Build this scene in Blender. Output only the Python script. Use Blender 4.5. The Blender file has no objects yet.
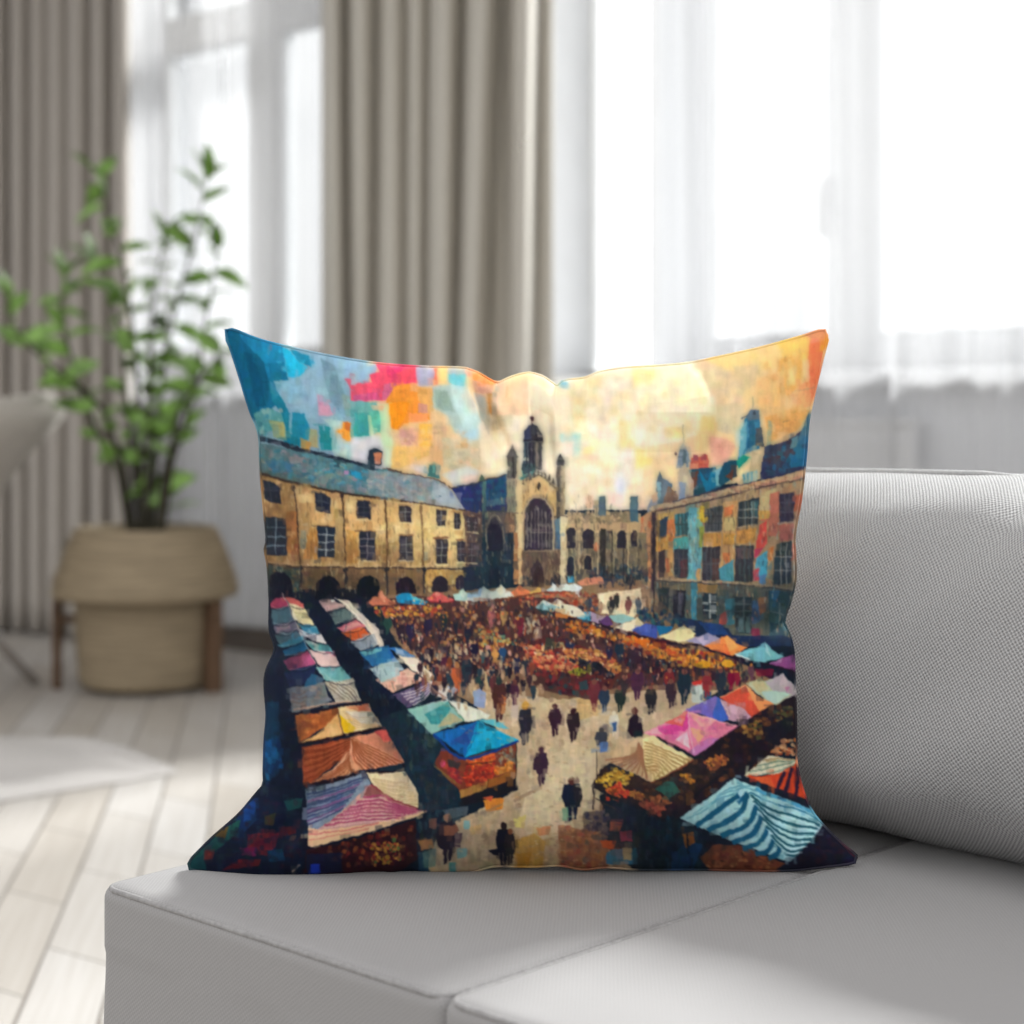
# ---------------------------------------------------------------- the printed market picture
import numpy as np, random, math
PX0, PY0, PW, PH, SS = 180, 320, 690, 572, 2          # cloth print area and samples per unit
CAN = np.zeros((PH * SS, PW * SS, 3), np.float32)
RNG = random.Random(7)
_v = [0.0, 0.0, 1.0]


def hexc(h):
    h = h.lstrip('#')
    return np.array([int(h[i:i + 2], 16) / 255 for i in (0, 2, 4)], np.float32)


def V(x, y, w):
    """work in a detail window of the print: origin x, y and width w, drawn on a 1024 grid"""
    _v[:] = [x, y, w / 1024.0]


def _pts(c):
    a = np.array(c, np.float64).reshape(-1, 2)
    return np.stack([((a[:, 0] * _v[2] + _v[0]) - PX0) * SS, ((a[:, 1] * _v[2] + _v[1]) - PY0) * SS], 1)


def _mask(p):
    x0, y0 = np.floor(p.min(0)).astype(int)
    x1, y1 = np.ceil(p.max(0)).astype(int) + 1
    x0, y0 = max(x0, 0), max(y0, 0)
    x1, y1 = min(x1, CAN.shape[1]), min(y1, CAN.shape[0])
    if x1 <= x0 or y1 <= y0:
        return None
    X, Y = np.meshgrid(np.arange(x0, x1) + .5, np.arange(y0, y1) + .5)
    m = np.zeros(X.shape, bool)
    n = len(p)
    for i in range(n):
        ax, ay = p[i]
        bx, by = p[(i + 1) % n]
        if ay == by:
            continue
        c = (ay > Y) != (by > Y)
        m ^= c & (X < (bx - ax) * (Y - ay) / (by - ay) + ax)
    return x0, y0, x1, y1, m


def _fill(p, col, a=1.0, col2=None, axis=None):
    r = _mask(p)
    if r is None:
        return
    x0, y0, x1, y1, m = r
    reg = CAN[y0:y1, x0:x1]
    c = col
    if col2 is not None:
        q = p
        d = {'x': (1, 0), 'y': (0, 1)}[axis]
        X, Y = np.meshgrid(np.arange(x0, x1), np.arange(y0, y1))
        s = X * d[0] + Y * d[1]
        pr = q @ np.array(d)
        t = np.clip((s - pr.min()) / max(pr.max() - pr.min(), 1e-6), 0, 1)[..., None]
        c = (col * (1 - t) + col2 * t)[m]
    reg[m] = reg[m] * (1 - a) + c * a


def P(col, *c, a=1.0):
    _fill(_pts(c), hexc(col), a)


def G(col, col2, axis, *c, a=1.0):
    _fill(_pts(c), hexc(col), a, hexc(col2), axis)


def _curve(q, n=6):
    """smooth curve through the points"""
    if len(q) < 3:
        return q
    out = []
    e = np.vstack([2 * q[0] - q[1], q, 2 * q[-1] - q[-2]])
    for i in range(1, len(e) - 2):
        for k in range(n):
            t = k / n
            out.append(.5 * (2 * e[i] + (e[i + 1] - e[i - 1]) * t + (2 * e[i - 1] - 5 * e[i] + 4 * e[i + 1] - e[i + 2]) * t * t
                             + (3 * e[i] - e[i - 1] - 3 * e[i + 1] + e[i + 2]) * t ** 3))
    out.append(q[-1])
    return np.array(out)


def L(col, w, *c, a=1.0, taper=False):
    q = _curve(_pts(c))
    w = max(w * _v[2] * SS, 1.2)
    n = len(q)
    up, dn = [], []
    for i in range(n):
        d = q[min(i + 1, n - 1)] - q[max(i - 1, 0)]
        d = d / (np.hypot(*d) + 1e-9)
        k = .5 * w * ((.35 + .65 * i / (n - 1)) if taper else 1)
        o = np.array([-d[1], d[0]]) * k
        up.append(q[i] + o)
        dn.append(q[i] - o)
    _fill(np.array(up + dn[::-1]), hexc(col), a)


def E(col, cx, cy, rx, ry, a=1.0):
    t = np.linspace(0, 2 * np.pi, 18, endpoint=False)
    _fill(_pts(np.stack([cx + rx * np.cos(t), cy + ry * np.sin(t)], 1).ravel()), hexc(col), a)


def R(col, x0, y0, x1, y1, a=1.0):
    P(col, x0, y0, x1, y0, x1, y1, x0, y1, a=a)


def D(pal, n, w, h, *c, a=.85, tilt=.3):
    """n loose brush dabs (w by h print units) from a palette inside a polygon"""
    p = _pts(c)
    r = _mask(p)
    if r is None:
        return
    x0, y0, x1, y1, m = r
    ys, xs = np.nonzero(m)
    if not len(xs):
        return
    pal = pal.split()
    for _ in range(n):
        k = RNG.randrange(len(xs))
        cx, cy = xs[k] + x0, ys[k] + y0
        ww, hh = w * SS * RNG.uniform(.35, .75), h * SS * RNG.uniform(.35, .75)
        t = RNG.uniform(-tilt, tilt)
        ct, st = math.cos(t), math.sin(t)
        q = np.array([(cx + ct * u * ww - st * v * hh, cy + st * u * ww + ct * v * hh)
                      for u, v in ((-.6, -1), (.7, -.8), (1, .1), (.6, 1), (-.7, .8), (-1, 0))])
        col = hexc(RNG.choice(pal)) * RNG.uniform(.85, 1.12)
        _fill(q, np.clip(col, 0, 1), a)


def bars(col, nx, ny, w, x0, y0, x1, y1, a=.7):
    for i in range(1, nx):
        x = x0 + (x1 - x0) * i / nx
        L(col, w, x, y0, x, y1, a=a)
    for i in range(1, ny):
        y = y0 + (y1 - y0) * i / ny
        L(col, w, x0, y, x1, y, a=a)


def figure(x, y0, y1, col, head='#5a3c34', w=.30, legs=True, coat=None):
    """a loosely brushed walker between y0 and y1"""
    h = y1 - y0
    b = w * h * .5
    P(col, x - b * .75, y0 + h * .17, x + b * .7, y0 + h * .16, x + b, y0 + h * .45, x + b * .7, y0 + h * .68, x - b * .65, y0 + h * .68, x - b * 1.0, y0 + h * .42)
    if coat:
        P(coat, x - b * .1, y0 + h * .2, x + b * .8, y0 + h * .2, x + b * .9, y0 + h * .5, x, y0 + h * .5, a=.9)
    if legs:
        P(col, x - b * .5, y0 + h * .65, x, y0 + h * .66, x - b * .05, y0 + h * .97, x - b * .35, y1)
        P(col, x + b * .02, y0 + h * .65, x + b * .55, y0 + h * .66, x + b * .35, y0 + h * .93, x + b * .1, y0 + h * .95)
    E(head, x, y0 + h * .1, b * .42, h * .09)


def paint():
    CAN[:] = hexc('#14202e')
    # ---- sky, left
    V(220, 320, 150)
    P('#7e9fae', -100, 0, 1100, 0, 1100, 1100, -100, 1100)
    P('#0f5f80', 0, 30, 150, 60, 340, 250, 400, 560, 330, 640, 200, 700, 120, 450)
    P('#1a7ba3', 110, 40, 300, 120, 430, 185, 465, 400, 330, 400, 280, 260, 150, 130)
    P('#0a4f6e', 165, 220, 255, 230, 320, 590, 250, 590)
    P('#0d5d84', 80, 230, 130, 230, 250, 560, 180, 540)
    P('#0e5674', 230, 260, 300, 280, 340, 480, 330, 580, 280, 420)
    P('#136a8c', 330, 300, 440, 290, 470, 410, 350, 420)
    P('#22a9d0', 428, 190, 480, 215, 540, 290, 600, 320, 560, 390, 470, 390)
    P('#1d82a2', 480, 205, 612, 240, 630, 325, 540, 290)
    P('#8aacbd', 400, 420, 520, 400, 630, 325, 612, 240, 720, 245, 800, 500, 680, 520, 640, 600, 600, 720, 500, 560)
    P('#7ba7bc', 400, 430, 560, 400, 600, 520, 480, 570)
    P('#6c8d9c', 690, 260, 780, 310, 870, 560, 850, 690, 760, 560, 720, 440)
    P('#8ab0c4', 780, 270, 1030, 300, 1030, 420, 880, 400, 820, 420)
    P('#7c958f', 830, 500, 1000, 560, 1000, 640, 860, 660)
    P('#127288', 330, 430, 400, 500, 480, 640, 470, 760, 560, 860, 440, 840, 420, 640, 360, 560)
    P('#137c99', 490, 630, 575, 640, 630, 790, 545, 870, 490, 800)
    P('#4f9093', 230, 640, 330, 600, 420, 640, 440, 700, 330, 770, 270, 790)
    D('#5f9c9a #7aa8a0 #3f8090 #8fb0a8', 26, 3, 5, 230, 620, 420, 600, 420, 760, 280, 790)
    P('#8f9d72', 335, 685, 440, 695, 460, 830, 370, 800)
    P('#b0a35c', 395, 700, 440, 700, 445, 800, 410, 790)
    P('#cf889e', 665, 505, 720, 525, 775, 655, 680, 655)
    P('#1f8088', 675, 725, 765, 730, 780, 890, 690, 890)
    P('#a59a6c', 615, 745, 665, 750, 675, 870, 605, 870)
    P('#b68a4c', 550, 805, 625, 840, 610, 895, 555, 885)
    P('#a9c6be', 700, 670, 850, 700, 850, 770, 930, 850, 930, 970, 780, 930, 770, 740)
    D('#8fb8bc #bcd0c8 #7fa8b0 #c8d4c4', 40, 2, 12, 750, 740, 920, 800, 940, 960, 780, 920, tilt=.08)
    P('#e8942f', 800, 765, 840, 740, 835, 700, 902, 700, 905, 825, 860, 825)
    P('#bf672c', 845, 700, 902, 705, 900, 765, 860, 745)
    P('#5aa29a', 900, 650, 1030, 640, 1030, 830, 930, 820)
    P('#c8c6c8', 930, 830, 1030, 800, 1030, 980, 930, 950)
    P('#2b8fb0', 390, 285, 425, 285, 430, 300, 400, 302)
    P('#4a8ba6', 340, 420, 420, 440, 400, 520, 350, 500, a=.5)
    P('#d0586c', 850, 400, 900, 400, 1030, 470, 1030, 570, 980, 555, 900, 480)
    P('#8f6f80', 335, 165, 355, 165, 352, 215, 340, 215, a=.6)
    # ---- sky, centre left
    V(360, 350, 150)
    P('#dcb989', 60, 60, 1100, 60, 1100, 1000, 60, 1000)
    P('#8fb0c4', -60, 80, 130, 100, 110, 160, 60, 200, -60, 240)
    P('#dc4a62', 110, 95, 382, 105, 388, 230, 280, 240, 235, 345, -60, 345, -60, 240, 80, 225, 65, 170, 140, 150)
    P('#d43a64', 180, 105, 310, 105, 260, 200, 190, 170)
    P('#e2495a', 250, 160, 370, 120, 380, 215, 270, 225)
    P('#c4607e', 160, 240, 255, 225, 235, 345, 150, 335)
    P('#c5507a', -40, 310, 120, 290, 150, 340, -40, 350)
    P('#e18a32', 235, 245, 388, 225, 405, 340, 470, 350, 480, 480, 300, 500, 265, 545, 210, 535, 180, 350)
    P('#ef8f1e', 195, 360, 340, 355, 305, 470, 245, 545, 212, 505)
    P('#d9a05a', 390, 250, 510, 260, 510, 420, 460, 440, 400, 340)
    P('#c28570', 400, 365, 462, 375, 462, 435, 400, 430)
    P('#ea9055', 330, 430, 460, 440, 470, 490, 330, 490)
    P('#a0a2b5', 380, 112, 508, 115, 502, 240, 400, 252)
    P('#e27858', 503, 118, 535, 118, 532, 240, 505, 240)
    P('#f4cb7c', 528, 118, 603, 122, 597, 245, 528, 240)
    P('#a6bcb4', 500, 250, 720, 230, 830, 480, 815, 630, 760, 630, 640, 560, 600, 450, 500, 400)
    P('#8fa596', 510, 270, 600, 280, 650, 430, 520, 400)
    P('#c2dad2', 620, 240, 725, 240, 800, 400, 835, 510, 805, 600, 720, 560, 650, 400)
    P('#6cc0c4', 600, 168, 722, 163, 712, 250, 650, 245, 605, 225)
    P('#aab2ae', 600, 128, 718, 128, 718, 165, 600, 170)
    P('#a9cad2', 650, 540, 815, 540, 805, 630, 740, 620)
    P('#d4d2c0', 690, 300, 760, 300, 800, 430, 760, 440)
    P('#62a09a', -60, 350, 110, 350, 150, 420, 140, 560, 60, 600, -60, 600)
    P('#3a9490', -40, 430, 60, 430, 60, 590, -40, 590)
    P('#5cb49c', 60, 415, 145, 420, 142, 565, 95, 565)
    P('#dadda4', 55, 450, 76, 450, 95, 595, 75, 595)
    P('#bdd3a8', 110, 360, 197, 370, 228, 665, 150, 655, 140, 430)
    P('#ecb282', 75, 380, 175, 375, 160, 412, 90, 412)
    P('#cbc8ca', -60, 600, 140, 585, 165, 680, 200, 820, -60, 830)
    P('#c2d2b4', 160, 660, 225, 670, 215, 810, 170, 800)
    P('#d09888', 265, 540, 402, 530, 402, 645, 280, 655)
    P('#f0b24a', 405, 503, 492, 508, 497, 645, 430, 695, 400, 640)
    P('#c6a27e', 500, 520, 592, 520, 602, 665, 510, 655)
    P('#e4b566', 225, 665, 480, 655, 475, 720, 300, 800, 215, 810)
    P('#d8a878', 480, 650, 560, 660, 570, 800, 470, 760)
    P('#c2b494', 560, 600, 825, 620, 822, 800, 700, 840, 570, 800)
    P('#ead9b6', 815, 500, 1030, 420, 1030, 850, 835, 870)
    P('#b6aa98', 770, 290, 850, 310, 905, 500, 880, 590, 830, 470)  # greys here put the shade of a top-edge fold into the print
    P('#a8aaa0', 790, 310, 850, 330, 880, 450, 840, 490)
    P('#c99478', 770, 200, 915, 240, 905, 310, 780, 290)
    P('#c58c50', 870, 300, 925, 290, 918, 470, 880, 420)
    P('#b0a088', 905, 290, 960, 290, 950, 540, 905, 560)
    P('#e28a46', 762, 140, 870, 175, 940, 232, 905, 245, 770, 205)
    P('#ea9a80', 718, 135, 766, 138, 766, 182, 720, 182)
    P('#a3b5b0', 930, 225, 985, 225, 980, 275, 930, 285)
    P('#f2c697', 975, 195, 1035, 190, 1035, 460, 955, 445)
    P('#c6c8be', 560, 850, 740, 790, 825, 830, 780, 910, 640, 930)
    P('#e2c4ae', 690, 860, 815, 850, 800, 900, 690, 915)
    P('#c6c0bc', 370, 790, 450, 790, 470, 850, 380, 830)
    D('#e6bf86 #d9a76a #e0c8a0 #caa078 #e8b890', 60, 5, 4, 230, 520, 820, 560, 800, 800, 480, 760, 230, 800, a=.5)
    # ---- sky, centre right
    V(500, 360, 150)
    P('#ecdcbc', 0, -40, 1100, -40, 1100, 1024, 0, 1024)
    P('#f0c79e', -20, 100, 185, 80, 205, 380, -20, 380)
    P('#e8a878', 40, 180, 56, 180, 56, 260, 40, 260, a=.7)
    P('#cabc9a', -20, 380, 90, 380, 85, 455, -20, 455)
    P('#e8dabc', 100, 390, 480, 430, 500, 640, 400, 670, 100, 570)
    P('#f3d3a2', 60, 80, 220, 70, 360, 190, 330, 200, 190, 130, 60, 160)
    P('#84b6c6', 395, 150, 470, 150, 465, 205, 430, 190, 400, 185)
    P('#dcc9a0', 470, 140, 600, 130, 590, 330, 500, 300)
    P('#95cec8', 408, 502, 552, 498, 552, 600, 522, 712, 488, 705, 510, 555, 415, 555)
    P('#78bcbf', 440, 515, 525, 510, 520, 545, 440, 540, a=.7)
    P('#eed4c0', 415, 560, 502, 560, 490, 655, 430, 645)
    P('#f2d78a', 568, 598, 678, 598, 672, 645, 572, 645)
    P('#efcba8', 570, 640, 672, 640, 662, 712, 568, 712)
    P('#f3ebc6', 690, 480, 808, 480, 802, 705, 690, 705)
    P('#f2d68e', 815, 415, 885, 415, 893, 540, 975, 540, 962, 605, 818, 598)
    P('#f2da90', 903, 50, 1025, 50, 1012, 185, 908, 195)
    P('#f1d676', 922, 612, 1040, 612, 1040, 745, 930, 745)
    P('#f7efdf', 888, 465, 960, 458, 1040, 490, 1040, 565, 900, 535)
    P('#f0d9c8', 828, 605, 920, 615, 922, 805, 838, 785)
    P('#f2dba6', 698, 708, 783, 708, 783, 775, 698, 775)
    P('#f3edd8', 560, 712, 692, 712, 690, 775, 570, 775)
    P('#d8dce0', 775, 770, 845, 770, 865, 900, 835, 970, 780, 890)
    P('#eec6a4', 585, 925, 642, 925, 642, 1005, 585, 1005)
    P('#eecabc', 745, 895, 835, 925, 835, 1015, 740, 985)
    P('#eecaa2', 880, 850, 1040, 820, 1040, 1030, 880, 1010)
    P('#e9cf9e', 600, 120, 705, 90, 685, 295, 610, 295)
    P('#e8d2ac', 828, 225, 1040, 190, 1005, 325, 840, 315)
    D('#f2e4c4 #e8d4b0 #f4dfae #efd0b0 #f6eedc #eadfc8 #ecd49c', 150, 9, 7, 420, 180, 1024, 80, 1024, 860, 480, 900, a=.42, tilt=.06)
    # ---- sky, right
    V(640, 320, 200)
    P('#ecca92', 20, 120, 1000, 0, 1000, 700, 600, 820, 20, 900)
    P('#f0e0bc', -20, 190, 240, 180, 330, 300, 388, 400, 398, 520, 310, 570, 120, 560, -20, 590)
    P('#f2da8c', -20, 250, 75, 245, 80, 300, -20, 335)
    P('#dfc59a', 240, 180, 420, 200, 560, 290, 510, 440, 400, 565, 388, 400, 330, 300)
    P('#e7c683', 300, 190, 700, 95, 725, 240, 620, 255, 560, 290, 430, 250)
    P('#d6bd90', 480, 240, 610, 230, 590, 340, 520, 360)
    P('#efc268', 690, 90, 890, 50, 865, 205, 740, 205)
    P('#eab05c', 720, 200, 835, 170, 825, 330, 760, 390, 695, 330)
    P('#f2cf86', 620, 180, 700, 170, 690, 250, 620, 260)
    P('#f8dc94', 758, 255, 805, 245, 792, 335, 752, 335)
    P('#e3b77c', 600, 300, 740, 260, 745, 460, 640, 510, 600, 420)
    P('#ec9c66', 815, 330, 910, 300, 880, 440, 800, 465)
    P('#f07c52', 872, 100, 950, 70, 915, 330, 880, 410, 862, 210)
    P('#f29b3a', 925, 90, 990, 70, 960, 150, 922, 165)
    P('#f48a6a', 872, 95, 955, 78, 948, 104, 872, 120)
    P('#db9064', 800, 78, 950, 30, 990, 60, 985, 90, 880, 92)
    P('#dba05c', 640, 500, 820, 440, 880, 470, 800, 570, 660, 630)
    P('#f2d086', 308, 493, 388, 488, 382, 565, 308, 572)
    P('#f5ebd2', -20, 565, 240, 520, 295, 590, 120, 645, -20, 650)
    P('#f5d976', -20, 668, 65, 668, 62, 745, -20, 745)
    P('#f5d78e', 122, 548, 243, 548, 232, 605, 128, 605)
    P('#eec798', 100, 640, 300, 600, 285, 720, 180, 750, 60, 790, 20, 830)
    P('#e2a88e', 355, 600, 440, 610, 500, 640, 440, 740, 370, 750)
    P('#dd9a86', 378, 640, 432, 640, 424, 725)
    P('#bccab6', 488, 535, 553, 520, 532, 645, 488, 650)
    P('#d7c49c', 400, 440, 540, 430, 522, 540, 480, 590, 400, 570)
    D('#eec07c #e2a860 #f0cf8c #dd9a54 #e8b878', 90, 3, 8, 600, 240, 860, 160, 860, 440, 680, 560, a=.5, tilt=.1)
    D('#f3e2b6 #ead2a0 #f2d890 #efdcc0', 70, 8, 7, 0, 260, 300, 260, 360, 520, 100, 700, 0, 700, a=.45, tilt=.06)
    L('#a88a6a', 5, 790, 365, 900, 345, a=.7)
    L('#b08a62', 5, 750, 180, 745, 200, a=.7)
    L('#8a6c50', 6, 735, 525, 770, 515, a=.6)
    # ---- right hand roofs and towers
    P('#2b3450', 640, 650, 720, 630, 790, 600, 900, 500, 860, 780, 610, 820)
    P('#1a6088', 800, 640, 880, 550, 850, 745, 720, 770)
    D('#1b5f86 #263049 #3a2c3c #1f4a6a #20304c', 40, 4, 5, 640, 660, 860, 590, 840, 750, 640, 800, a=.7)
    P('#3c6b80', 815, 600, 868, 470, 890, 560, 800, 640)
    P('#4d7f90', 780, 610, 815, 590, 800, 650, 770, 660)
    P('#8c9880', 657, 515, 677, 515, 674, 640, 648, 650)
    P('#2a6f92', 540, 505, 605, 460, 622, 560, 615, 665, 540, 690, 495, 755, 518, 600)
    P('#62a2b0', 515, 565, 550, 515, 546, 650, 508, 725)
    P('#1f5878', 560, 520, 590, 520, 590, 640, 555, 660)
    P('#3c4a56', 590, 560, 626, 550, 642, 655, 592, 645)
    P('#4c6478', 540, 490, 573, 455, 612, 458, 614, 510, 560, 518)
    L('#56606a', 8, 520, 510, 560, 480)
    E('#2c3c4c', 590, 475, 8, 12)
    L('#8a8a7a', 5, 578, 395, 578, 460)
    P('#1f8c78', 488, 725, 530, 690, 565, 700, 510, 765)
    P('#b2564a', 258, 705, 350, 690, 355, 760, 330, 785, 258, 775)
    P('#8a4a50', 275, 690, 300, 690, 300, 720, 275, 720)
    P('#9a4a4c', 310, 688, 340, 686, 340, 715, 310, 720)
    P('#c87a60', 260, 735, 300, 730, 300, 770, 262, 772)
    L('#8c8478', 5, 222, 535, 222, 640)
    P('#6e7e8a', 205, 650, 222, 622, 252, 690, 247, 755, 186, 765, 194, 690)
    P('#4a5a66', 222, 650, 240, 690, 236, 750, 220, 750)
    E('#5a4a4a', 184, 685, 6, 9)
    P('#24485c', 250, 765, 390, 755, 410, 860, 265, 910)
    P('#17688a', 300, 765, 345, 830, 385, 745, 395, 850, 340, 885, 320, 830)
    P('#7fb0b4', 385, 770, 425, 750, 410, 850, 390, 850)
    P('#5a3c34', 260, 780, 300, 770, 290, 850, 262, 870)
    P('#1c4658', 400, 800, 432, 730, 495, 715, 500, 800, 405, 860)
    P('#5a3a30', 440, 805, 482, 765, 474, 825)
    P('#b2a28a', 195, 780, 232, 735, 275, 830, 275, 920, 180, 940)
    P('#d8c8a0', 225, 800, 245, 800, 245, 850, 228, 850)
    P('#7c8ca6', 203, 830, 238, 830, 232, 925, 198, 925)
    P('#b8a080', 250, 840, 275, 840, 272, 920, 250, 925)
    P('#3a5668', 85, 835, 103, 770, 120, 812, 168, 838, 155, 940, 78, 950)
    P('#6aa0b2', 88, 830, 110, 830, 102, 925, 84, 925)
    P('#6a4c3c', 150, 850, 195, 900, 190, 950, 110, 970, 130, 890)
    P('#7c8090', 38, 965, 68, 895, 95, 915, 75, 1000, 40, 1010)
    P('#c08c68', 60, 900, 90, 880, 90, 920, 70, 940)
    P('#b4a27c', 498, 840, 560, 775, 575, 675, 622, 690, 617, 810, 520, 855)
    P('#c4b48c', 580, 690, 610, 690, 600, 740, 575, 740)
    P('#5a8a92', 525, 790, 602, 768, 602, 825, 530, 842)
    bars('#c8c0a0', 4, 1, 8, 525, 780, 602, 830)
    # ---- right hand facade
    V(630, 460, 180)
    P('#ab8e6a', 60, 330, 130, 285, 500, 185, 1060, 40, 1060, 1010, 860, 1010, 600, 1000, 380, 940, 60, 900)
    P('#c2906a', 60, 330, 140, 290, 140, 690, 60, 690)
    D('#c88a60 #d99a60 #b06a50 #cf6a48 #c8a078', 36, 2.4, 8, 60, 340, 130, 330, 130, 680, 60, 680, tilt=.1)
    D('#bc9468 #a5805c #c8a678 #a87858 #7f8a78', 120, 5, 6, 150, 300, 950, 120, 920, 700, 150, 680, a=.5)
    P('#56606c', 30, 880, 140, 880, 140, 910, 30, 910)
    P('#3c3038', 124, 300, 152, 295, 150, 905, 120, 905)
    P('#cba258', 160, 310, 255, 290, 250, 430, 160, 440)
    P('#2f5f7c', 172, 345, 218, 318, 213, 440, 168, 445)
    P('#e08048', 213, 345, 258, 340, 258, 465, 212, 465)
    P('#dfa44c', 148, 440, 222, 430, 218, 512, 148, 522)
    P('#3a7680', 258, 310, 340, 295, 335, 428, 260, 434)
    bars('#22383c', 4, 2, 9, 258, 305, 338, 430)
    P('#48a6a2', 250, 450, 335, 435, 335, 512, 250, 512)
    P('#5ea5b2', 335, 275, 415, 275, 405, 700, 390, 950, 350, 950, 328, 700)
    P('#70bcc8', 338, 320, 382, 305, 376, 690, 342, 700)
    P('#3e90a8', 352, 720, 388, 720, 386, 950, 352, 950)
    D('#88aab0 #5aa0c0 #6ab8b0 #94b49a', 30, 2, 8, 340, 300, 410, 300, 395, 680, 340, 690, a=.6, tilt=.1)
    P('#e2c43c', 398, 265, 428, 265, 424, 355, 400, 355)
    P('#a0b84c', 395, 380, 420, 380, 412, 500, 395, 500)
    P('#788078', 425, 282, 532, 258, 522, 408, 425, 412)
    bars('#3c4444', 5, 3, 8, 425, 275, 528, 408)
    L('#c9b596', 8, 425, 412, 522, 405)
    P('#cc944a', 418, 418, 522, 410, 516, 492, 422, 492)
    P('#d2a266', 530, 240, 612, 225, 602, 400, 592, 600, 515, 625, 533, 400)
    P('#da7848', 533, 270, 588, 258, 584, 312, 538, 322)
    P('#d4be7c', 538, 330, 603, 325, 598, 405, 538, 405)
    P('#dea44a', 528, 418, 602, 418, 597, 485, 528, 485)
    P('#e48048', 528, 528, 572, 528, 566, 615, 538, 615)
    P('#4a94a2', 508, 620, 592, 560, 592, 695, 508, 685)
    P('#36494c', 613, 242, 738, 212, 728, 372, 613, 382)
    P('#4f8e90', 690, 240, 732, 230, 725, 330, 690, 335)
    bars('#9a9478', 4, 3, 7, 618, 236, 732, 376)
    L('#cdb690', 10, 610, 384, 728, 368)
    P('#d2944a', 608, 405, 718, 388, 718, 472, 608, 482)
    P('#e0a050', 640, 420, 690, 412, 690, 455, 640, 460)
    P('#bcac7c', 748, 185, 835, 165, 828, 300, 738, 295)
    P('#d0a858', 730, 290, 800, 290, 800, 330, 735, 340)
    P('#bc705c', 800, 195, 856, 178, 842, 430, 785, 440)
    P('#e4504a', 738, 370, 782, 345, 778, 480, 715, 555, 722, 470)
    P('#c23a5a', 712, 510, 760, 500, 730, 550, 708, 560)
    P('#4aa8c4', 722, 560, 788, 512, 782, 660, 745, 690, 712, 612)
    P('#5a86b4', 735, 660, 780, 650, 770, 710, 738, 715)
    P('#bb4a5a', 698, 628, 738, 615, 738, 685, 703, 690)
    P('#e08240', 783, 508, 818, 495, 812, 572, 790, 575)
    P('#4a4058', 853, 195, 940, 180, 934, 348, 850, 358)
    bars('#8a86a0', 3, 3, 7, 853, 190, 938, 350)
    L('#b09c90', 9, 840, 360, 935, 350)
    P('#b86b5c', 848, 370, 936, 358, 930, 455, 858, 465)
    P('#3a5864', 832, 480, 925, 462, 920, 705, 815, 712)
    P('#2a4a44', 832, 480, 920, 465, 916, 545, 832, 550)
    bars('#a8b4b0', 3, 3, 7, 828, 475, 922, 708)
    P('#c86a4c', 940, 205, 990, 190, 980, 270, 935, 300)
    P('#d07050', 925, 480, 960, 470, 940, 560, 915, 580)
    P('#4c3c40', 163, 520, 203, 508, 198, 665, 163, 668)
    P('#d4a060', 218, 500, 248, 500, 244, 660, 215, 660)
    P('#c8704c', 205, 560, 232, 560, 228, 640, 205, 640)
    P('#3c4a54', 252, 508, 332, 505, 328, 672, 253, 672)
    P('#8a4a4c', 288, 570, 324, 570, 322, 665, 288, 665)
    bars('#a09890', 3, 3, 6, 253, 508, 330, 672, a=.5)
    P('#463f46', 413, 500, 513, 492, 508, 684, 413, 688)
    P('#8a5648', 470, 560, 508, 560, 505, 680, 470, 680)
    bars('#8a9090', 4, 2, 8, 413, 496, 511, 686, a=.6)
    P('#444246', 602, 492, 708, 487, 698, 698, 598, 694)
    P('#9a7468', 610, 505, 690, 500, 690, 560, 608, 570)
    bars('#5f8480', 4, 1, 10, 603, 490, 704, 696, a=.6)
    P('#d4a468', 380, 620, 405, 620, 402, 690, 378, 690)
    # ground floor
    P('#646558', 140, 690, 380, 700, 1060, 745, 1060, 1010, 860, 1010, 600, 1000, 140, 900)
    D('#7a6a58 #4f5a58 #8a7658 #46606a #5a4c48', 100, 4, 8, 150, 700, 920, 760, 860, 980, 200, 900, a=.6, tilt=.12)
    P('#8a7a58', 190, 715, 320, 705, 320, 740, 190, 740)
    P('#33484a', 168, 730, 226, 722, 222, 885, 158, 885)
    P('#2b262e', 248, 740, 318, 738, 312, 905, 248, 905)
    P('#8d8490', 273, 755, 302, 755, 296, 885, 273, 885)
    P('#b8884c', 383, 700, 505, 705, 492, 762, 383, 752)
    P('#4492a8', 345, 700, 385, 700, 380, 940, 350, 940)
    P('#2b454a', 415, 760, 498, 763, 492, 910, 412, 908)
    bars('#c9d0c4', 2, 3, 8, 418, 765, 495, 905, a=.9)
    P('#354e4c', 598, 780, 703, 780, 693, 990, 603, 990)
    P('#80a8a2', 618, 895, 652, 895, 652, 985, 618, 985)
    P('#80a8a2', 662, 890, 686, 890, 684, 985, 660, 985)
    bars('#b8c4b8', 2, 3, 7, 600, 780, 700, 900, a=.8)
    P('#4a6c9c', 693, 805, 742, 790, 738, 925, 698, 935)
    P('#bb714c', 728, 785, 780, 778, 772, 865, 738, 885)
    P('#b24840', 508, 880, 558, 860, 553, 935, 508, 940)
    P('#3f7c8a', 540, 790, 600, 790, 596, 935, 553, 935)
    P('#2b4853', 790, 745, 1060, 750, 1060, 1010, 795, 1000)
    P('#2a6a9a', 798, 745, 855, 745, 842, 803, 798, 795)
    P('#3f6c70', 800, 810, 850, 810, 845, 930, 800, 930)
    L('#b0bcb4', 7, 800, 858, 888, 882)
    L('#b0bcb4', 7, 852, 815, 850, 945)
    P('#8a3048', 690, 950, 740, 960, 740, 1000, 690, 1000)
    L('#bca07c', 11, 150, 675, 380, 690, 700, 708, 960, 738)
    L('#3f3a3e', 7, 150, 686, 380, 700, 700, 718, 960, 748)
    L('#cba77c', 24, 125, 275, 300, 240, 500, 190, 760, 128, 1000, 72)
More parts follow.
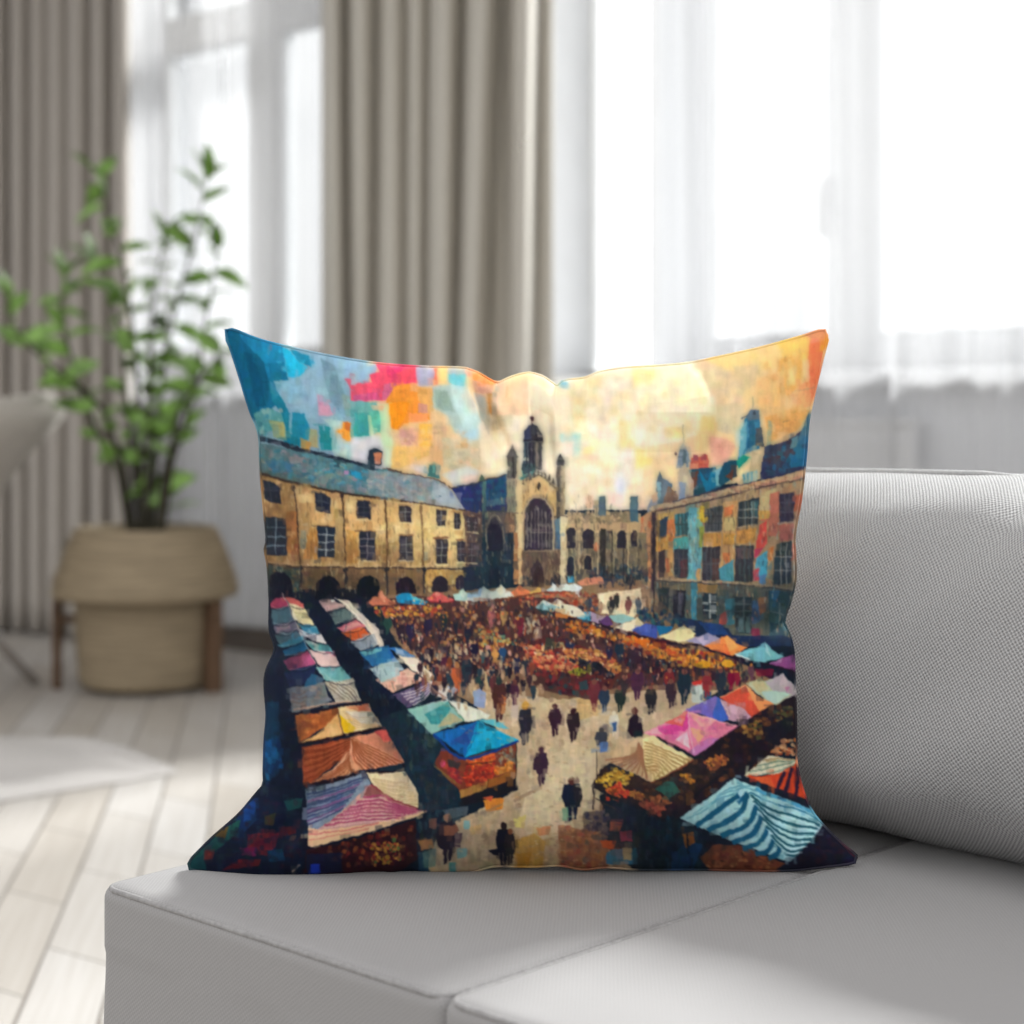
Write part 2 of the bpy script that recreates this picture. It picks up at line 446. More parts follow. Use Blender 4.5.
    L('#c08a72', 18, 700, 165, 780, 140, 1000, 95)
    D('#d8b888 #a8744c #b87a68 #e0c49c #8a6a58', 50, 7, 2, 130, 275, 500, 180, 980, 70, 980, 100, 500, 215, 130, 300, a=.6, tilt=.15)
    L('#4a3a3c', 10, 140, 296, 500, 218, 780, 150, 1000, 108)
    L('#3a3440', 7, 240, 240, 500, 172, 700, 128)
    P('#1d2c4c', 30, 885, 150, 875, 400, 915, 560, 955, 580, 1000, 880, 1000, 1000, 1060, 20, 1060)
    P('#23427e', 388, 920, 525, 935, 565, 995, 450, 995)
    P('#1c5a80', 130, 910, 260, 910, 280, 960, 170, 980)
    # ---- low crenellated range behind
    V(480, 400, 150)
    P('#b1946d', 595, 790, 1100, 770, 1100, 1300, 595, 1300)
    P('#8d7b5e', 595, 768, 720, 770, 820, 770, 1060, 760, 1060, 835, 595, 845)
    for i in range(22):
        R('#6f604c' if i % 2 else '#9a8a6c', 600 + i * 20, 752 + (i * 7 % 18), 612 + i * 20, 790)
    D('#8a7a60 #6a5c48 #a8926c #c0a478 #5a5a4c', 70, 2.5, 3, 600, 760, 1040, 760, 1040, 850, 600, 850, a=.6)
    R('#e6bc96', 722, 655, 765, 740)
    P('#aa9878', 778, 690, 812, 688, 808, 800, 778, 800)
    P('#55656c', 815, 655, 862, 655, 862, 790, 812, 790)
    R('#7c8a88', 830, 670, 842, 760)
    L('#9aa09a', 6, 655, 705, 655, 760)
    P('#37333a', 598, 1015, 598, 895, 622, 868, 655, 900, 655, 1015)
    R('#6a6460', 618, 900, 626, 1000)
    P('#3a3436', 703, 960, 703, 905, 740, 873, 782, 905, 782, 960)
    R('#8a8a80', 712, 960, 770, 1024)
    P('#3a3436', 938, 1005, 942, 905, 970, 885, 1002, 920, 998, 1005)
    R('#6c6c78', 958, 920, 966, 990)
    R('#383a38', 828, 880, 862, 1100)
    R('#5a4a42', 868, 890, 908, 1010)
    E('#cb6a46', 800, 1000, 22, 24)
    V(420, 520, 220)
    P('#80725a', 690, 60, 1060, 60, 1060, 300, 690, 300)
    D('#6a5c4a #8f8068 #4a4440 #a08a68 #3a4448 #75766a', 110, 3, 7, 690, 60, 1060, 60, 1060, 270, 690, 270, a=.6, tilt=.1)
    P('#37343a', 690, 130, 690, 50, 706, 38, 722, 55, 722, 130)
    P('#37343a', 762, 90, 762, 52, 785, 40, 808, 52, 808, 90)
    P('#37343a', 920, 125, 922, 60, 940, 50, 956, 66, 954, 125)
    P('#37343a', 985, 125, 986, 60, 998, 50, 1010, 62, 1010, 125)
    E('#c86a48', 822, 125, 14, 22)
    P('#2a4a52', 685, 185, 700, 168, 720, 180, 720, 290, 690, 290)
    R('#3a3230', 765, 170, 800, 230)
    R('#33302c', 840, 40, 866, 250)
    D('#20303c #2c3c48 #3a4450 #24485c #4a3c40', 80, 3, 6, 790, 215, 1060, 225, 1060, 290, 800, 270, a=.85)
    # ---- chapel
    V(370, 450, 150)
    P('#262f60', 555, 255, 740, 215, 930, 165, 940, 430, 760, 460, 650, 410)
    P('#1f4a68', 750, 225, 935, 165, 935, 330, 790, 380)
    D('#233a6a #1c3050 #2a5070 #30305c', 40, 5, 4, 580, 260, 930, 190, 920, 380, 700, 420, a=.6)
    P('#4a6c6a', 770, 205, 795, 200, 795, 420, 765, 430)
    L('#39383c', 9, 555, 262, 740, 218, 930, 170)
    P('#4a5a4a', 742, 215, 765, 165, 790, 205)
    P('#3c4348', 735, 420, 940, 415, 960, 1100, 600, 1100, 640, 960, 700, 640)
    P('#5a8a88', 800, 345, 920, 330, 920, 375, 800, 385, a=.6)
    P('#6f6558', 785, 430, 915, 425, 915, 690, 785, 690)
    P('#2d2935', 800, 680, 800, 540, 825, 480, 850, 465, 880, 490, 895, 540, 895, 680)
    R('#524650', 825, 520, 835, 670)
    P('#1e3038', 735, 680, 960, 690, 960, 1060, 640, 1060, 660, 900)
    D('#2a5058 #20303c #34444c #1a2430 #3f5a5c', 70, 3, 8, 740, 680, 950, 690, 950, 980, 680, 980, a=.6, tilt=.12)
    P('#211e2c', 800, 900, 810, 790, 840, 770, 865, 800, 870, 920)
    V(480, 400, 150)
    G('#6d6a5e', '#dcc08a', 'x', 180, 530, 295, 530, 308, 1200, 185, 1200)
    P('#82806c', 183, 545, 240, 545, 244, 765, 183, 765)
    P('#75604c', 168, 775, 245, 775, 245, 1200, 185, 1200)
    P('#c98f62', 200, 850, 240, 850, 240, 1000, 200, 1000, a=.6)
    P('#dcbf8c', 250, 540, 290, 540, 300, 1200, 255, 1200)
    L('#5c5148', 10, 165, 768, 300, 775)
    P('#d0b890', 240, 400, 275, 420, 287, 545, 245, 545)
    P('#565250', 180, 388, 203, 342, 222, 298, 241, 345, 266, 388, 252, 402, 246, 540, 188, 540, 188, 402)
    R('#332b29', 227, 402, 241, 535)
    R('#7a7468', 205, 402, 214, 530)
    P('#4a4a5a', 293, 282, 300, 220, 335, 172, 360, 152, 402, 188, 432, 240, 432, 292)
    P('#3a4570', 300, 222, 340, 178, 352, 262, 300, 272)
    P('#7a7468', 385, 185, 405, 195, 425, 240, 410, 235)
    P('#342b34', 350, 232, 432, 240, 432, 278, 350, 288)
    L('#4a3236', 9, 358, 145, 358, 178)
    E('#4a2d33', 358, 126, 16, 20)
    G('#33565f', '#a48e78', 'x', 300, 285, 432, 285, 422, 480, 380, 505, 290, 530)
    P('#3a323e', 335, 290, 380, 290, 380, 500, 330, 515)
    for x in (318, 345, 372, 398, 415):
        R('#2c2a34' if x != 398 else '#c0a890', x, 295, x + 7, 450)
    P('#b8a08c', 388, 340, 410, 340, 405, 400, 385, 400, a=.7)
    P('#24504f', 290, 440, 372, 440, 372, 540, 282, 560)
    D('#356868 #24403f #1c3438 #486a64', 24, 3, 4, 290, 440, 372, 440, 370, 530, 285, 550)
    P('#d3ad72', 283, 562, 400, 518, 525, 612, 530, 900, 300, 900)
    D('#dcb87c #c09460 #b08a5a #e2c48e', 50, 2, 8, 300, 580, 510, 600, 510, 700, 300, 700, a=.6, tilt=.08)
    L('#75664f', 16, 283, 555, 400, 518, 525, 606)
    for x, y in ((345, 520), (375, 505), (405, 480), (440, 495), (473, 525), (503, 555)):
        P('#57504a', x - 12, y + 22, x - 5, y - 15, x + 5, y - 18, x + 13, y + 26)
    E('#2a2320', 402, 590, 13, 27)
    P('#ad9068', 285, 1000, 290, 760, 320, 690, 370, 648, 415, 640, 465, 665, 505, 730, 515, 800, 510, 1000)
    P('#3d3341', 305, 1010, 308, 765, 332, 705, 378, 668, 412, 660, 455, 682, 492, 742, 498, 785, 472, 835, 468, 1010)
    P('#4a3a44', 330, 720, 410, 670, 470, 720, 470, 750, 330, 750)
    for x in (333, 357, 381, 405, 428, 450):
        L('#9b8c88', 6, x, 745, x, 1000, a=.85)
    L('#8a7c78', 6, 310, 752, 475, 745, a=.8)
    L('#8a7c78', 7, 308, 886, 470, 886, a=.8)
    P('#7f7c7a', 475, 830, 522, 800, 532, 1100, 470, 1100)
    P('#4e7088', 515, 815, 552, 810, 556, 1100, 520, 1100)
    P('#454248', 520, 442, 528, 400, 548, 370, 576, 398, 588, 442)
    G('#54504c', '#a8946e', 'x', 524, 445, 587, 445, 583, 800, 522, 800)
    L('#8a8074', 6, 522, 448, 588, 448)
    L('#3c3836', 6, 540, 460, 540, 780)
    P('#e2d1a6', 552, 795, 596, 785, 602, 1200, 560, 1200)
    L('#574d46', 12, 508, 795, 602, 800)
    V(420, 520, 220)
    P('#1c2c39', 270, 60, 442, 60, 432, 320, 200, 330)
    D('#1f4048 #24323e #18202c #34505a', 50, 3, 7, 270, 70, 430, 70, 430, 310, 220, 320, a=.6, tilt=.12)
    P('#b57d52', 438, 60, 482, 60, 478, 300, 438, 300)
    P('#c8ae84', 455, 40, 482, 40, 482, 130, 455, 130)
    P('#7a624e', 478, 140, 655, 140, 655, 310, 478, 310)
    D('#8a7058 #6a5444 #5a4844 #a08468', 40, 2.5, 6, 480, 140, 650, 140, 650, 300, 480, 300, a=.6, tilt=.1)
    P('#49393d', 508, 285, 518, 225, 548, 178, 576, 228, 584, 292)
    P('#35292e', 530, 290, 535, 235, 550, 215, 565, 240, 568, 292)
    L('#a08a74', 5, 480, 145, 650, 140)
    P('#cdb48a', 653, 20, 687, 20, 684, 290, 653, 290)
    D('#2c3038 #3c3430 #24303c', 40, 3, 6, 480, 265, 690, 265, 690, 310, 480, 310, a=.7)
    # ---- left hand range
    V(250, 430, 150)
    P('#4d7278', 40, 80, 820, 255, 1024, 285, 1024, 475, 640, 430, 300, 365, 60, 305)
    D('#2f7f96 #5a7d80 #6f7a80 #3a6478 #8a7a84 #7f8a78 #25607c #4a8a98', 170, 7, 4, 60, 100, 820, 270, 1020, 300, 1000, 460, 640, 420, 90, 290, a=.55, tilt=.5)
    P('#2a6f9c', 100, 210, 250, 210, 300, 290, 160, 290, a=.55)
    P('#93807c', 260, 180, 370, 190, 360, 230, 280, 230, a=.6)
    P('#1c86ac', 690, 270, 760, 290, 765, 340, 700, 320, a=.8)
    P('#c078a8', 645, 275, 680, 278, 676, 305, 645, 300, a=.8)
    L('#1e2836', 36, 40, 55, 150, 78, 330, 128)
    L('#1e2836', 24, 320, 130, 500, 170, 800, 245)
    L('#54483e', 8, 900, 262, 1040, 285)
    V(370, 450, 150)
    G('#6d8488', '#8f8c8a', 'x', -10, 135, 300, 170, 440, 195, 560, 270, 655, 412, 340, 368, -10, 328)
    D('#5a8a90 #8a8088 #98948c #70848c #a09a94 #b0a898', 110, 6, 4, 0, 150, 440, 205, 620, 390, 340, 360, 0, 320, a=.5, tilt=.5)
    P('#a2adb3', 440, 220, 560, 285, 645, 402, 500, 382, 415, 310, a=.8)
    L('#54443c', 9, 120, 140, 300, 170, 450, 205, 560, 262)
    P('#ab6e54', 30, 15, 85, 10, 82, 95, 40, 100)
    P('#e0b880', 545, 265, 500, 180, 480, 185, 530, 250)
    V(250, 430, 150)
    P('#22303a', 795, 265, 818, 140, 858, 122, 908, 148, 902, 240, 858, 243, 850, 275)
    P('#ab6b50', 848, 160, 903, 155, 896, 230, 858, 233)
    V(370, 450, 150)
    P('#3e6a68', 396, 180, 402, 105, 440, 82, 484, 108, 480, 205)
    P('#5a9088', 425, 110, 445, 105, 445, 160, 428, 160)
    # walls
    V(0, 0, 1024)
    G('#b88d5c', '#e4c684', 'x', 255, 474, 300, 483, 345, 493, 400, 501, 466, 511, 468, 569, 400, 569, 300, 567, 255, 561)
    D('#e2c280 #d0a868 #c89858 #e8d098 #b88a54 #dcb878', 260, 6, 7, 262, 478, 345, 494, 466, 512, 466, 566, 300, 565, 264, 560, a=.45, tilt=.2)
    P('#6a4c40', 464, 511, 482, 513, 482, 575, 466, 575)
    D('#a08068 #5a4a48 #c0a080 #3c3440', 40, 2, 6, 465, 512, 482, 514, 482, 572, 466, 572, a=.7)
    V(250, 430, 150)
    P('#b8743f', 245, 555, 322, 560, 338, 850, 250, 850, a=.85)
    P('#b0543c', 300, 780, 335, 780, 338, 850, 290, 850, a=.7)
    P('#a8854f', 220, 370, 290, 375, 300, 520, 220, 520, a=.7)
    P('#cd8d46', 375, 665, 462, 675, 462, 885, 365, 885, a=.85)
    P('#86988a', 348, 690, 388, 690, 382, 810, 350, 810, a=.8)
    P('#d49c50', 658, 680, 742, 695, 742, 905, 662, 925, a=.8)
    P('#9a8458', 580, 540, 640, 540, 640, 900, 585, 900, a=.6)
    P('#f0d898', 330, 440, 430, 440, 430, 500, 330, 500, a=.6)
    P('#ecd090', 660, 470, 730, 480, 720, 560, 660, 560, a=.7)
    for w in ((90, 343, 150, 353, 207, 398, 214, 505, 130, 495, 100, 470), (443, 428, 512, 433, 553, 470, 553, 573, 452, 548), (733, 483, 800, 483, 828, 520, 828, 610, 742, 584)):
        P('#262b3a', *w)
    L('#8a94a4', 7, 135, 360, 148, 490)
    L('#8a94a4', 6, 95, 405, 205, 415)
    L('#7a8484', 6, 490, 440, 498, 550)
    L('#9aa0a0', 6, 448, 480, 545, 500)
    L('#9aa0a0', 6, 738, 530, 825, 545)
    L('#6a7484', 6, 780, 490, 784, 590)
    for w in ((100, 592, 248, 608, 254, 860, 115, 860), (458, 656, 583, 668, 578, 874, 468, 869), (748, 698, 858, 698, 853, 893, 753, 889)):
        P('#223846', *w)
    P('#35303f', 752, 702, 852, 702, 848, 888, 757, 884)
    bars('#8fa6ac', 2, 4, 8, 108, 605, 246, 855, a=.7)
    P('#1f5560', 115, 620, 170, 620, 172, 840, 122, 840, a=.6)
    bars('#b8c0bc', 2, 4, 8, 465, 668, 577, 868, a=.8)
    bars('#a89c98', 2, 4, 7, 754, 702, 852, 888, a=.7)
    L('#6a5038', 10, 420, 655, 590, 665)
    L('#7a5a40', 9, 715, 690, 865, 697)
    L('#3a2c28', 9, 295, 372, 320, 560, 345, 930)
    L('#473628', 13, 630, 440, 645, 700, 655, 950)
    L('#55402c', 11, 928, 480, 935, 740, 940, 960)
    P('#2a2228', 618, 435, 645, 435, 642, 465, 620, 465)
    P('#2a2228', 285, 380, 310, 380, 308, 420, 288, 420)
    V(370, 450, 150)
    L('#55402c', 12, 105, 350, 118, 600, 122, 950)
    L('#6a5038', 13, 350, 380, 362, 600, 368, 960)
    for w in ((198, 383, 256, 380, 284, 402, 278, 498, 203, 488), (453, 408, 522, 412, 522, 518, 453, 508), (578, 440, 622, 433, 612, 548, 578, 538), (663, 458, 722, 458, 717, 558, 663, 552), (-10, 370, 8, 370, 8, 480, -10, 480)):
        P('#3a3434', *w)
    bars('#9aa098', 2, 2, 7, 203, 385, 278, 492, a=.7)
    bars('#a09890', 2, 2, 7, 455, 410, 520, 512, a=.7)
    for w in ((-10, 568, 38, 570, 38, 758, -10, 758), (203, 592, 293, 592, 293, 763, 203, 763), (453, 612, 533, 612, 528, 773, 453, 768), (598, 622, 653, 628, 648, 768, 598, 762), (668, 638, 722, 640, 718, 760, 668, 755)):
        P('#434650', *w)
    bars('#a8b0b0', 3, 4, 7, 205, 595, 290, 760, a=.75)
    bars('#b0b4ac', 2, 4, 7, 455, 615, 530, 768, a=.75)
    P('#8a8090', 605, 640, 645, 640, 642, 750, 605, 750, a=.6)
    L('#8a5a3c', 14, 430, 602, 545, 602)
    L('#8a5a3c', 10, 585, 612, 660, 616)
    L('#a87a4c', 8, 190, 585, 300, 585)
    L('#e0cc9c', 9, 440, 780, 540, 782)
    P('#9aa8a0', 370, 700, 395, 700, 395, 750, 370, 750, a=.7)
    # eaves, string course and arcade
    V(250, 430, 150)
    L('#2a2424', 16, 60, 295, 300, 360, 640, 432, 1040, 484)
    V(370, 450, 150)
    L('#3a2e2a', 11, -5, 327, 340, 367, 655, 413)
    V(0, 0, 1024)
    P('#7d6146', 255, 562, 300, 567, 400, 568, 467, 569, 467, 600, 255, 600)
    P('#2b4a4b', 255, 563, 300, 568, 300, 600, 255, 600)
    P('#c99c56', 426, 570, 466, 570, 466, 585, 426, 585)
    D('#8a6a48 #6a5040 #a07a4c #4a4a44 #5a6058', 120, 4, 4, 262, 566, 425, 570, 425, 600, 262, 600, a=.6)
    D('#d8ac60 #b8884c #e0c080', 30, 3, 4, 426, 570, 466, 570, 466, 596, 426, 596, a=.6)
    L('#3c3230', 1.6, 262, 563, 300, 567, 400, 568.5, 467, 569)
    L('#d0b080', 1.2, 262, 561, 300, 565, 400, 566.5, 467, 567)
    for x, y in ((301, 567), (346, 569), (387, 569), (424, 569)):
        L('#2a2a30', 2.2, x, y - 2, x + .5, y + 30)
        E('#1c2028', x, y + 1, 2.4, 2.4)
    V(260, 570, 120)
    P('#101424', 80, 120, 100, 40, 150, 12, 215, 25, 270, 80, 290, 240, 90, 260)
    P('#10141f', 465, 260, 480, 120, 530, 62, 580, 45, 650, 70, 692, 150, 695, 260)
    P('#0f1520', 825, 240, 828, 130, 870, 70, 925, 48, 990, 75, 1020, 130, 1015, 240)
    V(360, 560, 120)
    P('#0f1a20', -20, 300, -10, 175, 40, 140, 85, 133, 130, 150, 165, 200, 165, 300)
    P('#231926', 305, 300, 312, 200, 345, 155, 392, 143, 440, 160, 475, 220, 488, 310)
    P('#2b2832', 612, 270, 620, 195, 645, 150, 682, 135, 725, 148, 755, 190, 755, 290)
    P('#2c1f32', 815, 250, 818, 160, 845, 132, 875, 128, 900, 170, 895, 250)
    P('#1d2435', 885, 60, 1030, 60, 1040, 290, 890, 280)
    # ---- dark alleys on the left
    V(0, 0, 1024)
    P('#10182a', 180, 596, 300, 592, 345, 588, 400, 690, 452, 760, 440, 830, 425, 870, 400, 890, 180, 890)
    P('#141a26', 300, 590, 366, 590, 374, 602, 345, 610)
    D('#16202e #0e1624 #1a2c3a #1c2a28 #2a1c24 #142a3c', 200, 5, 7, 265, 600, 345, 590, 450, 760, 420, 860, 200, 860, 265, 760, a=.6)
    D('#16303c #20384a #1a2a28 #3a4640 #244a58', 60, 4, 9, 395, 720, 450, 770, 450, 830, 425, 850, 410, 780, a=.6)
    # ---- square: paving
    P('#8a6d52', 375, 596, 480, 590, 640, 580, 660, 600, 700, 640, 790, 690, 700, 690, 600, 760, 600, 800, 650, 890, 420, 890, 440, 830, 520, 790, 500, 720, 430, 680, 395, 640)
    P('#c8b08c', 470, 690, 560, 700, 660, 690, 720, 690, 640, 745, 600, 770, 600, 820, 640, 880, 420, 880, 440, 830, 518, 790, 510, 740, 480, 715)
    D('#d8c29a #c0a47c #b89878 #e0cca4 #a88c70 #c8b090 #d0b08c #b0a08c', 320, 6, 6, 470, 690, 560, 700, 700, 690, 610, 760, 600, 800, 640, 870, 420, 870, 445, 830, 515, 790, a=.6, tilt=.5)
    P('#e4d2aa', 528, 790, 560, 785, 575, 830, 530, 845, 520, 815, a=.7)
    P('#e2cfa8', 540, 760, 575, 745, 600, 750, 590, 800, 545, 800, a=.6)
    P('#c8a468', 578, 700, 600, 690, 600, 715, 575, 722, a=.8)
    P('#c0a47c', 484, 668, 498, 668, 495, 688, 486, 690)
    # ---- crowd between the stalls
    P('#4f3432', 375, 600, 420, 596, 480, 598, 560, 598, 575, 605, 640, 630, 700, 655, 720, 680, 600, 690, 590, 700, 540, 690, 520, 670, 470, 672, 445, 680, 415, 655)
    D('#7a3a30 #a85a3c #2c2438 #3a2f48 #b88050 #1f2f3c #6a2f34 #c8a070 #b8543c #5a4a40 #c89080 #2a2030 #8a5040 #4a3038', 900, 2.6, 5, 375, 600, 480, 596, 560, 600, 640, 628, 700, 655, 715, 680, 600, 690, 520, 672, 445, 684, 410, 655, a=.8)
    D('#2a2634 #1f2a38 #3a2834 #241c2c', 170, 2.4, 7, 390, 620, 470, 625, 520, 640, 520, 672, 450, 690, 425, 670, a=.8, tilt=.1)
    D('#c88c4c #d09a50 #b86a3c #d8b080', 45, 4, 3, 440, 612, 500, 615, 500, 650, 440, 645, a=.8)
    V(360, 560, 120)
    D('#d08a34 #c87830 #b84a34 #e0a848 #8a3a34', 70, 4, 3, 130, 410, 720, 400, 760, 470, 150, 490, a=.85)
    for x, y0, y1, c in ((240, 470, 640, '#24453f'), (430, 520, 700, '#2a2444'), (345, 520, 700, '#2e2430'), (580, 480, 660, '#282240'), (715, 440, 620, '#24383c'), (920, 560, 720, '#1f2434'), (700, 690, 860, '#2c2c38'), (590, 720, 900, '#241c2c'), (790, 740, 900, '#232c30'), (910, 830, 1000, '#28343c'), (830, 880, 1030, '#b8603c'), (720, 800, 960, '#4a2438'), (480, 560, 720, '#3a2830')):
        figure(x, y0, y1, c, '#8a5a44', w=.42)
    V(470, 570, 120)
    for x, y0, y1, c in ((185, 320, 500, '#b86868'), (290, 330, 480, '#c89a60'), (430, 380, 560, '#7a2838'), (500, 360, 520, '#3c2c30'), (280, 640, 800, '#28486a'), (40, 600, 780, '#1f1c34'), (110, 680, 800, '#3c5458'), (215, 660, 800, '#c08a4c'), (400, 720, 900, '#262840'), (470, 740, 920, '#24303c'), (520, 780, 950, '#1f2a44'), (620, 380, 540, '#5a2834')):
        figure(x, y0, y1, c, '#b08060', w=.42)
    D('#d8c8a8 #c8a888 #8a5a48 #e0d0b0', 26, 2, 4, 470, 390, 530, 360, 600, 400, 590, 540, 450, 550, a=.7)
    D('#c08a40 #a86038 #c8a058 #b84a34 #3f7a6c #d8a060 #7aa078', 80, 3.4, 3, 40, 460, 280, 560, 440, 620, 260, 680, 120, 660, a=.8)
    # fruit beds in the middle
    V(470, 570, 120)
    P('#5c2a2a', 450, 640, 640, 560, 820, 600, 1030, 680, 1220, 720, 1300, 860, 1200, 1020, 800, 1040, 640, 900)
    D('#c0523c #d07a4a #a83a34 #c89a5c #d8a878 #8a2f30 #b86a44 #c8483c #d89060', 200, 4, 3, 450, 650, 640, 640, 820, 760, 960, 800, 900, 880, 680, 880, 520, 780, a=.85, tilt=.5)
    D('#c08a44 #b06a3c #d0a060 #a8503c #c87a50 #7a4038', 170, 5, 3, 800, 690, 1000, 660, 1200, 740, 1300, 840, 1250, 900, 1050, 870, 850, 760, a=.85, tilt=.5)
    D('#1c2430 #26202c #1a1a24 #30283c', 60, 5, 3, 850, 760, 1060, 790, 1250, 880, 1240, 930, 1060, 900, a=.9, tilt=.4)
    P('#2c4438', 640, 580, 720, 590, 720, 680, 640, 680, a=.7)
    P('#28304c', 810, 590, 900, 640, 880, 670, 820, 660)
    P('#b8b87c', 700, 620, 800, 620, 810, 660, 720, 670, a=.7)
    P('#b4b836', 840, 870, 920, 835, 1005, 870, 960, 905, 870, 900)
    P('#8a9a30', 900, 860, 940, 850, 960, 880, 910, 885)
    D('#6a1f28 #7a2a30 #8a3034 #3a1c28 #24444a #5a2430', 130, 4, 4, 530, 850, 700, 880, 1000, 900, 1180, 980, 1080, 1060, 800, 1060, 640, 980, a=.85)
    P('#245058', 930, 960, 1000, 940, 1010, 1020, 940, 1030, a=.8)
    P('#1c2a48', 490, 890, 550, 900, 540, 960, 495, 955)
    # ---- far ground by the right hand block
    V(570, 570, 120)
    P('#e8d2aa', 245, 200, 420, 180, 605, 155, 625, 330, 545, 410, 440, 390, 255, 375)
    D('#f0dfba #e0c49c #d8b890', 30, 4, 5, 260, 210, 600, 170, 600, 330, 300, 370, a=.6)
    D('#20303c #2c2c34 #3a3438 #2a4454', 40, 2, 4, 200, 20, 560, 10, 560, 130, 220, 150, a=.85)
    D('#8a4a38 #a86048 #6a3a38 #40485a #b87858', 60, 3, 4, 0, 190, 230, 190, 250, 360, 0, 330, a=.85)
    for x, y0, y1, c in ((350, 230, 400, '#2c2c30'), (400, 200, 340, '#33302f'), (500, 230, 390, '#7a4a48'), (265, 270, 380, '#a07868'), (590, 230, 370, '#4a5460'), (480, 40, 170, '#242a34'), (520, 40, 170, '#2c2c38'), (300, 50, 170, '#2a3848'), (370, 50, 160, '#303040'), (160, 230, 370, '#3c4250'), (50, 240, 340, '#a8442e')):
        figure(x, y0, y1, c, '#5a4038', w=.4)
    D('#1f4a5a #243a58 #2a5a60 #1c3048 #38485a', 60, 4, 4, 560, 350, 720, 330, 980, 400, 1000, 480, 740, 480, 600, 440, a=.8)
    # ---- tents along the back
    V(360, 560, 120)
    P('#b96e54', 70, 350, 125, 315, 185, 258, 230, 325, 325, 378, 235, 392, 100, 386)
    P('#d89070', 185, 262, 225, 320, 200, 350, 170, 330)
    L('#4a2c28', 10, 95, 388, 235, 394, 325, 380)
    P('#1f8ab8', 305, 310, 370, 290, 412, 262, 450, 310, 582, 356, 545, 385, 330, 372)
    P('#58b0bc', 415, 265, 450, 310, 578, 356, 480, 350, 440, 320)
    P('#d9605a', 572, 325, 620, 300, 662, 256, 710, 300, 805, 346, 770, 364, 600, 354)
    P('#e88878', 662, 260, 690, 290, 670, 310, 650, 290)
    L('#8a2c34', 10, 600, 356, 770, 364, 805, 348)
    P('#badac8', 795, 305, 840, 290, 876, 236, 920, 290, 1010, 320, 1000, 356, 810, 350)
    P('#dcecd8', 876, 238, 910, 280, 890, 330, 860, 300)
    V(470, 570, 120)
    P('#d6dacb', -20, 205, 60, 190, 115, 138, 180, 185, 220, 180, 268, 126, 310, 175, 370, 190, 375, 225, 100, 266, -20, 268)
    P('#a2bed0', -20, 200, 60, 188, 105, 150, 90, 230, -20, 240)
    P('#e8e0c0', 230, 180, 268, 128, 290, 190, 260, 215)
    P('#da7a50', 350, 192, 400, 165, 425, 117, 460, 165, 515, 188, 505, 214, 380, 230)
    P('#cda25a', 505, 192, 570, 170, 602, 116, 612, 185, 540, 220)
    P('#d3dad4', 630, 195, 680, 165, 702, 112, 755, 155, 792, 106, 850, 130, 890, 120, 965, 152, 930, 184, 650, 195)
    P('#b0ccd0', 640, 190, 690, 150, 720, 180)
    P('#d28a68', 920, 110, 1000, 70, 1130, 60, 1150, 120, 945, 136)
    P('#3a8cac', 838, 55, 885, 60, 890, 112, 838, 112)
    L('#6f3f30', 15, 100, 272, 380, 238, 610, 196, 860, 190)
    D('#b8563c #9a3c34 #c87850', 40, 3, 2.4, 380, 240, 610, 200, 880, 190, 880, 230, 620, 240, 400, 270, a=.8)
    # second row
    P('#e3d9ba', 565, 322, 622, 258, 700, 280, 742, 245, 815, 290, 925, 325, 965, 385, 900, 405, 740, 355, 600, 342)
    P('#8ebabc', 562, 322, 645, 265, 745, 320, 705, 356, 588, 342)
    P('#c8dcdc', 610, 275, 650, 262, 690, 300, 650, 310)
    P('#243c40', 570, 335, 700, 360, 730, 395, 640, 385)
    P('#cb783c', 735, 360, 885, 395, 872, 418, 735, 402)
    P('#4a9ec4', 915, 402, 980, 356, 1060, 362, 1060, 440, 960, 440)
    V(570, 570, 120)
    P('#e9dfc2', -20, 340, 60, 318, 125, 370, 92, 405, -20, 392)
    P('#4aa2be', 85, 405, 180, 352, 195, 435, 120, 442)
    P('#aa92aa', 175, 356, 305, 400, 255, 462, 178, 445)
    P('#5a3a6a', 245, 445, 332, 390, 365, 465, 310, 485)
    P('#90bab6', 335, 388, 470, 385, 565, 418, 440, 465, 370, 445)
    P('#eedeba', 365, 505, 450, 462, 520, 440, 572, 404, 638, 465, 545, 526)
    P('#d8c498', 572, 408, 632, 465, 550, 510)
    P('#4458a6', 525, 515, 650, 455, 745, 478, 745, 582, 600, 556)
    P('#5a70b8', 620, 470, 700, 470, 680, 530, 600, 530, a=.6)
    P('#1f6c9c', 740, 478, 880, 485, 865, 525, 760, 565)
    L('#2a1c28', 24, -20, 412, 200, 458, 380, 508, 520, 552, 740, 600, 1024, 660)
    P('#f2deaa', 750, 570, 860, 535, 968, 476, 1050, 540, 1080, 610, 930, 618)
    P('#e0c07c', 968, 480, 1030, 545, 950, 560)
    D('#d87a2c #c8602c #e09a3c #b8482c #a86a34 #c88a44', 190, 4.4, 3.2, -20, 440, 200, 480, 330, 560, 560, 570, 700, 620, 860, 660, 1040, 720, 1040, 800, 870, 790, 640, 700, 420, 600, -20, 520, a=.85)
    D('#2c2434 #1f3038 #3a1c28 #5a2428 #241c28', 110, 3, 5, 300, 620, 480, 640, 640, 700, 860, 800, 1030, 860, 1030, 980, 780, 900, 480, 850, a=.85, tilt=.15)
    P('#e06a24', 545, 570, 690, 600, 700, 680, 640, 660, 560, 620, a=.8)
    P('#5a1c24', 700, 600, 830, 610, 820, 680, 720, 660, a=.8)
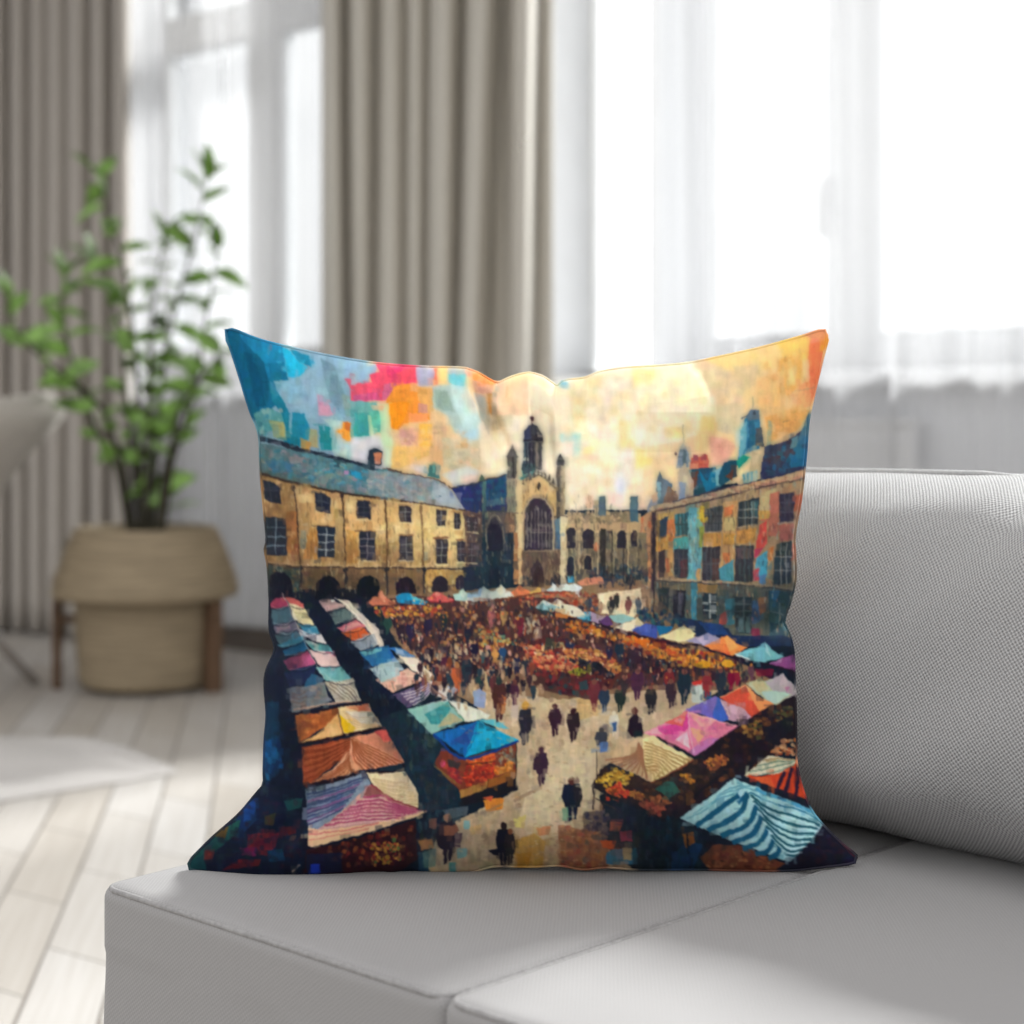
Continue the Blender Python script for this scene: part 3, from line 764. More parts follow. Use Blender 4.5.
    for x, y0, y1, c in ((425, 600, 790, '#1c3448'), (340, 630, 780, '#2a2440'), (540, 640, 850, '#3a2a34'), (600, 640, 800, '#3a2030'), (575, 840, 1050, '#3c1f44'), (460, 900, 1060, '#3a3034'), (850, 840, 1050, '#7a2c30'), (985, 850, 1060, '#182c34')):
        figure(x, y0, y1, c, '#a06a58', w=.46)
    V(680, 600, 120)
    D('#d08a2c #c8742c #e0a040 #b8502c #8a2c34 #e0a850', 110, 4.5, 3.4, 0, 430, 280, 450, 460, 520, 520, 640, 400, 600, 120, 590, 0, 560, a=.85)
    D('#2a1c30 #1f2c34 #3a1428 #1f1c38 #28343c', 100, 3, 6, 0, 400, 260, 430, 520, 500, 760, 580, 860, 640, 560, 700, 380, 780, 180, 700, a=.6, tilt=.15)
    E('#dda034', 410, 545, 48, 36)
    E('#cf9428', 200, 555, 70, 32)
    P('#8a1c38', 640, 590, 800, 590, 790, 650, 660, 650, a=.7)
    P('#f4e2a8', -20, 255, 30, 222, 140, 296, -20, 365)
    P('#9c96b4', 50, 355, 240, 280, 350, 338, 215, 396)
    P('#c4b8c8', 140, 330, 240, 284, 245, 350, 190, 385, a=.8)
    P('#ee8c4a', 200, 388, 300, 350, 402, 304, 480, 370, 575, 405, 445, 480, 280, 430)
    P('#f4b462', 375, 335, 408, 308, 450, 350, 500, 400, 430, 440, a=.7)
    P('#e0603c', 270, 420, 430, 450, 440, 480, 290, 435)
    P('#7abec4', 465, 460, 590, 420, 680, 400, 726, 358, 800, 440, 900, 485, 720, 536, 600, 516)
    P('#a8d8d8', 726, 362, 760, 420, 780, 500, 735, 440)
    P('#d8e8e4', 470, 455, 590, 500, 600, 516, 480, 475)
    P('#98508c', 755, 548, 860, 500, 990, 465, 990, 608, 860, 582)
    P('#b884b0', 760, 546, 880, 490, 860, 530)
    L('#241a28', 18, 40, 378, 215, 402, 280, 440, 450, 488, 600, 528, 720, 545, 980, 618)
    for x, y0, y1, c in ((230, 610, 850, '#8a2430'), (345, 560, 800, '#1c3038'), (440, 590, 780, '#7a1434'), (40, 600, 900, '#1c2c34'), (490, 600, 740, '#8a2438'), (610, 540, 700, '#6a4450')):
        figure(x, y0, y1, c, '#c07a44', w=.36)
    P('#c8d4cc', 85, 720, 190, 700, 200, 880, 110, 880)
    P('#c83a34', 105, 700, 190, 690, 185, 725, 110, 730)
    P('#24507c', 200, 770, 270, 780, 260, 850, 205, 840)
    # stall beneath, right row
    V(680, 670, 180)
    P('#231c25', -30, 610, 330, 300, 660, 130, 700, 330, 560, 480, 400, 610, 300, 640, -30, 860)
    D('#3a2420 #5a3424 #2a1c28 #1c2028 #7a4a2c #302430', 140, 5, 5, 0, 590, 330, 330, 640, 170, 640, 330, 400, 600, 0, 800, a=.7)
    D('#c87a34 #b86030 #d89a48 #8a4a2c', 50, 4, 3, 110, 540, 200, 470, 290, 510, 200, 590, a=.9)
    D('#a86a34 #8a5a30 #5a5a30 #c09048', 36, 4, 3, 340, 330, 460, 290, 470, 400, 380, 380, a=.8)
    D('#4a5a34 #6a6a3c #34443c #8a6a38', 26, 4, 3, 540, 240, 640, 200, 640, 320, 560, 310, a=.8)
    P('#1c2430', 490, 330, 640, 260, 640, 340, 540, 430, 480, 400, a=.7)
    # right row of tents
    V(680, 600, 120)
    P('#b4aaae', 715, 692, 800, 670, 882, 622, 930, 690, 1000, 745, 990, 810, 900, 850, 755, 762)
    P('#c8b8bc', 882, 626, 930, 695, 900, 780, 850, 720)
    P('#b86a98', 890, 750, 940, 740, 920, 790, a=.7)
    P('#b8be9a', 555, 712, 620, 700, 692, 658, 770, 750, 850, 800, 965, 805, 820, 905, 758, 880)
    P('#c6b684', 600, 715, 690, 664, 750, 760, 690, 800, a=.8)
    P('#aecabc', 690, 790, 800, 770, 940, 805, 820, 895, 760, 870)
    P('#d2503c', 340, 840, 450, 790, 558, 726, 690, 945, 600, 1010, 470, 905)
    P('#f3975c', 555, 726, 600, 760, 680, 830, 800, 890, 680, 955)
    L('#f0a070', 10, 345, 836, 558, 728)
    P('#c89caa', 325, 845, 430, 880, 560, 940, 608, 1000, 520, 1045, 420, 1030)
    P('#e0b8c0', 420, 890, 500, 920, 480, 980, 430, 960, a=.7)
    P('#6c62b8', 55, 940, 200, 880, 312, 816, 420, 1010, 330, 1050, 200, 985)
    P('#3f64bc', 285, 880, 335, 850, 420, 1030, 300, 1050)
    L('#f0d8d8', 7, 330, 845, 380, 910, 425, 1000)
    V(580, 660, 160)
    P('#3f64bc', 830, 240, 890, 240, 955, 395, 860, 372)
    P('#7a6ac2', 680, 318, 760, 280, 860, 236, 880, 240, 850, 350, 780, 345)
    P('#e8829f', 405, 472, 540, 410, 690, 318, 800, 370, 1018, 422, 900, 510, 740, 622, 500, 495)
    P('#d9488f', 490, 445, 640, 395, 690, 325, 690, 440, 600, 515)
    P('#e2605c', 545, 402, 690, 325, 655, 425)
    P('#f4aaa0', 690, 335, 880, 385, 800, 455)
    P('#f0aa88', 700, 430, 810, 462, 760, 545)
    P('#f5ccd4', 612, 510, 690, 455, 705, 570)
    P('#ca7cb4', 690, 592, 740, 620, 910, 505, 820, 500)
    P('#f3b8b4', 410, 472, 500, 435, 530, 480, a=.8)
    D('#f09ab0 #e060a0 #f4b8b0 #d870a8', 40, 5, 4, 480, 440, 690, 350, 960, 420, 740, 590, a=.4)
    L('#4a2a30', 7, 495, 490, 740, 622)
    L('#3a2434', 9, 740, 622, 1018, 424)
    # goods table under the cream stripes
    P('#2b2124', 75, 795, 150, 690, 460, 780, 730, 635, 1010, 540, 960, 690, 540, 1040, 380, 945, 160, 860)
    D('#3a2c2c #4a3428 #24242c #5a3c2c #2c1c24', 110, 5, 4, 330, 830, 720, 660, 980, 580, 900, 700, 540, 1000, a=.7)
    D('#d4ac40 #c89a34 #e0c050 #b8862c', 90, 3.4, 2.6, 105, 780, 225, 685, 345, 730, 300, 800, 160, 820, a=.95)
    D('#e2622c #d84430 #e8883a #c83a28', 60, 3.6, 3, 160, 845, 250, 790, 330, 850, 270, 895, 185, 895, a=.95)
    D('#a8643c #c8843c #8a4a30', 40, 3.4, 3, 330, 830, 420, 860, 400, 910, 320, 880, a=.9)
    D('#b8503c #c86048 #8a3830 #a05038', 60, 3.6, 3, 360, 930, 440, 905, 560, 940, 500, 1015, 420, 970, a=.9)
    D('#a0583c #8a4a34 #b87048', 40, 3.6, 3, 440, 880, 540, 870, 590, 920, 500, 940, a=.9)
    P('#285c56', 478, 825, 560, 780, 600, 785, 645, 845, 570, 890)
    D('#c8743a #d88a40 #a85a34 #8a4a34', 60, 3.6, 3, 800, 660, 890, 600, 955, 645, 870, 725, a=.9)
    D('#b8702c #d09038 #6a4a34', 24, 3.4, 3, 640, 740, 700, 730, 740, 790, 680, 790, a=.9)
    L('#1c1c24', 20, 75, 798, 200, 870, 380, 950, 540, 1035)
    L('#1c1c24', 16, 540, 1030, 760, 850, 960, 690)
    L('#2c2428', 9, 85, 805, 88, 960)
    L('#2c2428', 9, 150, 860, 152, 1010)
    L('#3a3030', 7, 85, 880, 240, 960)
    L('#3a3230', 8, 108, 585, 110, 770)
    # cream striped canopy
    P('#dabc92', 125, 622, 230, 585, 340, 515, 400, 505, 425, 740, 455, 785, 300, 710)
    P('#f4dfa2', 398, 508, 470, 482, 560, 545, 730, 635, 600, 710, 455, 785, 425, 740)
    for k in range(9):
        t = (k + .6) / 9
        x, y = 145 + 300 * t, 632 + 140 * t
        L('#a8785a', 11, 372 + 30 * t, 525 + 40 * t, 330 + 70 * t + 10, 600 + 60 * t, x, y, a=.85)
    for k in range(9):
        t = (k + .5) / 9
        L('#b9945c', 9, 412 + 10 * t, 518 + 190 * t, 470 + 10 * (1 - t) * 4, 560 + 180 * t, 718 - 250 * t, 640 + 128 * t, a=.8)
    L('#8a4a34', 10, 455, 788, 600, 712, 728, 640)
    # red striped canopy, right edge
    V(680, 670, 180)
    D('#d89868 #c8703c #e0b080 #a84c2c', 36, 5, 3, 530, 465, 580, 410, 660, 380, 680, 490, 560, 490, a=.85)
    P('#dad4b4', 362, 606, 440, 540, 500, 486, 700, 515, 665, 545, 560, 595)
    L('#6a8a78', 7, 400, 580, 500, 560, 640, 530)
    L('#6a8a78', 7, 440, 545, 540, 525, 650, 520)
    L('#a88a5c', 6, 480, 510, 560, 505, 660, 512)
    P('#d2482a', 366, 602, 470, 608, 560, 590, 662, 532, 800, 640, 800, 800, 560, 706)
    P('#e06a3c', 420, 612, 520, 612, 540, 680, 480, 660, a=.6)
    for a_, b_, c_ in (((600, 580), (575, 625), (550, 690)), ((640, 558), (622, 625), (598, 705)), ((672, 545), (672, 640), (655, 735)), ((715, 590), (730, 680), (722, 765)), ((770, 610), (800, 690), (790, 790))):
        L('#38223a', 22, *a_, *b_, *c_)
    L('#1a1a2a', 24, 355, 618, 560, 716, 800, 806)
    # ---- blue striped canopy
    V(600, 680, 270)
    P('#1b2130', 480, 380, 540, 360, 900, 500, 1010, 690, 900, 740, 500, 740, 380, 690, 300, 540)
    P('#a9d6da', 303, 526, 410, 450, 512, 372, 650, 430, 800, 488, 852, 545, 780, 630, 722, 692, 520, 620)
    V(680, 670, 180)
    for c in ((40, 845, 140, 800, 210, 740), (80, 820, 200, 745, 330, 700), (160, 770, 260, 700, 380, 670), (210, 720, 300, 670, 400, 660), (330, 640, 400, 680, 440, 690)):
        L('#5f9eb0', 11, *c, taper=True)
    L('#4f9cbc', 20, 430, 680, 600, 745, 740, 800, 815, 862)
    L('#2a6e8c', 8, 400, 700, 560, 770, 690, 800, 790, 850)
    for c in ((335, 715, 250, 775, 95, 890), (390, 700, 335, 820, 160, 915), (440, 765, 385, 880, 235, 945), (462, 835, 420, 930, 300, 985), (500, 895, 455, 980, 360, 1020), (540, 955, 500, 1030, 430, 1050), (570, 1010, 550, 1050, 500, 1075)):
        L('#1a5c7c', 30, *c)
    for c in ((385, 700, 350, 740, 330, 760), ):
        L('#1a5c7c', 24, *c)
    for k, c in enumerate(((405, 715, 500, 785, 640, 830, 800, 885), (420, 745, 520, 830, 640, 880, 785, 905), (445, 790, 530, 875, 640, 925, 765, 935), (470, 840, 555, 920, 650, 965, 745, 962), (490, 885, 570, 965, 640, 1000, 725, 990), (520, 940, 590, 1010, 640, 1035, 700, 1020), (545, 985, 600, 1045, 650, 1060, 680, 1050))):
        L('#255c68', 13, *c)
    L('#c8e8ea', 7, 388, 700, 440, 770, 500, 890, 590, 1040)
    P('#241c22', 818, 880, 870, 930, 960, 1040, 900, 1060, 720, 1060)
    # ---- bottom right shade and paint blocks
    V(560, 740, 150)
    P('#182430', 215, 520, 330, 470, 520, 520, 640, 560, 820, 560, 1000, 650, 1040, 900, 520, 900, 300, 720)
    D('#16283a #1c3440 #24303c #142030 #2a2c34 #30404c #1a3a50', 150, 3, 10, 400, 520, 820, 570, 1000, 680, 1024, 880, 540, 880, a=.7, tilt=.08)
    P('#6a5a50', 160, 500, 260, 480, 330, 640, 320, 720, 160, 640)
    D('#4a404c #5a5058 #3a3444 #706058 #2c2c44', 60, 4, 4, 140, 500, 330, 480, 340, 650, 200, 650, a=.8)
    P('#a06a4c', -10, 580, 280, 640, 330, 740, 330, 900, -10, 900)
    D('#a8683c #8a5844 #b87a50 #7a5a4c #9a4a3c #5a5a50 #c08858', 130, 6, 5, 0, 590, 290, 650, 320, 870, 0, 870, a=.75, tilt=.2)
    P('#b2553c', 345, 558, 425, 560, 412, 625, 342, 625)
    P('#b33c54', 408, 630, 494, 620, 494, 693, 418, 693)
    P('#dc5a2a', 275, 690, 384, 688, 374, 745, 298, 745)
    P('#3a80a4', 318, 770, 380, 745, 525, 742, 528, 850, 318, 850)
    P('#5a90b8', 380, 750, 428, 748, 428, 815, 385, 815)
    P('#cbbb8a', 428, 742, 493, 742, 493, 824, 433, 824)
    P('#1f5a70', 490, 745, 530, 745, 530, 850, 500, 850)
    P('#1c3c60', 760, 780, 880, 700, 975, 710, 910, 890, 765, 890)
    P('#ab662c', 836, 640, 912, 628, 918, 705, 862, 740)
    L('#141420', 12, 870, 640, 890, 880)
    V(600, 680, 270)
    P('#74402e', 380, 675, 430, 625, 520, 625, 705, 697, 650, 735, 420, 725)
    D('#8a4a30 #6a3428 #a05a3c #50281f #b87a50 #4a3024', 70, 4, 3, 390, 675, 480, 630, 700, 700, 640, 725, 420, 720, a=.8)
    P('#1a1a2a', 725, 700, 855, 548, 1010, 690, 1000, 740, 700, 740)
    D('#1a2038 #241a2c #2c1c28 #16182c', 40, 5, 5, 760, 690, 860, 570, 980, 690, 860, 710, a=.7)
    L('#4a2030', 8, 870, 560, 930, 630, 990, 690)
    # ---- blue gazebo stall
    V(380, 640, 160)
    P('#1a2b38', 160, 440, 330, 600, 350, 620, 520, 770, 520, 1010, 500, 1060, 0, 1060, 0, 500)
    D('#20404c #1c3038 #2a3c3c #16242e #3a4a44 #1a3848', 130, 4, 10, 180, 470, 330, 600, 500, 780, 520, 1000, 260, 1000, 180, 760, a=.7, tilt=.15)
    P('#7a3a2c', 345, 795, 395, 690, 545, 760, 875, 660, 875, 850, 525, 1000)
    D('#c23a28 #a83028 #d04a2c #8a2c28 #c85034', 160, 3, 2.6, 545, 800, 740, 745, 735, 890, 545, 935, a=.9)
    D('#d8602c #e07834 #c8482c', 70, 3, 2.6, 560, 770, 740, 720, 735, 780, 600, 815, a=.9)
    D('#a83434 #8a2c30 #b84a3c #6a2c34', 60, 3, 3, 395, 790, 530, 850, 525, 925, 430, 880, a=.9)
    E('#cc4a6c', 402, 790, 18, 24)
    P('#2c3238', 430, 760, 520, 790, 500, 830, 440, 810, a=.8)
    D('#8a8478 #6a6a60 #a8946c', 26, 2.6, 3.4, 740, 720, 860, 690, 860, 780, 745, 800, a=.8)
    P('#c88440', 735, 830, 855, 780, 855, 835, 745, 868)
    D('#e0742c #d89048 #b86a30', 26, 3, 2.4, 740, 820, 850, 780, 850, 825, 745, 860, a=.9)
    L('#4a2c20', 8, 545, 800, 735, 780)
    P('#ab7c40', 515, 962, 692, 900, 692, 955, 518, 1020)
    P('#9a5c2c', 692, 900, 872, 828, 872, 885, 692, 955)
    L('#4a2c20', 8, 692, 890, 692, 955)
    P('#8a6a3c', 340, 800, 520, 925, 520, 950, 345, 825, a=.8)
    P('#1c1c24', 520, 1015, 870, 885, 870, 960, 660, 1040, 520, 1060)
    L('#2c2a2c', 8, 874, 650, 870, 945)
    P('#1a66ac', 340, 602, 480, 565, 628, 520, 600, 640, 545, 750)
    P('#2a5098', 470, 645, 628, 525, 570, 690)
    P('#18a2cc', 626, 520, 700, 560, 890, 636, 720, 700, 545, 755)
    P('#30b8d8', 640, 540, 740, 590, 700, 640, 620, 650, a=.5)
    P('#5fb8c4', 632, 516, 745, 508, 830, 572, 760, 565)
    L('#1a4a9c', 16, 342, 605, 545, 762, 890, 645)
    # second column of canopies
    P('#8bbbae', 170, 445, 300, 415, 435, 388, 548, 520, 330, 605)
    P('#3f9092', 285, 475, 435, 398, 455, 440, 385, 545, 330, 540)
    P('#b4ae86', 365, 565, 450, 465, 540, 520)
    P('#dfe0cc', 445, 390, 560, 420, 710, 482, 690, 505, 545, 525)
    L('#5f8a70', 9, 440, 395, 490, 460, 545, 520)
    P('#574a6c', 80, 350, 200, 310, 305, 255, 335, 330, 180, 437)
    for k in range(5):
        L('#d0c4c8', 6, 130 + 20 * k, 345 + 18 * k, 230 + 14 * k, 325 + 12 * k, 310 + 4 * k, 280 + 12 * k, a=.8)
    P('#d8d2ca', 308, 258, 400, 290, 490, 335, 440, 390, 332, 350)
    for k in range(4):
        L('#9a7a68', 6, 318, 275 + 14 * k, 360 + 10 * k, 330 + 8 * k, 430 - 10 * k, 375 + 6 * k, a=.7)
    P('#8ca2c4', 425, 292, 505, 322, 470, 355)
    P('#daaa96', -30, 255, 90, 225, 178, 182, 285, 258, 80, 338)
    D('#e0b8a0 #c88a78 #e8c8ac', 22, 5, 3, 0, 255, 170, 200, 260, 260, 90, 320, a=.5)
    P('#ead9c0', 115, 98, 230, 118, 335, 222, 310, 265, 200, 192)
    P('#f4e0d0', 200, 150, 300, 210, 300, 240, 220, 190, a=.7)
    P('#9cb6c2', -30, 165, 90, 98, 155, 192, 20, 240)
    P('#1f5aa4', -40, 90, 60, 38, 95, 112, -20, 170)
    P('#2f72bc', 58, 48, 130, 48, 228, 112, 150, 112)
    P('#b8ccd4', 100, 48, 140, 60, 160, 100, 110, 96, a=.7)
    V(260, 570, 120)
    P('#cac0ac', 660, 250, 760, 268, 900, 400, 1010, 500, 1060, 640, 1060, 700, 950, 545, 850, 432, 720, 312)
    P('#f0e0c8', 900, 430, 1000, 520, 1040, 640, 960, 560, a=.7)
    P('#98827e', 505, 270, 600, 205, 660, 278, 735, 312, 570, 356)
    P('#d8d4c8', 588, 200, 645, 262, 615, 272)
    P('#c09a94', 530, 300, 680, 290, 720, 310, 575, 345, a=.7)
    P('#5b6c6a', 585, 372, 720, 325, 830, 400, 650, 465)
    P('#c36a72', 662, 492, 825, 425, 905, 482, 720, 532)
    P('#d8a898', 700, 500, 830, 440, 860, 470, 740, 510, a=.6)
    P('#ca5a2e', 695, 532, 880, 485, 940, 562, 790, 605)
    P('#8c969a', 770, 612, 975, 546, 1020, 640, 860, 695)
    P('#2a6c9c', 850, 702, 1100, 640, 1130, 780, 960, 826)
    P('#6ab0bc', 860, 705, 1040, 665, 1040, 690, 900, 735)
    P('#a3babb', 930, 842, 1160, 770, 1200, 900, 1040, 960)
    # first column of canopies
    P('#a83a5a', 80, 300, 190, 196, 235, 290, 245, 318, 90, 328)
    P('#ca6058', 188, 196, 375, 288, 380, 326, 262, 314)
    P('#f0d0c0', 188, 200, 260, 310, 245, 290)
    P('#44626e', 95, 340, 242, 310, 295, 440, 110, 474)
    P('#dacb9a', 245, 290, 385, 325, 465, 472, 330, 455)
    P('#f0e4c0', 250, 295, 300, 370, 330, 440, 300, 430)
    L('#a89868', 6, 300, 360, 370, 380, 430, 410)
    P('#6a6472', 115, 480, 302, 445, 338, 520, 140, 562)
    P('#9a8084', 140, 490, 250, 470, 260, 500, 150, 525, a=.7)
    P('#3a7c94', 315, 458, 482, 478, 518, 545, 400, 545)
    P('#4a6872', 125, 545, 315, 515, 362, 570, 175, 645)
    P('#dcd8d8', 325, 495, 420, 545, 525, 548, 575, 630, 440, 605)
    P('#3f8ca4', 145, 645, 372, 558, 385, 602, 205, 668)
    P('#1f5c84', 195, 690, 385, 590, 415, 682, 220, 744)
    P('#5a9c9e', 385, 600, 582, 638, 628, 705, 450, 685)
    P('#8a3a56', 200, 775, 412, 695, 475, 800, 255, 868)
    P('#b35278', 290, 862, 360, 810, 430, 715, 482, 792)
    P('#dabab2', 420, 688, 632, 698, 688, 822, 520, 825)
    P('#d27082', 550, 698, 635, 693, 655, 742)
    P('#192346', 205, 878, 475, 800, 460, 965, 255, 995)
    P('#245c7a', 445, 880, 555, 930, 500, 990, 370, 1005)
    P('#6aa6a6', 475, 828, 703, 828, 808, 962, 560, 945)
    P('#9cc4c0', 500, 840, 620, 930, 790, 960, 600, 950, a=.6)
    for a_ in ((100, 332, 240, 312), (110, 478, 295, 442), (128, 545, 310, 518), (205, 745, 410, 690)):
        L('#2a2434', 8, *a_, a=.8)
    V(270, 680, 160)
    P('#798082', 122, 50, 240, 40, 352, 12, 375, 110, 400, 132, 145, 220)
    D('#8a8a80 #6a7480 #a08a78 #5a6470 #98887c', 40, 6, 3, 140, 60, 340, 40, 370, 140, 150, 205, a=.6)
    P('#bab29c', 350, 10, 440, 10, 532, -10, 585, 140, 430, 150)
    for k in range(4):
        L('#6a5e54', 6, 360 + 22 * k, 30 - 4 * k, 420 + 24 * k, 80 - 6 * k, 480 + 26 * k, 128, a=.7)
    L('#c8a48c', 10, 150, 195, 400, 150, 560, 140)
    for k in range(3):
        L('#6a5448', 6, 140, 90 + 26 * k, 190, 100 + 26 * k, 235, 80 + 26 * k, a=.6)
    P('#aa5c30', 165, 232, 300, 215, 432, 180, 440, 240, 240, 375, 185, 408)
    D('#b86a34 #8a4a2c #c87c40 #9a5030', 40, 6, 4, 175, 240, 420, 195, 380, 260, 220, 360, a=.6)
    P('#daa362', 185, 410, 300, 350, 435, 215, 470, 350)
    P('#e8be80', 260, 385, 420, 270, 460, 345, 300, 375, a=.7)
    P('#e2c392', 432, 180, 560, 165, 638, 155, 660, 210, 718, 300, 470, 352)
    P('#d26a48', 490, 178, 630, 156, 655, 206, 560, 200)
    P('#ddd2ba', 480, 205, 655, 208, 705, 290, 590, 278)
    P('#e4b41c', 448, 225, 555, 312, 535, 335, 478, 345)
    L('#6a4020', 6, 432, 185, 455, 260, 470, 350)
    P('#9a462a', 205, 432, 360, 405, 525, 365, 515, 470, 255, 665, 212, 672)
    for k in range(9):
        t = k / 9
        L('#6a2c1c', 5, 225, 450 + 190 * t, 350, 440 + 140 * t, 505, 385 + 60 * t, a=.6)
    P('#dc9c72', 250, 668, 420, 560, 515, 440, 600, 575)
    P('#dc8c6a', 520, 365, 640, 345, 742, 316, 862, 532, 590, 582, 512, 480)
    P('#d25650', 670, 332, 745, 316, 780, 385, 720, 380)
    for k in range(7):
        t = k / 7
        L('#9a563c', 8, 530 + 6 * t, 385 + 10 * t, 545 + 90 * (1 - t) * .8 + 20, 500 - 40 * (1 - t), 610 + 220 * (1 - t), 575 - 60 * (1 - t), a=.75)
        L('#a85f40', 7, 512, 470 + 8 * k, 480 - 8 * k, 560 - 2 * k, 300 + 30 * k, 655 - 10 * k, a=.6)
    L('#f0b890', 8, 525, 372, 515, 470, 400, 580)
    P('#7d8e9e', 228, 702, 420, 655, 612, 590, 648, 672, 400, 892, 310, 955, 245, 945)
    for k in range(9):
        t = k / 8
        L(('#2c3a5c', '#34466a', '#6a4470')[k % 3], 9, 238, 735 + 190 * t, 380, 705 + 160 * t, 600 - 130 * t, 625 + 190 * t, a=.85)
    for k in range(4):
        L('#c4ccd8', 6, 240, 770 + 45 * k, 340, 755 + 42 * k, 420, 720 + 40 * k, a=.7)
    P('#e6d1a6', 615, 592, 740, 598, 865, 586, 930, 690, 1005, 832, 900, 822, 700, 705, 650, 660)
    for k in range(5):
        L('#b89c70', 5, 660 + 14 * k, 640 + 22 * k, 780, 660 + 26 * k, 900 + 10 * k, 680 + 26 * k, a=.6)
    P('#c99890', 645, 668, 720, 720, 900, 822, 1008, 840, 640, 950, 250, 1000, 310, 950, 400, 892)
    P('#8a5450', 625, 690, 665, 680, 720, 735, 690, 760, 600, 740)
    for k in range(6):
        t = k / 5
        L('#a64866', 12, 600 - 250 * t, 755 + 175 * t, 720 - 120 * t, 745 + 150 * t, 800 + 40 * t, 790 + 100 * t, 960 - 150 * t, 840 + 40 * t, a=.8)
    L('#8a3a44', 12, 650, 672, 800, 770, 1000, 838)
    P('#e3bc92', 245, 945, 330, 960, 640, 925, 1008, 842, 980, 862, 640, 975, 265, 1072, 245, 1060)
    L('#d07a70', 9, 250, 990, 450, 965, 700, 920)
    L('#d88a78', 8, 250, 1025, 450, 990, 640, 950)
    for a_ in ((140, 222, 350, 190, 590, 142), (190, 414, 470, 358, 718, 306), (215, 682, 420, 640, 610, 590), (610, 590, 740, 592, 862, 572), (850, 545, 860, 560)):
        L('#1c1018', 15, *a_)
    # left stall and dark paint at the lower left
    V(180, 700, 260)
    P('#2c141c', 500, 590, 700, 545, 930, 470, 935, 630, 860, 680, 560, 690, 490, 680)
    D('#5a1c20 #7a2c24 #3a1420 #8a4a2c #4a2c28', 90, 4, 4, 520, 590, 920, 490, 920, 620, 560, 680, a=.7)
    D('#8a6a2c #a85030 #4a6a3c #c08a40 #7a2c2c #b07a3c', 90, 3, 3, 750, 570, 860, 550, 870, 640, 760, 660, a=.9)
    P('#0f1c3c', 500, 610, 640, 600, 640, 680, 500, 690, a=.7)
    V(185, 740, 150)
    P('#10405f', 540, -260, 640, -260, 660, 130, 640, 240, 540, 300, a=.55)
    D('#0f4a7c #0c3560 #155a86 #0e2a50', 50, 4, 8, 550, 0, 660, 10, 660, 240, 550, 280, a=.8)
    P('#10294e', 410, 430, 500, 390, 520, 520, 400, 640, 330, 600)
    P('#143c78', 420, 440, 490, 410, 470, 540, 400, 560)
    P('#1a4b44', 280, 600, 380, 540, 360, 640, 210, 760, 60, 860, 10, 890, 20, 830, 180, 690)
    P('#123c40', 20, 830, 130, 780, 150, 890, 20, 900)
    P('#5c4a20', 225, 620, 305, 590, 272, 675, 205, 665)
    P('#3a3a1c', 540, 520, 625, 500, 605, 585, 550, 580)
    P('#7d1c26', 430, 645, 645, 630, 625, 720, 560, 795, 430, 765)
    P('#962a24', 480, 640, 580, 632, 560, 690, 490, 690, a=.7)
    P('#641820', 370, 820, 525, 815, 500, 860, 250, 890)
    P('#701c4a', 375, 735, 495, 735, 485, 795, 390, 790)
    P('#6a302c', 135, 750, 205, 745, 195, 805, 135, 820)
    P('#a83828', 158, 770, 182, 768, 178, 790, 160, 792)
    P('#0f3754', 560, 760, 660, 740, 690, 820, 580, 835)
    P('#1d4c4c', 680, 420, 805, 395, 790, 465, 700, 485)
    P('#50181c', 640, 600, 760, 590, 760, 640, 650, 660)
    P('#1c34a0', 855, 850, 925, 845, 925, 905, 858, 912)
    P('#3f3434', 720, 655, 765, 650, 750, 690, 710, 690)
    L('#a89080', 12, 735, 905, 760, 880, 785, 855)
    D('#141c34 #10243c #2a1424 #0f1628 #1c2c38 #3a1820', 110, 5, 5, 250, 560, 480, 420, 800, 420, 830, 900, 200, 880, a=.45)
    # ---- lower paving accents
    V(420, 740, 150)
    P('#1b2a38', -10, -10, 40, 60, 90, 180, 270, 340, 275, 400, 310, 450, 200, 470, -10, 490)
    D('#1c3440 #223040 #2a2c34 #143040 #3a3a3c', 60, 5, 6, 0, 250, 250, 330, 300, 450, 0, 480, a=.7)
    P('#6f7c80', 150, 480, 330, 450, 320, 520, 200, 540, a=.6)
    P('#cc9c40', 640, 690, 780, 640, 860, 700, 840, 870, 650, 870, a=.85)
    P('#c4861e', 665, 780, 765, 765, 745, 870, 665, 870, a=.9)
    P('#dc8a38', 435, 410, 570, 395, 565, 475, 450, 495)
    P('#cb5a3a', 428, 392, 505, 385, 485, 425)
    P('#da8250', 795, 600, 895, 588, 882, 655, 815, 655, a=.85)
    P('#8ab8b4', 298, 552, 342, 548, 342, 605, 303, 608)
    P('#7ab8b4', 255, 748, 325, 738, 322, 795, 258, 815)
    P('#5aa8a4', 200, 838, 248, 838, 248, 915, 200, 918)
    P('#bb7a48', -10, 690, 85, 680, 92, 742, 15, 755)
    P('#1c3e58', -10, 765, 62, 760, 62, 900, -10, 900)
    P('#5a8078', 20, 770, 110, 740, 110, 860, 30, 880, a=.7)
    P('#dac872', 640, 538, 728, 518, 712, 605, 648, 595, a=.9)
    P('#dcb070', 340, 590, 420, 580, 420, 640, 345, 650, a=.8)
    P('#a8604c', 60, 540, 120, 530, 110, 610, 60, 600, a=.7)
    L('#9a8068', 22, 640, 420, 740, 370, 830, 325, a=.7)
    L('#8a7868', 16, 380, 520, 480, 480, 560, 440, a=.5)


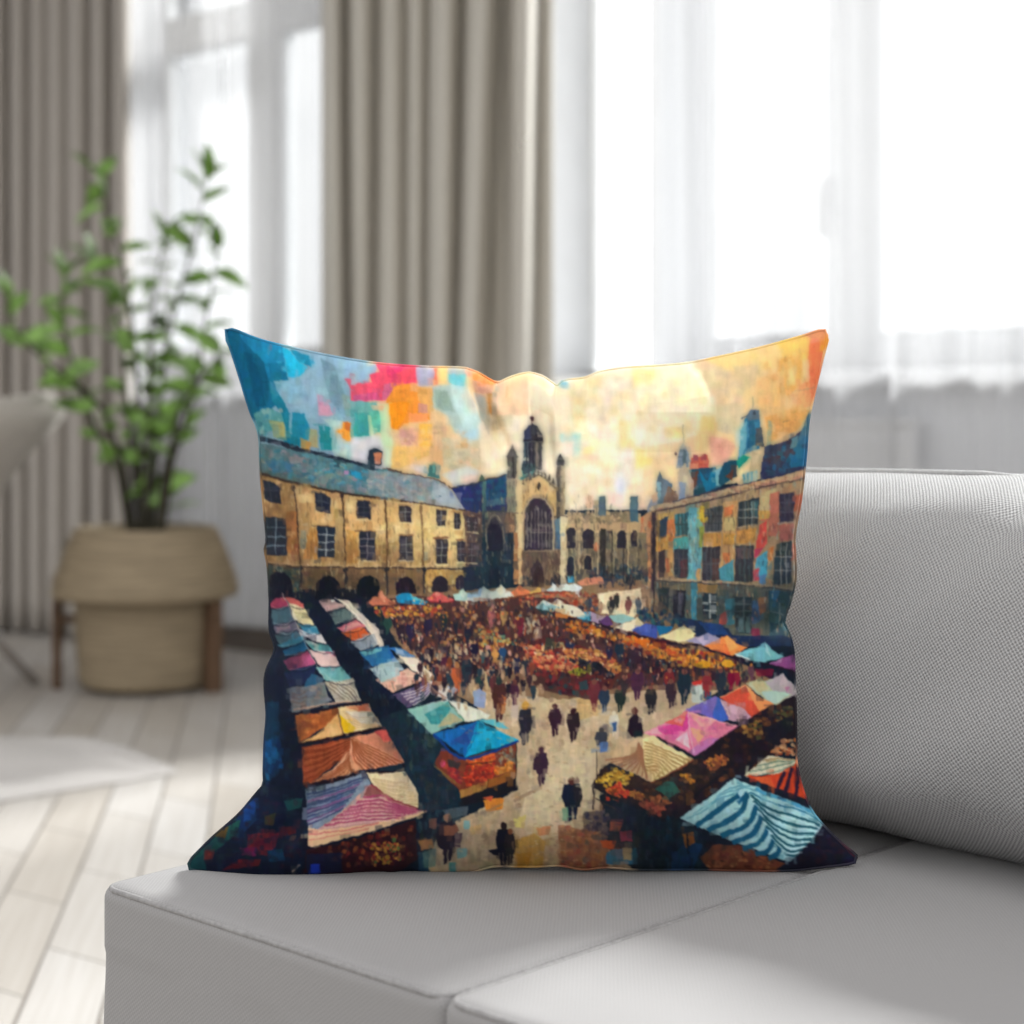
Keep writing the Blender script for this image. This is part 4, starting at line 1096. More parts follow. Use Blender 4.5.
def walkers():
    # ---- walkers on the square
    V(420, 740, 150)
    figure(830, 40, 325, '#3a2638', '#4a3038', w=.36)
    P('#3a2638', 775, 130, 800, 110, 800, 210, 770, 205)
    E('#26222e', 160, 660, 50, 90)
    figure(190, 500, 850, '#26222e', '#8a6a58', w=.42)
    P('#7a5040', 165, 590, 250, 580, 270, 620, 230, 655, 165, 650)
    P('#55444c', 240, 640, 290, 640, 280, 740, 240, 730)
    figure(570, 560, 870, '#191a28', '#2a2024', w=.34)
    figure(615, 600, 860, '#2a2428', '#7a4a34', w=.32)
    P('#191a28', 470, 760, 540, 740, 540, 790, 500, 785)
    figure(700, -90, 30, '#28303e', '#28303e', w=.3)
    V(560, 740, 150)
    figure(85, 250, 560, '#1a2236', '#5a3430', w=.48)
    P('#2a2c30', 90, 300, 150, 320, 150, 420, 110, 470)
    E('#5a3430', 120, 275, 14, 22)
    P('#5f9a80', 20, 470, 60, 460, 50, 560, 20, 550, a=.7)
    V(420, 680, 220)
    figure(630, 108, 265, '#38222f', '#4a2c30', w=.40)
    figure(715, 128, 293, '#30222a', '#3a2428', w=.40)
    figure(845, 222, 345, '#3e404c', '#4a4444', w=.5, legs=False)
    P('#5a78a8', 835, 290, 880, 285, 870, 335, 840, 340)
    V(380, 640, 160)
    figure(495, 140, 345, '#c0603a', '#a87048', w=.36)
    figure(555, 95, 285, '#26303c', '#7a5048', w=.36)
    figure(630, 235, 300, '#26383a', '#26383a', w=.7, legs=False)
    P('#8c9cb8', 595, 330, 640, 310, 675, 340, 672, 440, 600, 425)
    figure(765, 235, 530, '#4a2a2c', '#2a3434', w=.34)
    P('#b8683c', 780, 350, 810, 370, 800, 470, 775, 480)
    figure(865, 255, 420, '#44243a', '#6a4038', w=.38)
    P('#b8a8a0', 840, 420, 890, 415, 880, 520, 850, 530, a=.6)
    figure(932, 400, 675, '#2b2b34', '#b07a3c', w=.34)
    E('#d09a48', 932, 415, 24, 22)
    P('#a8b0bc', 470, 300, 500, 320, 470, 350, a=.6)
    V(580, 660, 160)
    for x, y0, y1, c in ((92, 120, 320, '#6c3038'), (157, 165, 340, '#2c3d50'), (258, 160, 340, '#24302e'), (288, 105, 235, '#383034'), (368, 55, 260, '#472840'), (455, 158, 350, '#28272c'), (585, 120, 310, '#382a34'), (670, 55, 285, '#1f2f3a'), (815, 75, 240, '#8a3038'), (900, 50, 240, '#2a3440')):
        figure(x, y0, y1, c, '#7a4c44', w=.42)
    P('#251b28', 318, 380, 355, 340, 395, 380, 412, 470, 395, 495, 330, 490, 300, 455)
    E('#5a3434', 352, 330, 20, 26)
    P('#1c3434', 340, 460, 400, 455, 400, 495, 345, 495, a=.7)
    figure(220, 325, 490, '#d8ceb8', '#e0d0b0', w=.4)
    P('#3a5a80', 205, 400, 238, 395, 232, 460, 208, 460)
    P('#b0b4b4', 115, 310, 200, 300, 190, 350, 120, 350, a=.35)


def vnoise(sx, sy, seed):
    """smooth value noise over the print, cells sx by sy print units, range -1..1"""
    H, W = CAN.shape[:2]
    rs = np.random.RandomState(seed)
    gh, gw = int(H / (sy * SS)) + 3, int(W / (sx * SS)) + 3
    g = rs.uniform(-1, 1, (gh, gw)).astype(np.float32)
    yy = np.arange(H) / (sy * SS)
    xx = np.arange(W) / (sx * SS)
    iy, ix = yy.astype(int), xx.astype(int)
    fy, fx = yy - iy, xx - ix
    fy, fx = (fy * fy * (3 - 2 * fy))[:, None], (fx * fx * (3 - 2 * fx))[None]
    a, b = g[iy][:, ix], g[iy][:, ix + 1]
    c, d = g[iy + 1][:, ix], g[iy + 1][:, ix + 1]
    return (a * (1 - fx) + b * fx) * (1 - fy) + (c * (1 - fx) + d * fx) * fy


def warp(amp, s, seed):
    """ragged brush edges: every stroke is dragged a little sideways"""
    global CAN
    H, W = CAN.shape[:2]
    Y, X = np.mgrid[0:H, 0:W].astype(np.float32)
    X = np.clip(X + vnoise(s, s * 1.3, seed) * amp * SS, 0, W - 1.001)
    Y = np.clip(Y + vnoise(s * 1.2, s, seed + 50) * amp * SS, 0, H - 1.001)
    ix, iy = X.astype(int), Y.astype(int)
    fx, fy = (X - ix)[..., None], (Y - iy)[..., None]
    ix1, iy1 = np.minimum(ix + 1, W - 1), np.minimum(iy + 1, H - 1)
    CAN = ((CAN[iy, ix] * (1 - fx) + CAN[iy, ix1] * fx) * (1 - fy) + (CAN[iy1, ix] * (1 - fx) + CAN[iy1, ix1] * fx) * fy).astype(np.float32)


def glaze(col, amt, cx, cy, rx, ry, rot=0.0, seed=1):
    """a thin broken wash of colour"""
    H, W = CAN.shape[:2]
    Y, X = np.mgrid[0:H, 0:W].astype(np.float32)
    X, Y = X / SS + PX0 - cx, Y / SS + PY0 - cy
    c, s = math.cos(math.radians(rot)), math.sin(math.radians(rot))
    u, v = (X * c + Y * s) / rx, (-X * s + Y * c) / ry
    k = np.exp(-(u * u + v * v) ** 1.5) * amt * (1 + .6 * vnoise(5, 7, seed + int(cx)))
    k = np.clip(k, 0, 1)[..., None]
    CAN[:] = CAN * (1 - k) + hexc(col) * k


def painterly(n=16000):
    """short dabs that pick up the colour below them, so no area stays flat"""
    H, W = CAN.shape[:2]
    nr = np.random.RandomState(3)
    ref = CAN.copy()
    for _ in range(n):
        x, y = nr.randint(6, W - 6), nr.randint(6, H - 6)
        w, h = (nr.randint(2, 9), nr.randint(3, 13)) if nr.rand() < .65 else (nr.randint(3, 14), nr.randint(2, 6))
        dx, dy = nr.randint(-5, 6), nr.randint(-5, 6)
        c = ref[min(max(y + dy, 0), H - 1), min(max(x + dx, 0), W - 1)] * nr.uniform(.84, 1.15) + nr.uniform(-.03, .03, 3)
        reg = CAN[max(y - h, 0):y + h, max(x - w, 0):x + w]
        rr = ref[max(y - h, 0):y + h, max(x - w, 0):x + w]
        m = np.abs(rr - ref[y, x]).sum(-1) < .14
        k = nr.uniform(.2, .5)
        reg[m] = reg[m] * (1 - k) + np.clip(c, 0, 1) * k


def soften(k):
    global CAN
    for ax in (0, 1):
        CAN = (CAN * k + np.roll(CAN, 1, ax) + np.roll(CAN, -1, ax)) / (k + 2)


def washes():
    for g in (
        ('#3a2a20', .50, 270, 525, 34, 70), ('#4a3424', .35, 330, 552, 120, 16, 3), ('#5a3f28', .30, 330, 492, 110, 8, 12), ('#2a2420', .45, 300, 582, 70, 16),
        ('#6a4a2c', .28, 375, 556, 60, 16), ('#f0dca4', .25, 430, 525, 34, 24), ('#33302e', .30, 395, 585, 60, 10),
        ('#1e2c38', .55, 484, 545, 20, 50), ('#24343c', .45, 476, 575, 30, 22), ('#2c2a30', .35, 540, 556, 30, 22), ('#3c3834', .28, 605, 560, 45, 24),
        ('#4a4038', .25, 520, 520, 40, 30), ('#f2e2bc', .22, 575, 520, 10, 40),
        ('#5a4a3c', .34, 720, 540, 70, 34, -8), ('#2c3a40', .50, 725, 605, 80, 26, 4), ('#22343c', .55, 790, 600, 30, 50), ('#3a3034', .30, 790, 540, 16, 60),
        ('#4a3c34', .34, 660, 545, 16, 70), ('#2a3c4c', .30, 700, 500, 40, 12, -12),
        ('#f6ead0', .30, 560, 462, 50, 26), ('#f4e8cc', .28, 640, 440, 40, 40), ('#f8f0dc', .25, 640, 490, 40, 18), ('#d8a060', .18, 780, 420, 30, 50),
        ('#7a98a4', .20, 320, 400, 40, 30), ('#0c4a68', .30, 245, 380, 16, 50), ('#3a7884', .25, 290, 430, 40, 12, 10),
        ('#2a2024', .18, 430, 630, 60, 20), ('#3a2424', .35, 560, 678, 60, 12), ('#241c24', .35, 640, 655, 60, 9, 18), ('#2c2420', .25, 500, 620, 80, 18),
        ('#a88868', .30, 470, 688, 30, 14), ('#8a7060', .30, 660, 700, 60, 14), ('#e6d6b0', .30, 560, 800, 26, 40, 20), ('#e0cca0', .22, 590, 730, 50, 26),
        ('#6a5a50', .40, 480, 850, 70, 24), ('#7a5444', .42, 600, 850, 50, 24), ('#b08448', .30, 530, 855, 26, 20), ('#3a4448', .42, 440, 835, 26, 30), ('#4a4448', .35, 620, 815, 28, 26),
        ('#0c1424', .45, 290, 740, 16, 90), ('#0c1620', .40, 365, 690, 16, 70, -25), ('#0e1820', .40, 690, 845, 70, 26), ('#101822', .4, 650, 830, 30, 30),
        ('#1a1420', .35, 760, 740, 60, 16, -32), ('#14202c', .35, 412, 760, 20, 40, -30), ('#0c1424', .45, 235, 850, 50, 26), ('#0c1630', .35, 268, 810, 20, 40), ('#c8a884', .3, 650, 598, 14, 8), ('#6a4a34', .25, 640, 775, 50, 20, 30),
        ('#2a3440', .30, 285, 640, 22, 40), ('#3a3a44', .22, 305, 690, 34, 20), ('#5a2c1c', .25, 320, 765, 24, 20), ('#3c3848', .22, 320, 810, 22, 22),
    ):
        glaze(g[0], g[1] * .82, *g[2:])


def scratches():
    """fine upright marks: mortar, soot and dry bristle lines on the stonework, loose marks in the crowd"""
    V(0, 0, 1024)
    lft = (262, 480, 345, 495, 466, 513, 466, 598, 262, 598)
    rgt = (645, 515, 720, 495, 806, 470, 800, 640, 645, 615)
    mid = (466, 515, 500, 480, 565, 480, 640, 535, 640, 580, 466, 588)
    D('#4a3424 #2c2020 #6a4c30 #3a2c28', 420, .9, 6, *lft, a=.30, tilt=.1)
    D('#f0dca8 #e8d098 #f4e6bc', 260, .9, 5, *lft, a=.30, tilt=.1)
    D('#2a2428 #4a3830 #22303a', 360, .9, 6, *rgt, a=.38, tilt=.1)
    D('#e0c494 #d89a5c #7ab0b4 #c86a50', 220, .9, 5, *rgt, a=.42, tilt=.1)
    D('#28242a #1c2830 #4a3c34', 320, .9, 7, *mid, a=.38, tilt=.08)
    D('#c8ac80 #a08c6c #d8c090', 170, .8, 5, *mid, a=.38, tilt=.08)
    D('#8a8480 #3a5860 #9aa0a0 #5a7078', 130, 3, .9, 262, 440, 372, 464, 466, 508, 400, 498, 262, 472, a=.45, tilt=.5)
    gap = (408, 652, 450, 645, 520, 660, 545, 690, 520, 708, 470, 712, 436, 690)
    D('#cbb08c #b89a78 #d8c098 #a88a70', 120, 3, 7, *gap, a=.7, tilt=.1)
    for _ in range(46):
        x, y = RNG.uniform(415, 535), RNG.uniform(655, 690)
        figure(x, y, y + RNG.uniform(13, 18), RNG.choice('#2a2434 #3a2830 #28303c #5a3034 #4a3a3c #2c3a44 #7a4030 #241e28'.split()), '#8a5c4c', w=.36)
    D('#d8b890 #c89a6c #e0c8a0 #b8603c #c8843c #4a6a78', 260, 1.5, 2.2, 380, 600, 480, 596, 560, 602, 640, 632, 700, 660, 690, 684, 600, 684, 520, 668, 440, 676, 405, 650, a=.8)
    D('#1f1a24 #2a2030 #1c2430', 200, 1.4, 4, 380, 604, 480, 600, 560, 606, 640, 636, 700, 664, 690, 688, 600, 688, 520, 670, 440, 680, 405, 654, a=.7, tilt=.1)
    dark = (266, 600, 300, 600, 440, 790, 430, 868, 200, 868, 265, 780)
    D('#22384a #2c4450 #3a2c34 #1a2c44 #2a4a48', 120, 1.2, 8, 320, 600, 350, 610, 446, 770, 430, 830, 400, 760, a=.4, tilt=.3)
    D('#d8c8a0 #a89078 #8a6a54 #c8a070', 200, 4, 1.4, 450, 720, 600, 700, 600, 870, 430, 870, 520, 790, a=.4, tilt=.4)


def stripes():
    """canopy stripes and folds, brushed on last"""
    V(270, 680, 160)
    for k in range(9):
        t = k / 8
        L('#8e4a2c', 9, 526 + 4 * t, 374, 545 + 100 * t, 505 - 75 * t, 602 + 250 * t, 578 - 50 * t, a=.8)
        L('#eab890', 4, 530 + 4 * t, 380, 552 + 100 * t, 500 - 75 * t, 616 + 245 * t, 574 - 48 * t, a=.6)
    for k in range(7):
        L('#8e4e30', 8, 512, 450 + 17 * k, 450 + 14 * k, 555 + 6 * k, 262 + 52 * k, 664 - 12 * k, a=.75)
    for k in range(10):
        t = k / 9
        L('#5c2616' if k % 2 else '#bb6a40', 5, 216, 446 + 205 * t, 350, 428 + 150 * t, 512, 380 + 70 * t, a=.65)
    P('#d45a50', 690, 330, 744, 318, 785, 388, 735, 400, a=.6)
    for k in range(10):
        t = k / 9
        L(('#28365a', '#3a4a70', '#6e4472')[k % 3], 8, 236, 728 + 200 * t, 380, 700 + 170 * t, 612 - 140 * t, 622 + 200 * t, a=.8)
    for k in range(7):
        t = k / 6
        L('#a03e60', 10, 596 - 250 * t, 752 + 180 * t, 720 - 120 * t, 742 + 155 * t, 810 + 40 * t, 792 + 95 * t, 965 - 150 * t, 842 + 40 * t, a=.75)
        L('#eec8c0', 5, 596 - 250 * t, 768 + 180 * t, 720 - 120 * t, 758 + 155 * t, 810 + 40 * t, 806 + 90 * t, a=.7)
    for k in range(6):
        L('#a88a60', 5, 655 + 14 * k, 632 + 20 * k, 780, 650 + 26 * k, 895 + 12 * k, 668 + 26 * k, a=.6)
    L('#f6e6c0', 6, 618, 596, 740, 600, 862, 588, a=.7)
    for k in range(5):
        L('#6a5e50', 5, 362 + 20 * k, 24 - 4 * k, 420 + 24 * k, 82 - 6 * k, 482 + 24 * k, 128, a=.7)
        L('#e6dcc4', 4, 372 + 20 * k, 22 - 4 * k, 432 + 24 * k, 76 - 6 * k, 494 + 22 * k, 124, a=.6)
    for k in range(4):
        L('#5a4c46', 5, 138, 80 + 26 * k, 190, 96 + 26 * k, 240, 72 + 26 * k, a=.6)
    for k in range(5):
        L('#8a6a48', 4, 470 + 10 * k, 200 + 16 * k, 560, 240 + 16 * k, 690, 240 + 14 * k, a=.5)
        L('#7a3c1c', 4, 185, 250 + 26 * k, 300, 250 + 12 * k, 425, 200 + 6 * k, a=.5)
    V(260, 570, 120)
    for c in ((95, 330, 170, 346, 245, 315), (110, 476, 200, 482, 295, 442), (128, 545, 230, 562, 320, 515), (150, 668, 290, 652, 385, 602), (198, 745, 320, 737, 415, 686), (245, 868, 380, 862, 478, 802),
              (262, 314, 310, 332, 380, 328), (330, 457, 400, 482, 468, 474), (400, 546, 460, 558, 520, 547), (442, 607, 510, 632, 575, 632), (452, 687, 540, 712, 630, 707), (522, 824, 600, 838, 690, 824), (562, 947, 690, 982, 808, 964)):
        L('#141826', 7, *c, a=.7)
        L('#e8e0d0', 5, *[v - (16 if i % 2 else -6) for i, v in enumerate(c)], a=.35)
    L('#efe2cc', 7, 190, 202, 245, 310, 300, 440, 340, 520, 380, 600, 420, 690, 480, 800, 550, 930, a=.5)
    for c in ((575, 356, 650, 350, 735, 314), (650, 466, 740, 460, 830, 402), (720, 534, 820, 530, 905, 484), (790, 606, 870, 606, 940, 564), (862, 697, 950, 690, 1020, 642)):
        L('#1a1c28', 7, *c, a=.7)
        L('#e8dccc', 5, *[v - (16 if i % 2 else -4) for i, v in enumerate(c)], a=.35)
    L('#f4e8d4', 9, 640, 240, 740, 300, 850, 420, 950, 540, 1030, 660, a=.6)
    V(380, 640, 160)
    for k in range(5):
        L('#e0d4d4', 5, 132 + 20 * k, 348 + 18 * k, 232 + 14 * k, 328 + 12 * k, 308 + 4 * k, 282 + 12 * k, a=.8)
        L('#a07c6c', 5, 318, 272 + 14 * k, 360 + 10 * k, 328 + 8 * k, 432 - 10 * k, 374 + 6 * k, a=.7)
    L('#eaf2ea', 6, 300, 416, 435, 390, 560, 420, a=.6)
    L('#10386e', 6, 628, 524, 600, 640, 545, 752, a=.5)
    L('#4cc4e0', 6, 640, 524, 760, 584, 885, 638, a=.6)
    L('#12387c', 13, 342, 606, 545, 764, 890, 646, a=.9)
    V(580, 660, 160)
    for k in range(9):
        t = (k + .6) / 9
        L('#9c6c50', 9, 374 + 34 * t, 524 + 40 * t, 336 + 78 * t, 604 + 60 * t, 145 + 300 * t, 632 + 142 * t, a=.8)
    for k in range(9):
        t = (k + .5) / 9
        L('#ac8650', 8, 412 + 10 * t, 516 + 200 * t, 505, 552 + 165 * t, 720 - 255 * t, 638 + 135 * t, a=.8)
        L('#fbeec0', 4, 412 + 10 * t, 505 + 200 * t, 505, 541 + 165 * t, 722 - 255 * t, 628 + 133 * t, a=.6)
    L('#f6d8e0', 6, 690, 330, 700, 440, 735, 600, a=.6)
    L('#f8c8c0', 6, 690, 330, 820, 376, 1005, 424, a=.6)
    V(680, 670, 180)
    for c in ((335, 715, 250, 775, 95, 890), (390, 700, 335, 820, 160, 915), (440, 765, 385, 880, 235, 945), (462, 835, 420, 930, 300, 985), (500, 895, 455, 980, 360, 1020), (540, 955, 500, 1030, 430, 1050), (570, 1010, 550, 1050, 500, 1075)):
        L('#1a5876', 26, *c, a=.85)
    for c in ((405, 715, 500, 785, 640, 830, 800, 885), (420, 745, 520, 830, 640, 880, 785, 905), (445, 790, 530, 875, 640, 925, 765, 935), (470, 840, 555, 920, 650, 965, 745, 962), (490, 885, 570, 965, 640, 1000, 725, 990), (520, 940, 590, 1010, 640, 1035, 700, 1020)):
        L('#235866', 12, *c, a=.9)
        L('#d6f0f0', 6, *[v + (16 if i % 2 else 0) for i, v in enumerate(c)], a=.6)
    for c in ((600, 580, 575, 625, 550, 690), (640, 558, 622, 625, 598, 705), (672, 545, 672, 640, 655, 735), (715, 590, 730, 680, 722, 765)):
        L('#2e1e34', 18, *c, a=.85)
    for c in ((400, 580, 500, 560, 640, 530), (440, 545, 540, 525, 650, 520), (470, 600, 560, 575, 650, 545)):
        L('#5a7a68', 7, *c, a=.8)


def details():
    """last dark accents and lights on the stonework"""
    V(360, 340, 300)
    for x0, y0, x1, y1, arch in ((-12, 548, 38, 612, 1), (135, 566, 176, 622, 1), (261, 579, 295, 634, 0), (321, 591, 343, 646, 0), (364, 602, 378, 652, 0), (385, 606, 401, 656, 0),
                                 (0, 664, 52, 752, 0), (136, 667, 181, 752, 0), (259, 679, 300, 764, 0), (331, 687, 360, 757, 0), (368, 690, 398, 760, 0)):
        c = '#2b2830' if x0 < 360 else '#3a3036'
        k = 8 * arch
        P(c, x0, y0 + k, x0 + 6, y0, x1 - 6, y0 + 2, x1, y0 + k + 3, x1 - 1, y1, x0 + 1, y1 - 2, a=.82)
        bars('#a8a8a0', 2, 3, 2.6, x0 + 2, y0 + 5, x1 - 2, y1 - 3, a=.55)
        L('#e6d2a0', 4, x0 - 3, y1 + 3, x1 + 3, y1 + 4, a=.6)
        L('#6a4a34', 3.5, x0 - 3, y0 - 3, x1 + 3, y0 - 1, a=.6)
    V(250, 430, 150)
    for w in ((90, 343, 150, 353, 207, 398, 214, 505, 130, 495, 100, 470), (443, 428, 512, 433, 553, 470, 553, 573, 452, 548), (733, 483, 800, 483, 828, 520, 828, 610, 742, 584),
              (100, 592, 248, 608, 254, 860, 115, 860), (458, 656, 583, 668, 578, 874, 468, 869), (748, 698, 858, 698, 853, 893, 753, 889)):
        P('#1e2432', *w, a=.7)
    bars('#8fa6ac', 2, 4, 6, 108, 605, 246, 855, a=.6)
    bars('#b8c0bc', 2, 4, 6, 465, 668, 577, 868, a=.7)
    bars('#a89c98', 2, 4, 6, 754, 702, 852, 888, a=.6)
    V(260, 570, 120)
    P('#0d1120', 85, 130, 105, 45, 150, 14, 215, 25, 268, 80, 286, 230, 95, 250, a=.8)
    P('#0d111c', 468, 250, 482, 122, 532, 64, 580, 47, 648, 72, 690, 152, 692, 250, a=.85)
    P('#0c121c', 828, 230, 830, 132, 872, 72, 925, 50, 988, 77, 1018, 132, 1013, 230, a=.85)
    V(360, 560, 120)
    P('#0d151c', -10, 290, -8, 178, 40, 142, 85, 135, 130, 152, 163, 202, 163, 290, a=.8)
    P('#1f1824', 308, 290, 315, 202, 347, 157, 392, 145, 438, 162, 472, 222, 484, 290, a=.8)
    P('#25232c', 614, 262, 622, 197, 647, 152, 682, 137, 723, 150, 752, 192, 752, 280, a=.8)
    # chapel
    V(360, 340, 300)
    P('#211f2c', 438, 720, 440, 645, 450, 618, 462, 606, 474, 620, 484, 650, 484, 720, a=.85)
    L('#8a7c68', 4, 433, 720, 434, 640, 446, 610, 462, 598, 478, 612, 490, 645, 490, 720, a=.8)
    P('#141c28', 440, 845, 444, 775, 458, 755, 474, 775, 478, 845, a=.7)
    P('#2e2a35', 561, 716, 562, 610, 572, 575, 590, 552, 608, 545, 628, 553, 646, 578, 656, 610, 656, 716, a=.8)
    for x in (572, 585, 598, 611, 624, 637, 648):
        L('#9a8e84', 2.6, x, 572 + abs(x - 608) * .5, x, 712, a=.75)
    L('#9a8e84', 3, 563, 656, 655, 658, a=.7)
    L('#b8a684', 5, 556, 716, 557, 606, 568, 570, 588, 545, 608, 538, 630, 546, 650, 572, 661, 608, 661, 716, a=.8)
    P('#e4ca92', 541, 478, 552, 480, 554, 835, 542, 835, a=.65)
    P('#e6d6aa', 684, 605, 704, 603, 704, 835, 686, 835, a=.6)
    P('#4c4a48', 502, 470, 504, 395, 512, 375, 520, 355, 528, 378, 540, 396, 536, 472, a=.6)
    L('#1f1c20', 4, 524, 398, 524, 470, a=.8)
    P('#2a2c38', 556, 460, 557, 345, 562, 310, 578, 292, 588, 284, 604, 294, 622, 318, 626, 345, 622, 450, 600, 440, 580, 452, a=.55)
    for x in (568, 580, 592, 604, 615):
        L('#14161e' if x != 604 else '#a08c7c', 3.4, x, 350, x, 436, a=.7)
    L('#1c1c26', 4, 556, 342, 627, 342, a=.8)
    P('#38363a', 672, 430, 676, 402, 686, 390, 696, 404, 700, 430, a=.8)
    P('#4a4640', 673, 434, 684, 434, 684, 600, 673, 600, a=.6)
    for k in range(9):
        x = 556 + k * 13
        y = 468 - 22 + abs(x - 612) * .55
        P('#4a443e', x - 5, y + 18, x - 2, y, x + 2, y - 2, x + 5, y + 18, a=.75)
    P('#352828', 588, 845, 592, 795, 610, 768, 628, 795, 632, 845, a=.7)
    L('#9a8468', 3, 562, 722, 660, 722, a=.7)
    for x0, y0, x1, y1 in ((707, 640, 736, 712), (762, 644, 799, 712), (878, 650, 908, 712), (926, 650, 947, 706), (708, 740, 731, 804), (766, 738, 790, 784)):
        m = (x0 + x1) / 2
        P('#292630', x0, y1, x0, y0 + 14, m - 6, y0 + 1, m + 6, y0 + 1, x1, y0 + 14, x1, y1, a=.85)
        L('#c4ac80', 3, x0 - 3, y1, x0 - 3, y0 + 12, m, y0 - 4, x1 + 3, y0 + 12, x1 + 3, y1, a=.6)
    for x in (748, 812, 866, 916):
        L('#d0b888', 6, x, 650, x, 800, a=.55)
    for x in (832, 862, 900):
        L('#2a282c', 6, x, 648, x, 810, a=.7)
    P('#4a5c66', 814, 535, 840, 533, 841, 592, 814, 592, a=.8)
    P('#3c5a66', 924, 535, 952, 533, 950, 622, 924, 622, a=.9)
    L('#b89a70', 3, 924, 520, 924, 540, a=.6)
    # clock-like gables on the right
    V(630, 460, 180)
    for w in ((172, 345, 218, 318, 213, 440, 168, 445), (425, 282, 532, 258, 522, 408, 425, 412), (613, 242, 738, 212, 728, 372, 613, 382), (853, 195, 940, 180, 934, 348, 850, 358),
              (163, 520, 203, 508, 198, 665, 163, 668), (252, 508, 332, 505, 328, 672, 253, 672), (413, 500, 513, 492, 508, 684, 413, 688), (602, 492, 708, 487, 698, 698, 598, 694), (832, 480, 925, 462, 920, 705, 815, 712),
              (415, 760, 498, 763, 492, 910, 412, 908), (598, 780, 703, 780, 693, 990, 603, 990), (248, 740, 318, 738, 312, 905, 248, 905), (168, 730, 226, 722, 222, 885, 158, 885)):
        P('#22242e', *w, a=.45)
    bars('#b0b4a8', 3, 3, 5, 618, 236, 732, 376, a=.5)
    bars('#a8a8a0', 3, 3, 5, 828, 475, 922, 708, a=.6)
    bars('#d0d4c8', 2, 3, 6, 418, 765, 495, 905, a=.7)
    L('#26222a', 9, 136, 300, 138, 905, a=.8)
    L('#4a3c38', 5, 140, 296, 500, 218, 780, 150, 1000, 108, a=.7)


def make_print():
    global CAN
    paint()
    washes()
    scratches()
    details()
    walkers()
    painterly()
    stripes()
    warp(.6, 6, 11)
    soften(1.6)
    warp(.5, 2.4, 21)
    # dry brush: upright streaks, specks and uneven pigment
    st = vnoise(1.6, 9, 31) * .5 + vnoise(3.5, 22, 32) * .5
    sp = vnoise(1.1, 1.1, 33) * .6 + vnoise(9, 9, 34) * .5
    lum = CAN.mean(-1)
    pale = np.clip((lum - .52) / .22, 0, 1)
    sm = CAN.copy()
    for ax, q in ((0, 3), (1, 3), (0, 5), (1, 5)):
        sm = (sm + np.roll(sm, q, ax) + np.roll(sm, -q, ax)) / 3
    sky = pale * np.clip((PY0 + 215 - (np.arange(CAN.shape[0]) / SS + PY0))[:, None] / 40, 0, 1)
    CAN = CAN * (1 - .75 * sky[..., None]) + sm * .75 * sky[..., None]
    k = 1 + (.065 * st + .055 * sp) * (1 - .62 * pale)
    tint = np.stack([1 + .022 * vnoise(7, 9, 35), 1 + .015 * vnoise(7, 9, 36), 1 + .03 * vnoise(7, 9, 37)], -1)
    CAN = np.clip(CAN * k[..., None] * tint, 0, 1)
    soften(2.2)
    return CAN

# ================================================================ scene
import bpy, bmesh
from mathutils import Vector, Matrix, noise as mnoise
SC = bpy.context.scene
COL = SC.collection
R_ = math.radians
FPX, HOR, EYE = 1600.0, 430.0, 0.75                     # focal length in picture units, horizon row, eye height
DV = Vector((-0.6032, 0.7976, 0))                       # viewing direction (level)
RV = Vector((0.7976, 0.6032, 0))
UPV = Vector((0, 0, 1))
CAMP = Vector((0, 0, EYE))


def at(x, y, D):
    return CAMP + DV * D + RV * ((x - 512) / FPX * D) + UPV * ((HOR - y) / FPX * D)


def floor_at(x, y, z=0.0):
    return at(x, y, (EYE - z) * FPX / (y - HOR))


def wall_x(px, Y):
    u = (px - 512) / FPX
    t = Y / (DV.y + RV.y * u)
    return t * (DV.x + RV.x * u)


def wall_z(px, y, Y):
    u = (px - 512) / FPX
    t = Y / (DV.y + RV.y * u)
    return EYE + (HOR - y) / FPX * t


# ---------------------------------------------------------------- objects and tags
def obj(name, me, m=None, parent=None, smooth=True):
    if isinstance(me, bmesh.types.BMesh):
        b = me
        me = bpy.data.meshes.new(name)
        b.normal_update()
        b.to_mesh(me)
        b.free()
    o = bpy.data.objects.new(name, me)
    COL.objects.link(o)
    if m:
        me.materials.append(m)
    if parent:
        o.parent = parent
    if smooth and len(me.polygons):
        me.polygons.foreach_set('use_smooth', [True] * len(me.polygons))
    return o


def thing(name, label, cat, loc=(0, 0, 0), rz=0, group=None):
    o = bpy.data.objects.new(name, None)
    o.empty_display_size = .05
    COL.objects.link(o)
    o.location = loc
    o.rotation_euler = (0, 0, rz)
    tag(o, label, cat, group)
    return o


def tag(o, label, cat, group=None):
    o['label'] = label
    o['category'] = cat
    if group:
        o['group'] = group
    return o


def struct(o):
    o['kind'] = 'structure'
    return o


# ---------------------------------------------------------------- materials
def nodes(name):
    m = bpy.data.materials.new(name)
    m.use_nodes = True
    nt = m.node_tree
    return m, nt, nt.nodes['Principled BSDF']


def setp(b, col=None, rough=None, spec=None):
    if col is not None:
        b.inputs['Base Color'].default_value = (*col, 1)
    if rough is not None:
        b.inputs['Roughness'].default_value = rough
    if spec is not None:
        b.inputs['Specular IOR Level'].default_value = spec


def N(nt, t, **k):
    n = nt.nodes.new(t)
    for a, v in k.items():
        setattr(n, a, v)
    return n


def ramp(nt, src, stops):
    r = N(nt, 'ShaderNodeValToRGB')
    e = r.color_ramp.elements
    while len(e) < len(stops):
        e.new(.5)
    for q, (p, c) in zip(e, stops):
        q.position = p
        q.color = (*c, 1)
    nt.links.new(src, r.inputs[0])
    return r.outputs[0]


